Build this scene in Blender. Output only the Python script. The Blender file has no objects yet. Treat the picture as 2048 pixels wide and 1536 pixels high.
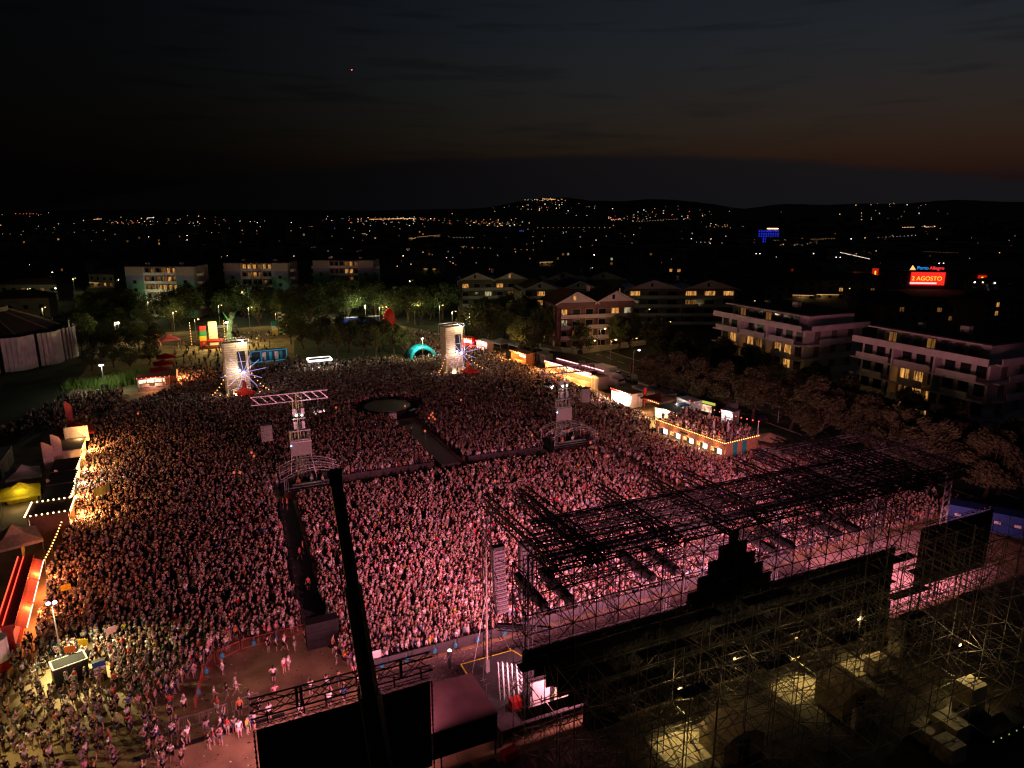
import bpy, bmesh, math, random
import numpy as np
from mathutils import Vector, Matrix
random.seed(7); np.random.seed(7)
R = math.radians
sc = bpy.context.scene
COL = sc.collection

# ------------------------------------------------------------------ camera, sky, exposure
CAM_H, PITCH, FPX = 40.0, R(13.8), 1421.0
cam_d = bpy.data.cameras.new('camera'); cam = bpy.data.objects.new('camera', cam_d); COL.objects.link(cam)
cam.location = (0, 0, CAM_H); cam.rotation_euler = (R(90) - PITCH, 0, 0)
cam_d.sensor_width = 36; cam_d.lens = 36 * FPX / 2048; cam_d.clip_start = .5; cam_d.clip_end = 30000
sc.camera = cam
sc.view_settings.view_transform = 'Standard'; sc.view_settings.look = 'None'
sc.view_settings.exposure = 0; sc.view_settings.gamma = 1; sc.view_settings.use_curve_mapping = False
sc.render.engine = 'CYCLES'
sc.cycles.max_bounces = 4; sc.cycles.diffuse_bounces = 2; sc.cycles.glossy_bounces = 2
sc.cycles.sample_clamp_indirect = 2.0; sc.cycles.use_light_tree = True
sc.cycles.use_denoising = True
sc.cycles.pixel_filter_type = 'BLACKMAN_HARRIS'; sc.cycles.filter_width = 1.3

SUN_EL, SUN_AZ, SKY_K = R(-3.3), R(38), 0.15
world = bpy.data.worlds.new('World'); sc.world = world; world.use_nodes = True
nt = world.node_tree; nt.nodes.clear()
def wn(t, **k):
    n = nt.nodes.new(t)
    for a, b in k.items(): setattr(n, a, b)
    return n
def wm(op, a, b=None, c=None):
    n = wn('ShaderNodeMath', operation=op)
    for i, q in enumerate((a, b, c)):
        if q is None: continue
        if isinstance(q, (int, float)): n.inputs[i].default_value = q
        else: nt.links.new(q, n.inputs[i])
    return n.outputs[0]
sky = wn('ShaderNodeTexSky', sky_type='NISHITA'); sky.sun_disc = False
sky.sun_elevation = SUN_EL; sky.sun_rotation = SUN_AZ; sky.air_density = 1.3; sky.dust_density = 3.4; sky.ozone_density = 1.6
tc = wn('ShaderNodeTexCoord'); sep = wn('ShaderNodeSeparateXYZ'); nt.links.new(tc.outputs['Generated'], sep.inputs[0])
X, Y, Z = sep.outputs
# a low cloud bank over the hills and a few thin streaks of dark cloud above it
mp = wn('ShaderNodeMapping'); mp.inputs['Scale'].default_value = (2.2, 2.2, 24); nt.links.new(tc.outputs['Generated'], mp.inputs[0])
n1 = wn('ShaderNodeTexNoise'); n1.inputs['Scale'].default_value = 3.0; n1.inputs['Detail'].default_value = 6; nt.links.new(mp.outputs[0], n1.inputs['Vector'])
n2 = wn('ShaderNodeTexNoise'); n2.inputs['Scale'].default_value = 7.0; n2.inputs['Detail'].default_value = 4; nt.links.new(tc.outputs['Generated'], n2.inputs['Vector'])
az = wm('SUBTRACT', X, .09)
top = wm('SUBTRACT', .071, wm('MULTIPLY', wm('MULTIPLY', az, az), .17))
top = wm('ADD', top, wm('MULTIPLY', wm('SUBTRACT', n2.outputs[0], .5), .012))
bank = wn('ShaderNodeMapRange', interpolation_type='SMOOTHSTEP')
nt.links.new(wm('SUBTRACT', Z, top), bank.inputs[0]); bank.inputs[1].default_value = -.006; bank.inputs[2].default_value = .004
bank.inputs[3].default_value = .42; bank.inputs[4].default_value = 1
streak = wn('ShaderNodeMapRange', interpolation_type='SMOOTHSTEP'); nt.links.new(n1.outputs[0], streak.inputs[0])
streak.inputs[1].default_value = .5; streak.inputs[2].default_value = .72; streak.inputs[3].default_value = 1; streak.inputs[4].default_value = .62
bank.inputs[3].default_value = .12; streak.inputs[4].default_value = .55
fac = wm('MULTIPLY', bank.outputs[0], streak.outputs[0])
bk_ = wn('ShaderNodeMapRange', interpolation_type='SMOOTHSTEP'); nt.links.new(X, bk_.inputs[0]); bk_.inputs[1].default_value = -.5; bk_.inputs[2].default_value = .55; bk_.inputs[3].default_value = .15; bk_.inputs[4].default_value = 1
lowz = wn('ShaderNodeMapRange', interpolation_type='SMOOTHSTEP'); nt.links.new(Z, lowz.inputs[0]); lowz.inputs[1].default_value = .26; lowz.inputs[2].default_value = .03; lowz.inputs[3].default_value = 0; lowz.inputs[4].default_value = 1
tint = wn('ShaderNodeMix', data_type='RGBA', blend_type='MULTIPLY'); nt.links.new(wm('MULTIPLY', lowz.outputs[0], wm('MULTIPLY', bk_.outputs[0], bk_.outputs[0])), tint.inputs['Factor']); nt.links.new(sky.outputs[0], tint.inputs[6]); tint.inputs[7].default_value = (1.5, .90, .82, 1)   # warm twilight tint painted into the low right sky
left_dim = wn('ShaderNodeMapRange', interpolation_type='SMOOTHSTEP'); nt.links.new(X, left_dim.inputs[0]); left_dim.inputs[1].default_value = -.6; left_dim.inputs[2].default_value = .15; left_dim.inputs[3].default_value = .30; left_dim.inputs[4].default_value = 1   # darkening towards the left painted into the sky
skyv = wn('ShaderNodeVectorMath', operation='SCALE'); nt.links.new(tint.outputs[2], skyv.inputs[0]); nt.links.new(left_dim.outputs[0], skyv.inputs['Scale'])
glow = wn('ShaderNodeVectorMath', operation='SCALE'); glow.inputs[0].default_value = (.018, .020, .027); nt.links.new(bk_.outputs[0], glow.inputs['Scale'])   # town glow in the dusk air
base = wn('ShaderNodeVectorMath', operation='ADD'); nt.links.new(skyv.outputs[0], base.inputs[0]); nt.links.new(glow.outputs[0], base.inputs[1])
mul = wn('ShaderNodeMix', data_type='RGBA'); nt.links.new(fac, mul.inputs['Factor']); nt.links.new(base.outputs[0], mul.inputs[7])
ccol = wn('ShaderNodeVectorMath', operation='SCALE'); ccol.inputs[0].default_value = (.052, .048, .058); nt.links.new(bk_.outputs[0], ccol.inputs['Scale']); nt.links.new(ccol.outputs[0], mul.inputs[6])
bg = wn('ShaderNodeBackground'); bg.inputs['Strength'].default_value = SKY_K; nt.links.new(mul.outputs[2], bg.inputs['Color'])
wo = wn('ShaderNodeOutputWorld'); nt.links.new(bg.outputs[0], wo.inputs[0])

# ------------------------------------------------------------------ coordinates: the festival ground lies square to the stage
CP, SP = math.cos(PITCH), math.sin(PITCH)
A = R(24.7); EU = (math.cos(A), math.sin(A)); EV = (-math.sin(A), math.cos(A))
def S(u, v, z=0): return Vector((u * EU[0] + v * EV[0], u * EU[1] + v * EV[1], z))
def UV(p): return (p[0] * EU[0] + p[1] * EU[1], p[0] * EV[0] + p[1] * EV[1])
def ray(px, py):
    a = (px - 1024) / FPX; b = (768 - py) / FPX
    return (a, CP + b * SP, -SP + b * CP)
def G(px, py, z=0.0):
    r = ray(px, py); t = (z - CAM_H) / r[2]
    return Vector((r[0] * t, r[1] * t, z))
def pix(p):
    z = p[2] - CAM_H; d = p[1] * CP - z * SP; up = p[1] * SP + z * CP
    return (1024 + FPX * p[0] / d, 768 - FPX * up / d, d)

# ------------------------------------------------------------------ materials
MATS = {}
def mat(name, col, rough=.8, metal=0.0, var=.18, scale=3.0, detail=3, spec=.3):
    if name in MATS: return MATS[name]
    m = bpy.data.materials.new(name); m.use_nodes = True; t = m.node_tree; b = t.nodes['Principled BSDF']
    b.inputs['Roughness'].default_value = rough; b.inputs['Metallic'].default_value = metal
    b.inputs['Specular IOR Level'].default_value = spec
    tc = t.nodes.new('ShaderNodeTexCoord'); no = t.nodes.new('ShaderNodeTexNoise'); no.inputs['Scale'].default_value = scale; no.inputs['Detail'].default_value = detail
    t.links.new(tc.outputs['Object'], no.inputs['Vector'])
    mr = t.nodes.new('ShaderNodeMapRange'); mr.inputs[1].default_value = .3; mr.inputs[2].default_value = .7
    mr.inputs[3].default_value = 1 - var; mr.inputs[4].default_value = 1 + var; t.links.new(no.outputs[0], mr.inputs[0])
    mx = t.nodes.new('ShaderNodeVectorMath'); mx.operation = 'SCALE'; mx.inputs[0].default_value = col[:3]; t.links.new(mr.outputs[0], mx.inputs['Scale'])
    t.links.new(mx.outputs[0], b.inputs['Base Color'])
    MATS[name] = m; return m
def emat(name, col, k, sample='NONE', var=0.0, scale=1.0, folds=False):
    if name in MATS: return MATS[name]
    m = bpy.data.materials.new(name); m.use_nodes = True; t = m.node_tree; t.nodes.clear()
    e = t.nodes.new('ShaderNodeEmission'); o = t.nodes.new('ShaderNodeOutputMaterial'); t.links.new(e.outputs[0], o.inputs[0])
    e.inputs[0].default_value = (*col, 1); e.inputs[1].default_value = k
    if var:
        tc = t.nodes.new('ShaderNodeTexCoord'); no = t.nodes.new('ShaderNodeTexNoise'); no.inputs['Scale'].default_value = scale
        if folds:      # curtain folds and furniture behind the glass
            mp_ = t.nodes.new('ShaderNodeMapping'); mp_.inputs['Scale'].default_value = (3.2, 3.2, .55); t.links.new(tc.outputs['Object'], mp_.inputs[0]); t.links.new(mp_.outputs[0], no.inputs['Vector']); no.inputs['Detail'].default_value = 4
        else: t.links.new(tc.outputs['Object'], no.inputs['Vector'])
        mr = t.nodes.new('ShaderNodeMapRange'); mr.inputs[1].default_value = .35; mr.inputs[2].default_value = .65
        mr.inputs[3].default_value = k * (1 - var); mr.inputs[4].default_value = k * (1 + var); t.links.new(no.outputs[0], mr.inputs[0]); t.links.new(mr.outputs[0], e.inputs[1])
    m.cycles.emission_sampling = sample
    MATS[name] = m; return m
def objmat(name, rough=.85):
    m = bpy.data.materials.new(name); m.use_nodes = True; t = m.node_tree; b = t.nodes['Principled BSDF']
    b.inputs['Roughness'].default_value = rough; b.inputs['Specular IOR Level'].default_value = .2
    oi = t.nodes.new('ShaderNodeObjectInfo'); no = t.nodes.new('ShaderNodeTexNoise'); no.inputs['Scale'].default_value = 9
    mr = t.nodes.new('ShaderNodeMapRange'); mr.inputs[3].default_value = .75; mr.inputs[4].default_value = 1.2; t.links.new(no.outputs[0], mr.inputs[0])
    mx = t.nodes.new('ShaderNodeVectorMath'); mx.operation = 'SCALE'; t.links.new(oi.outputs['Color'], mx.inputs[0]); t.links.new(mr.outputs[0], mx.inputs['Scale'])
    t.links.new(mx.outputs[0], b.inputs['Base Color']); return m
def attmat(name, att):
    m = bpy.data.materials.new(name); m.use_nodes = True; t = m.node_tree; b = t.nodes['Principled BSDF']
    b.inputs['Roughness'].default_value = .85; b.inputs['Specular IOR Level'].default_value = .2
    a = t.nodes.new('ShaderNodeAttribute'); a.attribute_type = 'INSTANCER'; a.attribute_name = att
    t.links.new(a.outputs['Color'], b.inputs['Base Color']); return m

def canvas(name, col, tr=.5, var=.2, scale=3.0):
    m = mat(name, col, .85, 0, var, scale); t = m.node_tree; b = t.nodes['Principled BSDF']; tl_ = t.nodes.new('ShaderNodeBsdfTranslucent'); mx = t.nodes.new('ShaderNodeMixShader'); mx.inputs[0].default_value = tr
    src = b.inputs['Base Color'].links[0].from_socket; t.links.new(src, tl_.inputs[0]); o = t.nodes['Material Output']; t.links.new(b.outputs[0], mx.inputs[1]); t.links.new(tl_.outputs[0], mx.inputs[2]); t.links.new(mx.outputs[0], o.inputs[0]); return m
SAND = mat('sand', (.27, .195, .105), .95, var=.45, scale=.35, detail=9)
SOIL = mat('dark_soil', (.045, .047, .03), .95, var=.4, scale=.05, detail=6)
GRASSM = mat('lawn', (.06, .075, .025), .95, var=.4, scale=.5, detail=8)
ASPH = mat('asphalt', (.055, .053, .05), .9, var=.3, scale=.6, detail=8)
FLOORM = mat('dark_track_floor', (.035, .035, .037), .8, var=.3, scale=1)
STEEL = mat('galvanised_steel', (.42, .41, .40), .42, .75, var=.2)
ALU = mat('aluminium', (.40, .40, .40), .35, .7, var=.15)
BLACK = mat('black_steel', (.012, .012, .013), .55, .3, var=.3)
BLACKC = mat('black_cloth', (.012, .012, .012), .95, var=.3)
DARKP = mat('black_plastic', (.02, .02, .021), .6, var=.2)
GREYP = mat('grey_plastic', (.24, .235, .22), .7, var=.12)
WHITE = mat('white_paint', (.72, .70, .67), .55, var=.1)
CREAM = mat('cream_paint', (.62, .55, .42), .6, var=.1)
WRAP = mat('cream_wrapping', (.62, .52, .33), .55, var=.25, scale=2.5)
WALLW = mat('white_render', (.66, .62, .61), .9, var=.12, scale=.6)
WALLP = mat('salmon_render', (.24, .15, .12), .9, var=.14, scale=.6)
WALLG = mat('green_render', (.16, .33, .25), .9, var=.12, scale=.5)
WALLB = mat('blue_grey_render', (.22, .24, .36), .9, var=.1, scale=.5)
WALLD = mat('dull_render', (.22, .19, .16), .9, var=.2, scale=.4)
ROOFT = mat('terracotta_roof', (.12, .055, .035), .9, var=.3, scale=3)
ROOFD = mat('dark_flat_roof', (.035, .033, .033), .95, var=.3)
GLASS = mat('dark_glass', (.02, .022, .026), .12, var=.1, spec=.6)
WOOD = mat('timber_cladding', (.30, .17, .09), .7, var=.3, scale=5)
TEAL = mat('teal_paint', (.02, .22, .20), .6)
REDC = canvas('red_canvas', (.48, .03, .02))
YELC = canvas('yellow_canvas', (.66, .48, .02))
WHTC = canvas('white_canvas', (.66, .66, .60), .35, .1)
BEIGEC = canvas('beige_canvas', (.48, .38, .24), .3)
PINKC = mat('pale_pink_canvas', (.45, .33, .30), .8, var=.15)
BLUEP = mat('blue_paint', (.012, .05, .22), .5, var=.2)
CYANP = mat('cyan_inflatable', (.02, .42, .62), .4, var=.12)
REDP = mat('red_paint', (.45, .02, .02), .45, var=.2)
GRNP = mat('green_paint', (.02, .22, .08), .5)
YELP = mat('yellow_tape', (.72, .66, .03), .6)
ORNG = mat('orange_paint', (.62, .18, .02), .6)
BARK = mat('bark', (.10, .075, .05), .95, var=.35, scale=6)
LEAF = mat('leaves_dark', (.05, .07, .024), .9, var=.45, scale=1.2)
LEAF2 = mat('leaves_mid', (.085, .115, .04), .9, var=.45, scale=1.2)
LEAFB = mat('leaves_olive', (.075, .080, .036), .9, var=.4, scale=1.2)
RUBB = mat('tyre_rubber', (.015, .015, .015), .9)
MIRROR = mat('mirror_tiles', (.75, .74, .70), .16, 1.0, var=.35, scale=30)
SKINM = objmat('skin_individual', .6); CLOTH = objmat('clothing_individual', .9); HAIRM = objmat('hair_individual', .5)
EYED = mat('eye_dark', (.01, .008, .008), .3)
WIN_WARM = emat('lit_window_warm', (1, .44, .10), .50, var=.95, scale=1.0, folds=True)
WIN_DIM = emat('lit_window_dim', (1, .42, .10), .12, var=.95, scale=1.0, folds=True)
WIN_PALE = emat('lit_window_pale', (.95, .82, .45), .36, var=.9, scale=1.0, folds=True)
BULB = emat('bulb_warm', (1, .36, .10), 7)
BULBW = emat('bulb_white', (1, .60, .27), 9)
BULBR = emat('bulb_red', (1, .10, .05), 5)
LAMPW = emat('lamp_white', (1, .93, .85), 26)
LAMPV = emat('lamp_violet_white', (.78, .74, 1), 22)
LAMPO = emat('lamp_orange', (1, .50, .16), 14)
LAMPB = emat('lamp_blue', (.05, .20, 1), 7)
LAMPR = emat('lamp_red', (1, .06, .04), 6)
LEDPURP = emat('led_tube_violet', (.60, .44, 1), 1.7)
LEDWHT = emat('led_strip_white', (1, .94, .92), 5)
NEONR = emat('neon_red', (1, .07, .035), 3)
GLOWIN = emat('booth_interior_light', (1, .72, .42), 4.5, var=.7, scale=1.5)
GLOWW = emat('booth_interior_white', (1, .90, .80), 6, var=.5, scale=1.5)
LEDFACE = emat('led_wall_picture', (1, .31, .41), 25.0, 'FRONT', var=.25, scale=.12)

# ------------------------------------------------------------------ mesh collecting helper
class MB:
    def __init__(s): s.v = []; s.f = []; s.m = []; s.k = 0
    def add(s, vs, fs):
        o = len(s.v); s.v += [tuple(q) for q in vs]; s.f += [tuple(i + o for i in f) for f in fs]; s.m += [s.k] * len(fs); return s
    def box(s, c, d, rz=0, tx=1, ty=1):
        x, y, z = d[0] / 2, d[1] / 2, d[2] / 2; cs, sn = math.cos(rz), math.sin(rz); P = []
        for k in (-1, 1):
            fx, fy = (tx, ty) if k > 0 else (1, 1)
            for a, b in ((-1, -1), (1, -1), (1, 1), (-1, 1)):
                px, py = a * x * fx, b * y * fy; P.append((c[0] + px * cs - py * sn, c[1] + px * sn + py * cs, c[2] + k * z))
        return s.add(P, [(3, 2, 1, 0), (4, 5, 6, 7), (0, 1, 5, 4), (1, 2, 6, 5), (2, 3, 7, 6), (3, 0, 4, 7)])
    def tube(s, p, q, r, n=4, r2=None, cap=False):
        p, q = Vector(p), Vector(q); d = q - p
        if d.length < 1e-6: return s
        d.normalize(); a = d.orthogonal().normalized() if abs(d.z) < .99 else Vector((1, 0, 0)); b = d.cross(a); r2 = r if r2 is None else r2
        P = [p + (a * math.cos(2 * math.pi * i / n) + b * math.sin(2 * math.pi * i / n)) * r for i in range(n)]
        P += [q + (a * math.cos(2 * math.pi * i / n) + b * math.sin(2 * math.pi * i / n)) * r2 for i in range(n)]
        F = [(i, (i + 1) % n, n + (i + 1) % n, n + i) for i in range(n)]
        if cap: F += [tuple(range(n))[::-1], tuple(range(n, 2 * n))]
        return s.add(P, F)
    def path(s, pts, r, n=4):
        for a, b in zip(pts, pts[1:]): s.tube(a, b, r, n)
        return s
    def ball(s, c, r, seg=8, ring=5, sq=(1, 1, 1)):
        P = [(c[0], c[1], c[2] + r * sq[2])]
        for i in range(1, ring):
            t = math.pi * i / ring
            for j in range(seg):
                a = 2 * math.pi * j / seg; P.append((c[0] + r * sq[0] * math.sin(t) * math.cos(a), c[1] + r * sq[1] * math.sin(t) * math.sin(a), c[2] + r * sq[2] * math.cos(t)))
        P.append((c[0], c[1], c[2] - r * sq[2])); F = [(0, 1 + j, 1 + (j + 1) % seg) for j in range(seg)]
        for i in range(ring - 2):
            o = 1 + i * seg; F += [(o + j, o + seg + j, o + seg + (j + 1) % seg, o + (j + 1) % seg) for j in range(seg)]
        o = 1 + (ring - 2) * seg; F += [(o + j, len(P) - 1, o + (j + 1) % seg) for j in range(seg)]
        return s.add(P, F)
    def poly(s, pts): return s.add(pts, [tuple(range(len(pts)))])
    def prism(s, pts, z0, z1):
        n = len(pts); P = [(x, y, z0) for x, y in pts] + [(x, y, z1) for x, y in pts]
        return s.add(P, [tuple(range(n))[::-1], tuple(range(n, 2 * n))] + [(i, (i + 1) % n, n + (i + 1) % n, n + i) for i in range(n)])
    def extr(s, prof, y0, y1):                       # profile in x,z pulled along y
        n = len(prof); P = [(x, y0, z) for x, z in prof] + [(x, y1, z) for x, z in prof]
        return s.add(P, [tuple(range(n)), tuple(range(n, 2 * n))[::-1]] + [(i, n + i, n + (i + 1) % n, (i + 1) % n) for i in range(n)])
    def truss(s, p, q, w=.4, h=None, bay=.8, r=.035, rd=.02, up=(0, 0, 1), n=4):
        p, q = Vector(p), Vector(q); d = q - p; L = d.length; d.normalize(); up = Vector(up)
        if abs(d.dot(up)) > .95: up = Vector((EV[0], EV[1], 0))
        a = d.cross(up).normalized(); b = a.cross(d).normalized(); h = h or w
        cs = [a * (w / 2) * i + b * (h / 2) * j for i, j in ((-1, -1), (1, -1), (1, 1), (-1, 1))]
        for c in cs: s.tube(p + c, q + c, r, n)
        k = max(1, round(L / bay))
        for i in range(k):
            t0, t1 = p + d * (L * i / k), p + d * (L * (i + 1) / k)
            for j in range(4):
                c0, c1 = cs[j], cs[(j + 1) % 4]
                if (i + j) % 2: c0, c1 = c1, c0
                s.tube(t0 + c0, t1 + c1, rd, 3)
        return s
    def build(s, name, mats, parent=None, loc=(0, 0, 0), rz=0, smooth=False, me=None):
        if me is None: me = s.mesh(name, mats, smooth)
        o = bpy.data.objects.new(name, me); COL.objects.link(o); o.location = loc; o.rotation_euler = (0, 0, rz)
        if parent is not None: o.parent = parent
        return o
    def mesh(s, name, mats, smooth=False):
        me = bpy.data.meshes.new(name); me.from_pydata(s.v, [], s.f)
        for m in (mats if isinstance(mats, (list, tuple)) else [mats]): me.materials.append(m)
        if s.k or any(s.m): me.polygons.foreach_set('material_index', s.m)
        if smooth: me.polygons.foreach_set('use_smooth', [True] * len(me.polygons))
        me.update(); return me
def inst(name, me, parent=None, loc=(0, 0, 0), rz=0, sc_=None):
    o = bpy.data.objects.new(name, me); COL.objects.link(o); o.location = loc; o.rotation_euler = (0, 0, rz)
    if sc_ is not None: o.scale = sc_ if not isinstance(sc_, (int, float)) else (sc_,) * 3
    if parent is not None: o.parent = parent
    return o
def tag(o, label=None, cat=None, group=None, kind=None):
    if label: o['label'] = label
    if cat: o['category'] = cat
    if group: o['group'] = group
    if kind: o['kind'] = kind
    return o
def thing(name, label, cat, loc=(0, 0, 0), rz=0, group=None):
    o = bpy.data.objects.new(name, None); o.empty_display_size = .3; COL.objects.link(o)
    o.location = loc; o.rotation_euler = (0, 0, rz); return tag(o, label, cat, group)
def copy_tree(o, parent=None):
    c = o.copy(); COL.objects.link(c)
    if parent is not None: c.parent = parent
    for ch in list(o.children):
        copy_tree(ch, c)
    return c
def lamp(kind, name, loc, col, power, parent=None, target=None, size=None, angle=60, blend=.6, soft=.15):
    d = bpy.data.lights.new(name, kind); d.color = col; d.energy = power
    if kind == 'SPOT': d.spot_size = R(angle); d.spot_blend = blend
    if kind in ('SPOT', 'POINT'): d.shadow_soft_size = soft
    o = bpy.data.objects.new(name, d); COL.objects.link(o); o.location = loc
    if target is not None: o.rotation_euler = (Vector(target) - Vector(loc)).to_track_quat('-Z', 'Y').to_euler()
    if parent is not None:
        o.parent = parent; o.matrix_parent_inverse = Matrix.LocRotScale(parent.location, parent.rotation_euler, None).inverted()
    return o
def text(name, body, size, loc, rot, m, parent, ext=.01, align='CENTER'):
    c = bpy.data.curves.new(name, 'FONT'); c.body = body; c.size = size; c.extrude = ext; c.align_x = align; c.align_y = 'CENTER'; c.materials.append(m)
    o = bpy.data.objects.new(name, c); COL.objects.link(o); bpy.context.view_layer.update()
    me = bpy.data.meshes.new_from_object(o.evaluated_get(bpy.context.evaluated_depsgraph_get())); bpy.data.objects.remove(o)
    o = bpy.data.objects.new(name, me); COL.objects.link(o); o.location = loc; o.rotation_euler = rot; o.parent = parent; return o
ORD = 'first second third fourth fifth sixth seventh eighth ninth tenth eleventh twelfth thirteenth fourteenth fifteenth sixteenth seventeenth eighteenth nineteenth twentieth'.split()
_T = {2: 'twenty', 3: 'thirty', 4: 'forty', 5: 'fifty', 6: 'sixty'}
def ordn(i):
    if i < 20: return ORD[i]
    a, b = divmod(i + 1, 10)
    return _T[a][:-1] + 'ieth' if b == 0 else _T[a] + '-' + ORD[b - 1]
BULBME = MB().ball((0, 0, 0), .085, 6, 4).mesh('bulb', BULB)
BULBWME = MB().ball((0, 0, 0), .10, 6, 4).mesh('bulb', BULBW)
BULBRME = MB().ball((0, 0, 0), .09, 6, 4).mesh('bulb', BULBR)
def bulbs(parent, pts, me=BULBME, wire=True, wmat=None):
    if wire: MB().path(pts, .012, 3).build('cable', wmat or BLACK, parent)
    for p in pts: inst('bulb', me, parent, p)
def line(p, q, n, sag=0):
    p, q = Vector(p), Vector(q)
    return [p.lerp(q, i / (n - 1)) - Vector((0, 0, sag * 4 * (i / (n - 1)) * (1 - i / (n - 1)))) for i in range(n)]

# ------------------------------------------------------------------ the setting: ground sheets, hills, streets
def sheet(name, pts, z, m, label=None):
    return tag(MB().poly([(p[0], p[1], z) for p in pts]).build(name, m), label, None, None, 'structure')
sheet('ground', [(-14000, -300), (14000, -300), (14000, 16000), (-14000, 16000)], 0, SOIL)
sheet('festival_ground', [S(-32, 20), S(64, 16), S(90, 44), S(90, 150), S(82, 205), S(62, 262), S(-24, 262), S(-26, 172), S(-36, 100)], .004, SAND)
sheet('street', [S(100, 20), S(110, 20), S(110, 196), S(60, 330), S(50, 326), S(98, 192)], .008, ASPH)
sheet('parking_lot', [S(91.5, 128), S(99.6, 128), S(97.6, 186), S(86, 196), S(84, 176)], .006, ASPH)
sheet('lawn', [S(90.5, 46), S(99.6, 46), S(99.6, 127.6), S(90.5, 127.6)], .006, GRASSM)
sheet('lawn', [S(24, 188), S(58, 186), S(58, 226), S(30, 230)], .008, GRASSM)
kb = MB()
for u in (99.7, 110.15): kb.box(S(u, 110, .06), (.2, 150, .12), A)
tag(kb.build('kerb', mat('kerb_stone', (.3, .29, .27), .9)), None, None, None, 'structure')
mk = MB()
for i in range(26): mk.poly([S(104.9, 50 + i * 5.6, .013), S(105.1, 50 + i * 5.6, .013), S(105.1, 53 + i * 5.6, .013), S(104.9, 53 + i * 5.6, .013)])
tag(mk.build('road_marking', WHITE), None, None, None, 'structure')

HILLS = [(240, 5200, 100, 560), (1070, 5400, 72, 520), (640, 6200, 40, 1500), (2300, 5200, 30, 1300), (3600, 6400, 62, 1500), (4600, 7000, 74, 1300), (-900, 7600, 24, 1300), (-3800, 8200, 22, 2000), (2950, 7800, 70, 900)]
def terr(x, y):
    if y < 2600: return 0.0
    f = min(1, (y - 2600) / 1200)
    h = sum(a * math.exp(-((x - cx) ** 2 + (y - cy) ** 2) / (2 * (r * .55) ** 2)) for cx, cy, a, r in HILLS)
    h += 7 * (math.sin(x * .0031 + y * .002) + math.sin(x * .0071 - y * .0043 + 2)) + 4 * math.sin(x * .017 + y * .011) + 9
    return f * h
hb = MB(); nx, ny = 150, 46
for j in range(ny):
    for i in range(nx): 
        x = -6500 + 13000 * i / (nx - 1); y = 2580 + 6400 * j / (ny - 1); hb.v.append((x, y, terr(x, y) - .5))
hb.f = [(j * nx + i, j * nx + i + 1, (j + 1) * nx + i + 1, (j + 1) * nx + i) for j in range(ny - 1) for i in range(nx - 1)]; hb.m = [0] * len(hb.f)
tag(hb.build('hills', mat('hill_scrub', (.03, .033, .022), .95, var=.5, scale=.01, detail=8), smooth=True), 'dark low hills along the horizon', None, None, 'structure')

# ------------------------------------------------------------------ the stage
def Vp(px, py, v):
    r = ray(px, py); t = v / (r[0] * EV[0] + r[1] * EV[1])
    p = Vector((r[0] * t, r[1] * t, CAM_H + r[2] * t)); u, _ = UV(p); return u, p.z
WV = 41.7
def panel_mesh(w, h):
    b = MB(); x, y, z = w / 2 - .001, .05, h / 2 - .001
    P = [(-x, -y, -z), (x, -y, -z), (x, y, -z), (-x, y, -z), (-x, -y, z), (x, -y, z), (x, y, z), (-x, y, z)]
    b.add(P, [(3, 2, 1, 0), (4, 5, 6, 7), (0, 1, 5, 4), (1, 2, 6, 5), (3, 0, 4, 7)]); b.k = 1; b.add(P, [(2, 3, 7, 6)]); b.k = 0
    b.k = 2; b.tube((-x, -y - .05, -z), (-x * .1, -y - .05, z), .022, 3); b.tube((x, -y - .05, -z), (x * .1, -y - .05, z), .022, 3); b.k = 3; b.box((0, -y - .06, 0), (.34, .1, .3)); b.k = 2; b.box((-x + .03, -y - .02, 0), (.05, .05, 2 * z)); b.box((0, -y - .02, z - .03), (2 * x, .05, .05)); b.path([(x * .5, -y - .1, -z), (x * .35, -y - .14, -z * .3), (x * .6, -y - .1, z)], .018, 3)
    return b.mesh('led_panel', [mat('panel_back', (.03, .028, .027), .6, var=.4), LEDFACE, mat('panel_frame', (.11, .10, .09), .5, .3), DARKP])
pm1 = panel_mesh(1.0, 1.2); pm2 = panel_mesh(1.15, 1.16)
wall = thing('led_wall', 'black back of the stepped central LED wall rising to a pyramid peak', 'LED wall', S(20, WV, 2.2), A)
for i in range(40):
    lo = max(0, 4 - i) if i < 5 else 0
    ex = max(0, 5 - abs(i - 19))
    for j in range(lo, 5 + ex): inst('led_panel', pm1, wall, (i + .5, 0, j * 1.2 + .6))
MB().truss((0, -.25, 6.3), (40, -.25, 6.3), .35, None, .7, .03).build('header_truss', BLACK, wall)
MB().box((22.6, -.3, -.85), (34.8, .04, 2.8)).build('rear_curtain', BLACKC, wall)
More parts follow.
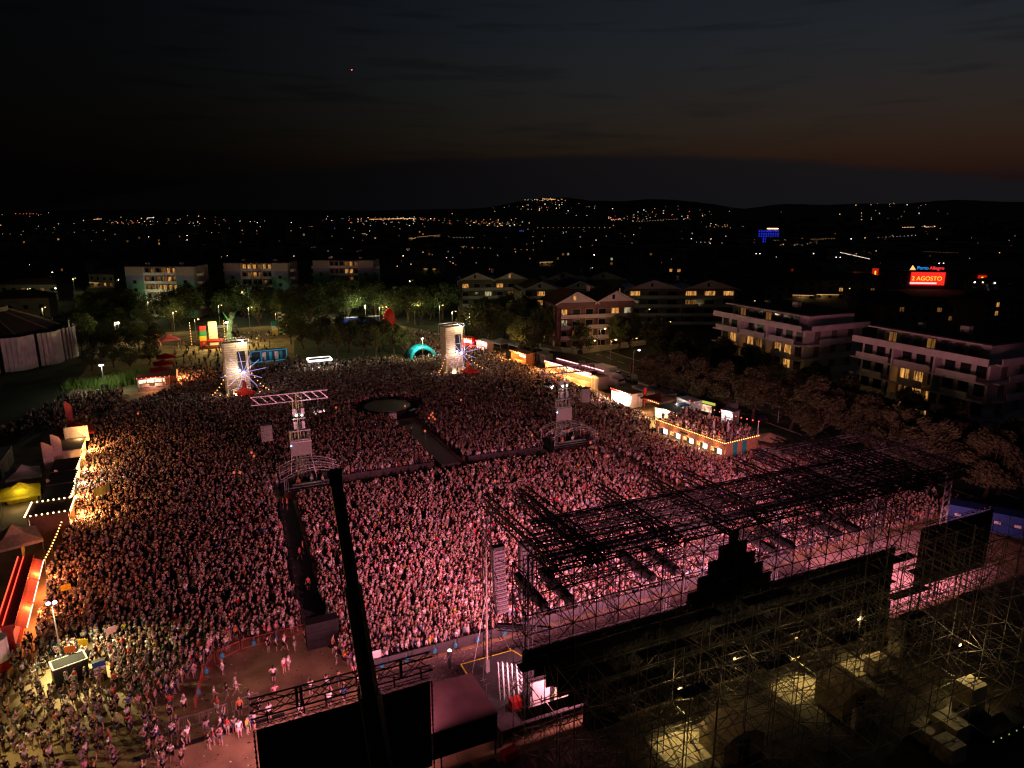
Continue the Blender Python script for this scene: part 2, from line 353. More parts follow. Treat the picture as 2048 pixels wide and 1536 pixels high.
def screen(name, label, u0, cols, rows, z0, me, cw, ch, header):
    t = thing(name, label, 'screen', S(u0, WV, z0), A)
    for i in range(cols):
        for j in range(rows): inst('led_panel', me, t, (i * cw + cw / 2, 0, j * ch + ch / 2))
    W, H = cols * cw, rows * ch
    MB().truss((0, 0, H + .28), (W, 0, H + .28), .3, .34, .42, .03, .018).build('upper_batten', BLACK, t)
    if header:
        MB().truss((-.25, .1, H + 1.55), (W + .2, .1, H + 1.55), .6, 1.05, 1.05, .055, .04).build('header_truss', BLACK, t)
        for x in (.75, 3.0, 4.4, 6.6, 9.0, W - .6): MB().tube((x, 0, H + .4), (x, .1, H + 1.1), .07, 4).build('hanger', BLACK, t)
        for x in (2.6, 2.9, 9.5): MB().box((x, .1, H + 1.55), (.16, .3, 1.2)).build('chain_hoist', BLACK, t)
    for x in (-.14, W + .14):
        lad = MB(); lad.tube((x, 0, -z0), (x, 0, H), .05, 5)
        for k in range(int(H / .4)): lad.box((x, 0, k * .4 + .2), (.16, .12, .05))
        lad.build('side_post', BLACK, t)
    return t
screen('video_screen', 'black back of the tall video screen hung below a lattice truss beside the crane boom', 1.35, 10, 6, 1.0, pm2, 1.15, 1.16, True)
screen('video_screen', 'black back of the video screen at the far end of the stage scaffold', 63.7, 10, 6, 3.0, panel_mesh(1.08, 1.08), 1.08, 1.08, False)

# stage floor of square decks
deck = thing('stage_deck', 'dark stage floor of square decks edged with yellow tape in front of the LED wall', 'stage', S(18.5, 42.2, 0), A)
dm = MB().box((0, 0, -.05), (2.56, 2.26, .1)).mesh('deck_panel', mat('stage_floor_ply', (.055, .048, .05), .6, var=.25))
dm2 = MB().box((0, 0, 0), (.08, .08, 1.38)).mesh('leg', STEEL)
for i in range(16):
    for j in range(4):
        inst('deck_panel', dm, deck, (1.3 + i * 2.58, 1.15 + j * 2.28, 1.5))
for i in range(17):
    for j in (0, 4): inst('leg', dm2, deck, (.1 + i * 2.57, .1 + j * 2.24, .69))
MB().box((20.6, 9.2, .7), (41.2, .05, 1.4)).build('front_skirt', BLACKC, deck); MB().box((-.03, 4.6, .7), (.05, 9.1, 1.4)).build('side_skirt', BLACKC, deck)
tp = MB()
tp.box((2.6, 9.0, 1.507), (5.0, .09, .01)); tp.box((5.35, 8.2, 1.507), (.09, 2.4, .01), .35); tp.box((.15, 8.0, 1.507), (.09, 1.9, .01)); tp.box((4.6, 2.6, 1.507), (.08, 4.4, .01), -.95); tp.box((5.3, 1.9, 1.507), (.08, 4.2, .01), -.95)
tp.build('yellow_tape', YELP, deck)
sheet('pit_floor', [S(11, 51.5), S(61.9, 51.5), S(61.9, 55.0), S(11, 55.0)], .012, mat('pit_rubber_mats', (.13, .10, .09), .85, var=.4))  # pit floor tone darkened to dim the strip along the stage
sheet('side_floor', [S(62, 42.4), S(82, 42.4), S(82, 55), S(62, 55)], .012, mat('pit_plywood', (.36, .27, .24), .85, var=.35))  # same pit floor, lighter: screen light put into its colour

# side canopy left of the stage
cn = thing('side_canopy', 'flat dark brown canopy roof over the wing left of the stage', 'canopy', S(9.2, 41.9, 0), A)
MB().box((4.4, 2.5, 3.55), (8.9, 5.3, .12)).build('roof', mat('brown_tarpaulin', (.075, .04, .042), .75, var=.3, scale=.6), cn)
for x in (.1, 4.4, 8.7):
    for y in (0, 5): MB().tube((x, y, 0), (x, y, 3.5), .07, 5).build('post', BLACK, cn)
MB().box((4.4, -.12, 2.4), (8.8, .03, 2.1)).build('side_curtain', BLACKC, cn); MB().box((8.82, 2.5, 2.6), (.03, 5, 1.7)).build('side_curtain', BLACKC, cn)

# roof of box trusses on towers
roof = thing('stage_roof', 'black roof grid of long lattice trusses standing on towers above the stage', 'stage roof', S(20, 42, 0), A)
def part(name, parent, m, f):
    b = MB(); f(b); return b.build(name, m, parent)
raf = [(2.3, 12.2, .5), (5.3, 12.4, .6), (6.3, 12.6, .6), (12.8, 10.6, .5), (18.2, 10.6, .5), (22.3, 10.5, .5), (29.1, 10.4, .5), (33.0, 12.0, .6), (37.6, 14.0, .7), (40.5, 13.0, .7), (43.5, 12.5, .7), (48, 12, .6), (42, 13, .6)]
for i, (u, v1, w) in enumerate(raf): part('rafter', roof, BLACK, lambda b: b.truss((u, -1.5, 15), (u, v1, 15), w * 1.25, .9, .7, .08, .045))
for v, z, u0, u1, w in ((6.2, 14.3, 4, 40, .75), (6.9, 14.3, 4, 40, .6), (2.4, 14.6, 2, 44, .6), (.2, 14.6, 2, 50, .6), (11.9, 14.7, 33, 50, .5), (4.4, 14.4, 3, 44, .45), (3.2, 14.5, 30, 52, .6), (7.6, 14.5, 38, 54, .6)):
    part('girder', roof, BLACK, lambda b: b.truss((u0, v, z), (u1, v, z), w * 1.3, w * 1.6, .7, .08, .045))
for v, z, u0, u1 in ((4.3, 12.6, 3, 19), (4.5, 12.6, 24, 40), (1.6, 12.0, 3, 38)):
    part('lighting_batten', roof, BLACK, lambda b: b.truss((u0, v, z), (u1, v, z), .5, .5, .6, .06, .035))
for u in (1.2, 14, 26, 39.5, 49):
    for v in (1.2, 9.3): part('tower', roof, BLACK, lambda b: b.truss((u, v, 0), (u, v, 15), .5, .5, .9, .05, .028))
for k in range(14):
    u = 3 + k * 2.7; part('diagonal_brace', roof, BLACK, lambda b: b.tube((u, .3, 14.7), (u + 2.6, 6.0, 14.2), .04, 4))
    part('diagonal_brace', roof, BLACK, lambda b: b.tube((u + 2.6, .3, 14.7), (u, 6.0, 14.2), .04, 4))
for k in range(13):
    u = 3 + k * 2.7; part('tie_rod', roof, BLACK, lambda b: b.tube((u, 2.4, 14.4), (u + 1.2, 4.3, 12.7), .03, 3)); part('tie_rod', roof, BLACK, lambda b: b.tube((u + 2.4, 6.2, 14.1), (u + 1.2, 4.3, 12.7), .03, 3))
bq = random.Random(4)
for k in range(130):
    u, v, z = bq.uniform(1, 44), bq.uniform(.6, 7.5), bq.uniform(9.5, 14); du, dv, dz = bq.choice(((2.6, 0, 1.8), (-2.6, 0, 1.8), (0, 2.6, -1.6), (0, 2.6, 1.6), (3.2, 0, 0), (0, 3.2, 0), (1.8, 1.8, .6)))
    part('diagonal_brace', roof, BLACK, lambda b: b.tube((u, v, z), (u + du, v + dv, z + dz), .038, 4))
for k in range(16):
    u, v = 2 + k * 2.4, bq.uniform(2, 8); part('hoist_cable', roof, BLACK, lambda b: b.tube((u, v, 14.2), (u, v, bq.uniform(9.5, 12)), .04, 4))
pods = [(22.3, 42.5, 47.6, 11), (24.5, 42.5, 47.6, 11), (32.2, 42.6, 47.6, 11), (34.7, 42.6, 47.4, 11), (45.2, 42.6, 46.9, 10.6), (47.4, 42.6, 46.9, 10.6), (53.2, 42.6, 46.9, 10.6), (55.6, 42.6, 46.9, 10.6)]
for i, (u, v0, v1, z) in enumerate(pods):
    t = thing('lighting_pod', 'thick black lighting pod hung under the stage roof, %s from the crane side' % ORD[i], 'lighting rig', S(u, v0, z), A, 'lighting pods under the stage roof')
    L = v1 - v0; MB().box((0, L / 2, 0), (.55, L, .5)).build('beam', BLACK, t)
    for k in range(int(L / .7)):
        MB().box((0, .4 + k * .7, -.3), (.42, .42, .42), .3).build('spotlight', DARKP, t)
    for y in (.3, L - .3): MB().tube((0, y, .18), (0, y, 14.6 - z), .02, 3).build('steel_cable', BLACK, t)
for i, (u, v, ln) in enumerate(((26, 50.6, 6.0), (33.5, 49.4, 5.0), (39.8, 50.2, 8.5), (50, 50.6, 7.5))):
    t = thing('lighting_bar', 'black bar of moving lights slung across the stage front, %s from the crane side' % ORD[i], 'lighting rig', S(u, v, 10.6), A, 'bars of moving lights')
    MB().truss((0, 0, 0), (ln, 0, 0), .35, .35, .5, .05, .03).build('bar', BLACK, t)
    for k in range(int(ln)): MB().ball((.5 + k, 0, -.45), .26, 6, 4, (1, 1, 1.4)).build('moving_light', DARKP, t)
    for x in (.3, ln - .3): MB().tube((x, 0, .15), (x, 0, 4), .02, 3).build('steel_cable', BLACK, t)
# pink stage wash from spotlights on the front girder (the rig that colours the crowd)
for u, tu, tv, pw_, an_ in ((25, 20, 61, 10500, 62), (30, 28, 63, 12000, 62), (35, 36, 64, 12000, 62), (41, 44, 64, 11000, 62), (47, 54, 64, 10000, 62), (54, 66, 66, 9000, 62), (24, 4, 80, 10000, 52), (28, 18, 84, 24000, 42), (37, 33, 86, 27000, 42), (46, 50, 84, 25000, 42), (57, 72, 80, 21000, 50)):
    lamp('SPOT', 'stage_wash', S(u, 52.6, 13.6), (1, .27, .37), pw_ * 1.35, roof, S(tu, tv, 0), angle=an_, blend=1.0, soft=.25)

# scaffold behind the LED wall
scf = thing('stage_scaffold', 'dense grid of steel scaffold tubes behind the black LED wall', 'scaffold', S(19, 31, 0), A)
us = [i * 2.6 for i in range(18)]; vs = [-2.3, .3, 3.0, 5.6, 8.1, 10.1]
SM = mat('weathered_scaffold_tube', (.36, .32, .26), .55, .3, var=.35, scale=1.5)
stm = {h: MB().tube((0, 0, 0), (0, 0, h), .036, 5).mesh('standard', SM) for h in (6.4, 8.4, 12.2)}
lum = MB().tube((0, 0, 0), (2.6, 0, 0), .03, 4).mesh('ledger', SM); brm = MB().tube((0, 0, 0), (2.6, 0, 2), .027, 4).mesh('brace', SM)
def toph(u, v): return 6.4 if v < 0 else 12.2 if (v < 4 and u > 12) or (u > 34) else 8.4
for u in us:
    for v in vs: inst('standard', stm[toph(u, v)], scf, (u, v, 0))
rest = MB(); nl = 0; nb = 0; rb = MB()
for j, v in enumerate(vs):
    for i, u in enumerate(us[:-1]):
        for z in range(2, int(min(toph(u, v), toph(us[i + 1], v))) + 1, 2):
            if nl < 260 and (j < 2 or u > 30): inst('ledger', lum, scf, (u, v, z)); nl += 1
            else: rest.tube((u, v, z), (u + 2.6, v, z), .03, 4)
            if (i + z // 2 + j) % 3 == 0:
                if nb < 120: inst('brace', brm, scf, (u, v + .05, z - 2)); nb += 1
                else: rb.tube((u, v + .05, z - 2), (u + 2.6, v + .05, z), .027, 4)
            if (i + z // 2) % 4 == 1: rb.tube((u + 2.6, v - .05, z - 2), (u, v - .05, z), .027, 4)
for i, u in enumerate(us):
    for j in range(len(vs) - 1):
        for z in range(2, int(min(toph(u, vs[j]), toph(u, vs[j + 1]))) + 1, 2):
            rest.tube((u, vs[j], z), (u, vs[j + 1], z), .03, 4)
            if (i + j + z // 2) % 2: rb.tube((u + .04, vs[j], z - 2), (u + .04, vs[j + 1], z), .027, 4)
            else: rb.tube((u + .04, vs[j + 1], z - 2), (u + .04, vs[j], z), .027, 4)
tag(rest.build('ledger_grid', SM, scf), kind='stuff'); tag(rb.build('brace_grid', SM, scf), kind='stuff')
bd = MB().box((0, 0, 0), (2.5, 1.0, .06)).mesh('walkway_board', mat('scaffold_board', (.10, .08, .055), .9, var=.3))
for i in range(17):
    for z in (4.1, 6.1, 8.1):
        if (i * 7 + int(z)) % 3: inst('walkway_board', bd, scf, (i * 2.6 + 1.3, 9.2, z))
    if i % 3 == 1: inst('walkway_board', bd, scf, (i * 2.6 + 1.3, 4.2, 6.1))
# black lattice standing above the LED wall up to the roof
lat = thing('upper_scaffold', 'black scaffold lattice standing above the LED wall up to the roof trusses', 'scaffold', S(20, 41.2, 8.3), A)
nlx = 20; stx = MB().tube((0, 0, 0), (0, 0, 6.4), .05, 5).mesh('standard', BLACK); ldx = MB().tube((0, 0, 0), (2.0, 0, 0), .042, 4).mesh('ledger', BLACK); bxa = MB().tube((0, 0, 0), (2.0, 0, 1.6), .036, 4).mesh('brace', BLACK); bxb = MB().tube((2.0, 0, 0), (0, 0, 1.6), .036, 4).mesh('brace', BLACK); ly = MB().tube((0, 0, 0), (0, 2.2, 0), .042, 4).mesh('transom', BLACK)
xl = MB()
for i in range(nlx + 1):
    for y in (0, 2.2): inst('standard', stx, lat, (i * 2, y, 0))
    for k in range(5):
        z = k * 1.6
        if k % 2: inst('transom', ly, lat, (i * 2, 0, z))
        else: xl.tube((i * 2, 0, z), (i * 2, 2.2, z), .042, 4)
        xl.tube((i * 2, 0, z), (i * 2, 2.2, z + 1.6 if k < 4 else z), .036, 4)
        if i < nlx:
            inst('ledger', ldx, lat, (i * 2, 0, z)); xl.tube((i * 2, 2.2, z), (i * 2 + 2, 2.2, z), .042, 4)
            if k < 4:
                if (i + k) % 2: inst('brace', bxa, lat, (i * 2, 0, z)); xl.tube((i * 2 + 2, 2.2, z), (i * 2, 2.2, z + 1.6), .036, 4)
                else: inst('brace', bxb, lat, (i * 2, 0, z)); xl.tube((i * 2, 2.2, z), (i * 2 + 2, 2.2, z + 1.6), .036, 4)
tag(xl.build('rear_lattice', BLACK, lat), kind='stuff')
# tall wing of scaffold beside the far screen
sc2 = thing('wing_scaffold', 'open lattice of scaffold braces below the screen at the far end of the stage', 'scaffold', S(60.5, 36.4, 0), A)
nb = 0
for i in range(7):
    for j, v in enumerate((0, 2.5, 5.0)):
        inst('standard', stm[8.4] if j else stm[12.2], sc2, (i * 2.5, v, 0))
        for z in range(2, 9, 2):
            if i < 6: MB().tube((i * 2.5, v, z), (i * 2.5 + 2.5, v, z), .03, 4).build('ledger', SM, sc2); MB().tube((i * 2.5 + (2.5 if (i + z // 2) % 2 else 0), v, z - 2), (i * 2.5 + (0 if (i + z // 2) % 2 else 2.5), v, z), .03, 4).build('brace', SM, sc2)
            if j < 2: MB().tube((i * 2.5, v, z), (i * 2.5, v + 2.5, z), .03, 4).build('ledger', SM, sc2)
# propping strut frames at the back right corner
sc3 = thing('propping_scaffold', 'slanting scaffold props with a yellow rail beside the back corner of the stage', 'scaffold', S(62.0, 29.5, 0), A)
for k in range(4):
    MB().tube((0, k * 2.6, 8), (6.0, k * 2.6, .0), .035, 4).build('prop', SM, sc3); MB().tube((3, k * 2.6, 0), (3, k * 2.6, 4), .035, 4).build('standard', SM, sc3); MB().tube((0, k * 2.6, 4), (3, k * 2.6, 4), .03, 4).build('ledger', SM, sc3)
MB().tube((0, 0, 6.0), (7, -5, .6), .06, 4).build('yellow_rail', mat('yellow_rail_paint', (.45, .22, .02), .6), sc3)

# loudspeaker hangs
def line_array(label, u, v, ztop, n, bw=1.1, bh=.34, curve=.028, tilt=0.0, m=GREYP, group=None, rz=A):
    t = thing('line_array', label, 'loudspeakers', S(u, v, ztop), rz, group)
    me = MB().extr([(-bw / 2, -bh / 2 + .01), (bw / 2, -bh / 2 + .01), (bw / 2, bh / 2 - .01), (-bw / 2, bh / 2 - .01)], -.3, .3)
    me.box((0, -.34, 0), (bw * .8, .08, bh * .5)); me = me.mesh('speaker_box', m)
    y = z = 0; a = tilt
    for i in range(n):
        o = inst('speaker_box', me, t, (0, y, z - bh / 2)); o.rotation_euler = (a, 0, 0)
        z -= bh * math.cos(a); y += bh * math.sin(a) * -1; a += curve
    MB().box((0, 0, .14), (bw, .7, .16)).build('flying_frame', BLACK, t)
    MB().tube((0, 0, .2), (0, 0, 1.4), .03, 4).build('chain', BLACK, t)
    return t
u_, z_ = Vp(996, 1096, 52.5); line_array('tall curved line array of grey loudspeakers hung beside the stage near the light pole', u_, 52.5, z_, 17, curve=.022, m=mat('speaker_grille', (.16, .14, .15), .7))
u_, z_ = Vp(1052, 1088, 51.0); line_array('straight hang of dark loudspeakers just inside the stage roof', u_, 51.0, z_, 13, 1.3, .4, .004, m=mat('speaker_grille_dark', (.06, .055, .06), .7))
u_, z_ = Vp(1558, 1000, 52.5); line_array('line array of loudspeakers behind the far end of the stage roof', u_, 52.5, z_, 15, m=MATS['speaker_grille'])
u_, z_ = Vp(1012, 1080, 49.2)
mst = thing('light_pole', 'slim cream metal mast standing at the edge of the stage deck', 'mast', S(20.3, 49.2, 0), A)
MB().tube((0, 0, 0), (0, 0, 13.2), .09, 8, .06).build('pole', mat('dull_cream_pole', (.34, .30, .23), .6), mst); MB().box((0, 0, 2.2), (.34, .34, 1.1)).build('clamp', STEEL, mst); MB().box((0, 0, .1), (1.2, 1.2, .2)).build('base_plate', STEEL, mst)
for dx, dy in ((3, 2), (-3, 2.5), (-2.5, -2)): MB().tube((0, 0, 9), (dx, dy, 1.6), .012, 3).build('guy_wire', STEEL, mst)
tr = thing('lighting_bar', 'short black lighting bar jutting out over the stage edge beside the cream mast', 'lighting rig', S(20.4, 47.2, 7.0), A - .55)
MB().truss((0, 0, 0), (4.4, 0, 0), .36, .36, .5, .045, .028).build('bar', BLACK, tr); MB().box((2.2, 0, .26), (4.4, .3, .16)).build('cable_tray', BLACK, tr)
# bright lattice sections and cases at the stage wing
u0, v0 = 20.9, 46.0
tb = thing('truss_stack', 'bright stack of aluminium truss lengths leaning at the stage wing beneath the LED wall', 'truss', S(u0, v0, 1.5), A)
for k in range(5): MB().truss((k * .42 - .9, -.6, .1), (k * .42 - .5, .7, 2.6 - k * .2), .34, .34, .4, .032, .022).build('truss_length', ALU, tb)
lamp('SPOT', 'wing_worklight', S(21.5, 43.2, 6.2), (1, .88, .66), 620, None, S(21.8, 46.4, 1.5), angle=70, soft=.2)
wl = thing('work_light', 'white work light clamped under the LED wall above the stage wing', 'lamp', S(21.5, 43.1, 6.3), A)
MB().box((0, 0, 0), (.3, .18, .22)).build('housing', DARKP, wl); MB().box((0, .095, -.02), (.24, .01, .16)).build('lens', LAMPW, wl)
bk = thing('backing_board', 'pale board standing under the stepped edge of the LED wall', 'board', S(22.4, 43.4, 1.5), A)
MB().box((0, 0, 1.2), (1.7, .08, 2.4)).build('board', WHTC, bk); MB().box((2.1, .1, .9), (1.5, .08, 1.8)).build('board', mat('pale_green_board', (.35, .40, .26), .8), bk); MB().tube((-.8, -.5, 0), (-.8, 0, 2.2), .03, 4).build('prop', STEEL, bk); MB().tube((2.7, -.5, 0), (2.7, .1, 1.7), .03, 4).build('prop', STEEL, bk)
def case(label, u, v, z, d, m, rz=0):
    t = thing('flight_case', label, 'equipment case', S(u, v, z), A + rz)
    MB().box((0, 0, d[2] * .38 + .1), (d[0], d[1], d[2] * .72)).build('body', m, t); MB().box((0, 0, d[2] * .87 + .1), (d[0] + .02, d[1] + .02, d[2] * .24)).build('lid', m, t)
    e = MB()
    for a in (-1, 1):
        for b in (-1, 1): e.box((a * d[0] / 2, b * d[1] / 2, d[2] / 2 + .1), (.05, .05, d[2]))
    e.build('corner_edging', ALU, t)
    for a in (-1, 1):
        for b in (-1, 1): MB().ball((a * d[0] * .4, b * d[1] * .4, .06), .06, 5, 3).build('castor', DARKP, t)
    return t
case('red flight case at the stage wing beside the bright truss lengths', 20.6, 44.1, 1.5, (.9, .7, .8), REDP); case('black flight case with pale edges next to the red case on the stage wing', 21.9, 44.4, 1.5, (1.1, .7, .7), DARKP)
case('red and black case behind the side canopy near the stage stairs', 18.7, 41.0, 0, (1.3, .7, .7), REDP, .2); case('black amplifier case behind the side canopy beside the guitar rack', 16.6, 40.0, 0, (1.2, .8, 1.0), DARKP, .1)
case('long black case with green tags behind the side canopy', 14.6, 40.6, 0, (1.9, .8, .7), DARKP, .1); case('low black case near the metal stairs behind the screen', 13.9, 39.6, 0, (1.4, .8, .8), DARKP, -.1)
gt = thing('guitar_rack', 'pale rack of guitars on stands behind the side canopy', 'guitar rack', S(15.7, 39.5, 0), A)
for k in range(3):
    g = MB(); g.ball((k * .32, 0, .45), .17, 7, 4, (1, .35, 1.2)); g.box((k * .32, 0, 1.0), (.05, .04, .8)); g.build('guitar', [WOOD, REDP, CREAM][k], gt)
MB().tube((-.2, .12, .1), (.9, .12, .1), .03, 4).tube((-.2, .12, .7), (.9, .12, .7), .02, 4).build('rack', STEEL, gt)
st = thing('stairs', 'pale metal stairs with handrails beside the near video screen', 'stairs', S(13.5, 40.4, 0), A)
for k in range(7): MB().box((.2, -k * .3, 1.4 - k * .2), (1.0, .28, .04)).build('step', STEEL, st)
for x in (-.3, .7):
    MB().tube((x, .1, 1.4), (x, -2.0, 0), .04, 4).tube((x, .1, 2.4), (x, -2.0, 1), .03, 4).tube((x, .1, 1.9), (x, -2.0, .5), .02, 4).build('handrail', mat('pink_handrail', (.55, .45, .42), .5), st)
for i, (u, v) in enumerate(((19.2, 43.2), (18.9, 46.0), (19.6, 48.4))):
    t = thing('microphone_stand', 'slim microphone stand on the stage wing, %s from the LED wall' % ORD[i], 'stand', S(u, v, 1.5), A)
    MB().tube((0, 0, 0), (0, 0, 1.45), .018, 4).build('pole', STEEL, t); MB().tube((-.3, 0, 1.4), (.3, 0, 1.5), .015, 4).build('boom', STEEL, t); MB().tube((-.28, 0, .02), (.28, 0, .02), .02, 4).tube((0, -.28, .02), (0, .28, .02), .02, 4).build('foot', STEEL, t)
ml = thing('floor_light', 'floor light standing in the pit throwing a pale beam at the crowd', 'lamp', S(18.3, 53.2, 0), A)
MB().tube((0, 0, 0), (0, 0, .9), .18, 6).build('stand', DARKP, ml); MB().tube((0, 0, .9), (.1, .2, 1.5), .18, 8, .26, True).build('head', DARKP, ml); MB().ball((.1, .2, 1.52), .2, 8, 4).build('lens', emat('floor_light_lens', (.95, .85, .75), 3), ml)

# crane boom
cr = thing('crane', 'tall black telescopic crane boom standing behind the near video screen', 'crane', (-6.9, 33.2, 0), 0)
tipw, bw_ = Vector((-10.4, 39.4, 24.3)), Vector((-6.95, 34.3, 3.4)); L0 = Vector((-6.9, 33.2, 0))
k0 = 0
for t0, t1, w in ((0, .42, 1.12), (.40, .72, .86), (.70, 1.0, .60)):
    b = MB(); p, q = bw_.lerp(tipw, t0) - L0, bw_.lerp(tipw, t1) - L0; b.tube(p, q, w * .62, 8, None, True); b.build('boom_section', mat('crane_boom_paint', (.018, .016, .012), .5), cr)
MB().tube(bw_ - L0 + Vector((-.72, -.35, 0)), tipw - L0 + Vector((-.45, -.2, -.5)), .035, 4).build('hose_rail', mat('dull_yellow_edge', (.11, .085, .03), .6), cr)
MB().box(tipw - L0 + Vector((-.05, .3, .25)), (.75, 1.1, .7), .2).build('boom_head', DARKP, cr)
MB().tube(tipw - L0 + Vector((.25, .2, -.2)), Vector((2.0, -3.0, 2.5)), .02, 3).build('hoist_cable', STEEL, cr)
MB().box((.4, -2, 1.9), (2.6, 5.0, 2.2)).build('superstructure', ORNG, cr); MB().box((.4, -2, .8), (2.7, 9.0, .9)).build('carrier', DARKP, cr)
for k in range(4):
    for s_ in (-1, 1): MB().tube((.4 + s_ * 1.1, -5.2 + k * 2.1, .55), (.4 + s_ * 1.45, -5.2 + k * 2.1, .55), .55, 10, None, True).build('wheel', RUBB, cr)

# backstage yard
sheet('yard_matting', [S(14, 18), S(66, 16), S(66, 41.0), S(14, 41.0)], .016, mat('dark_rubber_mats', (.085, .072, .052), .9, var=.4, scale=.8))  # dark sheet added over the sand, yard shade put into its colour
for u, v, a_, b_ in ((31.6, 36.4, 5.0, 3.4), (44.6, 37.9, 4.6, 2.8), (52.2, 38.0, 3.4, 2.2)):
    sheet('yard_floor_board', [S(u - a_ / 2, v - b_ / 2), S(u + a_ / 2, v - b_ / 2), S(u + a_ / 2, v + b_ / 2), S(u - a_ / 2, v + b_ / 2)], .02, mat('pale_floor_board', (.46, .40, .28), .8, var=.25, scale=2))  # tent floors, toned pale to brighten the pools under the work lights
def wrapped(label, u, v, d, z=0, rz=0.0):
    t = thing('wrapped_crate', label, 'crate', S(u, v, z), A + rz)
    b = MB(); b.box((0, 0, d[2] / 2 + .12), d, 0, .94, .94); b.build('wrapping', WRAP, t); MB().box((0, 0, .06), (d[0] * 1.02, d[1] * 1.02, .12)).build('pallet', WOOD, t)
    m = MB(); m.box((0, 0, d[2] + .125), (d[0] * .95, .07, .02)); m.box((.2 * d[0], -.05, d[2] + .14), (.3, .22, .03), .5); m.build('tie_strap', DARKP, t)
wrapped('tall cream wrapped crate standing highest behind the row of generators', 55.4, 30.3, (1.9, 1.6, 2.3)); wrapped('low cream wrapped bundle next to the tall wrapped crate', 53.2, 29.8, (1.6, 1.4, .9), 0, .2)
wrapped('long cream wrapped crate beside the generators', 51.0, 28.9, (1.9, 2.2, 1.3)); wrapped('cream wrapped crate with its end against the scaffold foot', 49.0, 29.5, (1.8, 1.7, 1.0), 0, .1); wrapped('cream wrapped crate in front of the two joined ones in the yard', 48.6, 27.4, (1.7, 1.7, 1.3))
for i, (u, v, d) in enumerate(((45.1, 32.4, (1.3, .4, 1.7)), (41.0, 31.8, (1.2, .4, 1.9)), (47.0, 35.6, (1.2, .5, 1.0)), (52.6, 36.8, (1.8, 1.1, 1.4)), (56.8, 38.0, (1.7, 1.1, 1.3)), (59.0, 40.0, (1.9, 1.2, 1.2)))):
    wrapped('pale wrapped panel among the scaffold feet, %s from the crane' % ORD[i], u, v, d, 0, .3 * (i % 3))
gr = thing('generator_row', 'row of black power cabinets with small lit lamps in the yard', 'power cabinets', S(52.4, 27.2, 0), A)
for k in range(6):
    c = MB().box((k * .95, 0, .6), (.9, 1.5, 1.2)).build('cabinet', DARKP, gr); MB().box((k * .95, -.77, .75), (.1, .02, .1)).build('indicator_lamp', emat('cabinet_lamp', (.9, .9, .3), .5) if k != 2 else emat('cabinet_lamp_green', (.5, 1, .1), .5), c)
for i, (u, v, tu, tv, pw) in enumerate(((32.0, 38.4, 31.4, 36.6, 620), (45.4, 39.6, 44.6, 37.8, 620), (52.8, 39.4, 52.0, 37.8, 420), (57.5, 33, 53.0, 28.6, 420), (38.6, 39.6, 38.0, 38.0, 60))):
    t = thing('work_light', 'warm work light on the scaffold shining on the yard, %s from the crane' % ORD[i], 'lamp', S(u, v, 3.7), A, 'work lights in the backstage yard')
    MB().box((0, 0, 0), (.34, .2, .24)).build('housing', DARKP, t); MB().box((0, -.11, -.03), (.26, .01, .18)).build('lens', LAMPO, t); MB().tube((0, .12, 0), (0, .5, .1), .03, 4).build('bracket', STEEL, t)
    lamp('SPOT', 'yard_light', S(u, v - .2, 3.5), (1, .74, .26), pw, t, S(tu, tv, 0), angle=84, blend=.8, soft=.12)
    lamp('POINT', 'yard_spill', S(u, v - .5, 3.9), (1, .70, .34), 75, t, soft=.12)
sheet('yard_track', [S(56, 22), S(64, 20), S(64, 31), S(57, 30)], .02, mat('yard_mats', (.11, .09, .065), .9, var=.3))
for i, (u, v, z) in enumerate(((34.5, 35.0, 2.4), (46.4, 34.8, 2.2))):
    t = thing('marquee', 'pale round-topped tent among the scaffold feet, %s' % ('nearer the crane' if i == 0 else 'nearer the wrapped crates'), 'tent', S(u, v, 0), A)
    MB().extr([(-1.9, 0), (1.9, 0), (1.9, 1.7), (1.2, 2.2), (0, 2.5), (-1.2, 2.2), (-1.9, 1.7)], -1.4, 1.4).build('canvas', BEIGEC, t); MB().box((0, -1.42, .9), (1.0, .03, 1.8)).build('door_flap', BLACKC, t)
for i, (u, v) in enumerate(((56.8, 27.9), (33.6, 38.8))):
    pass

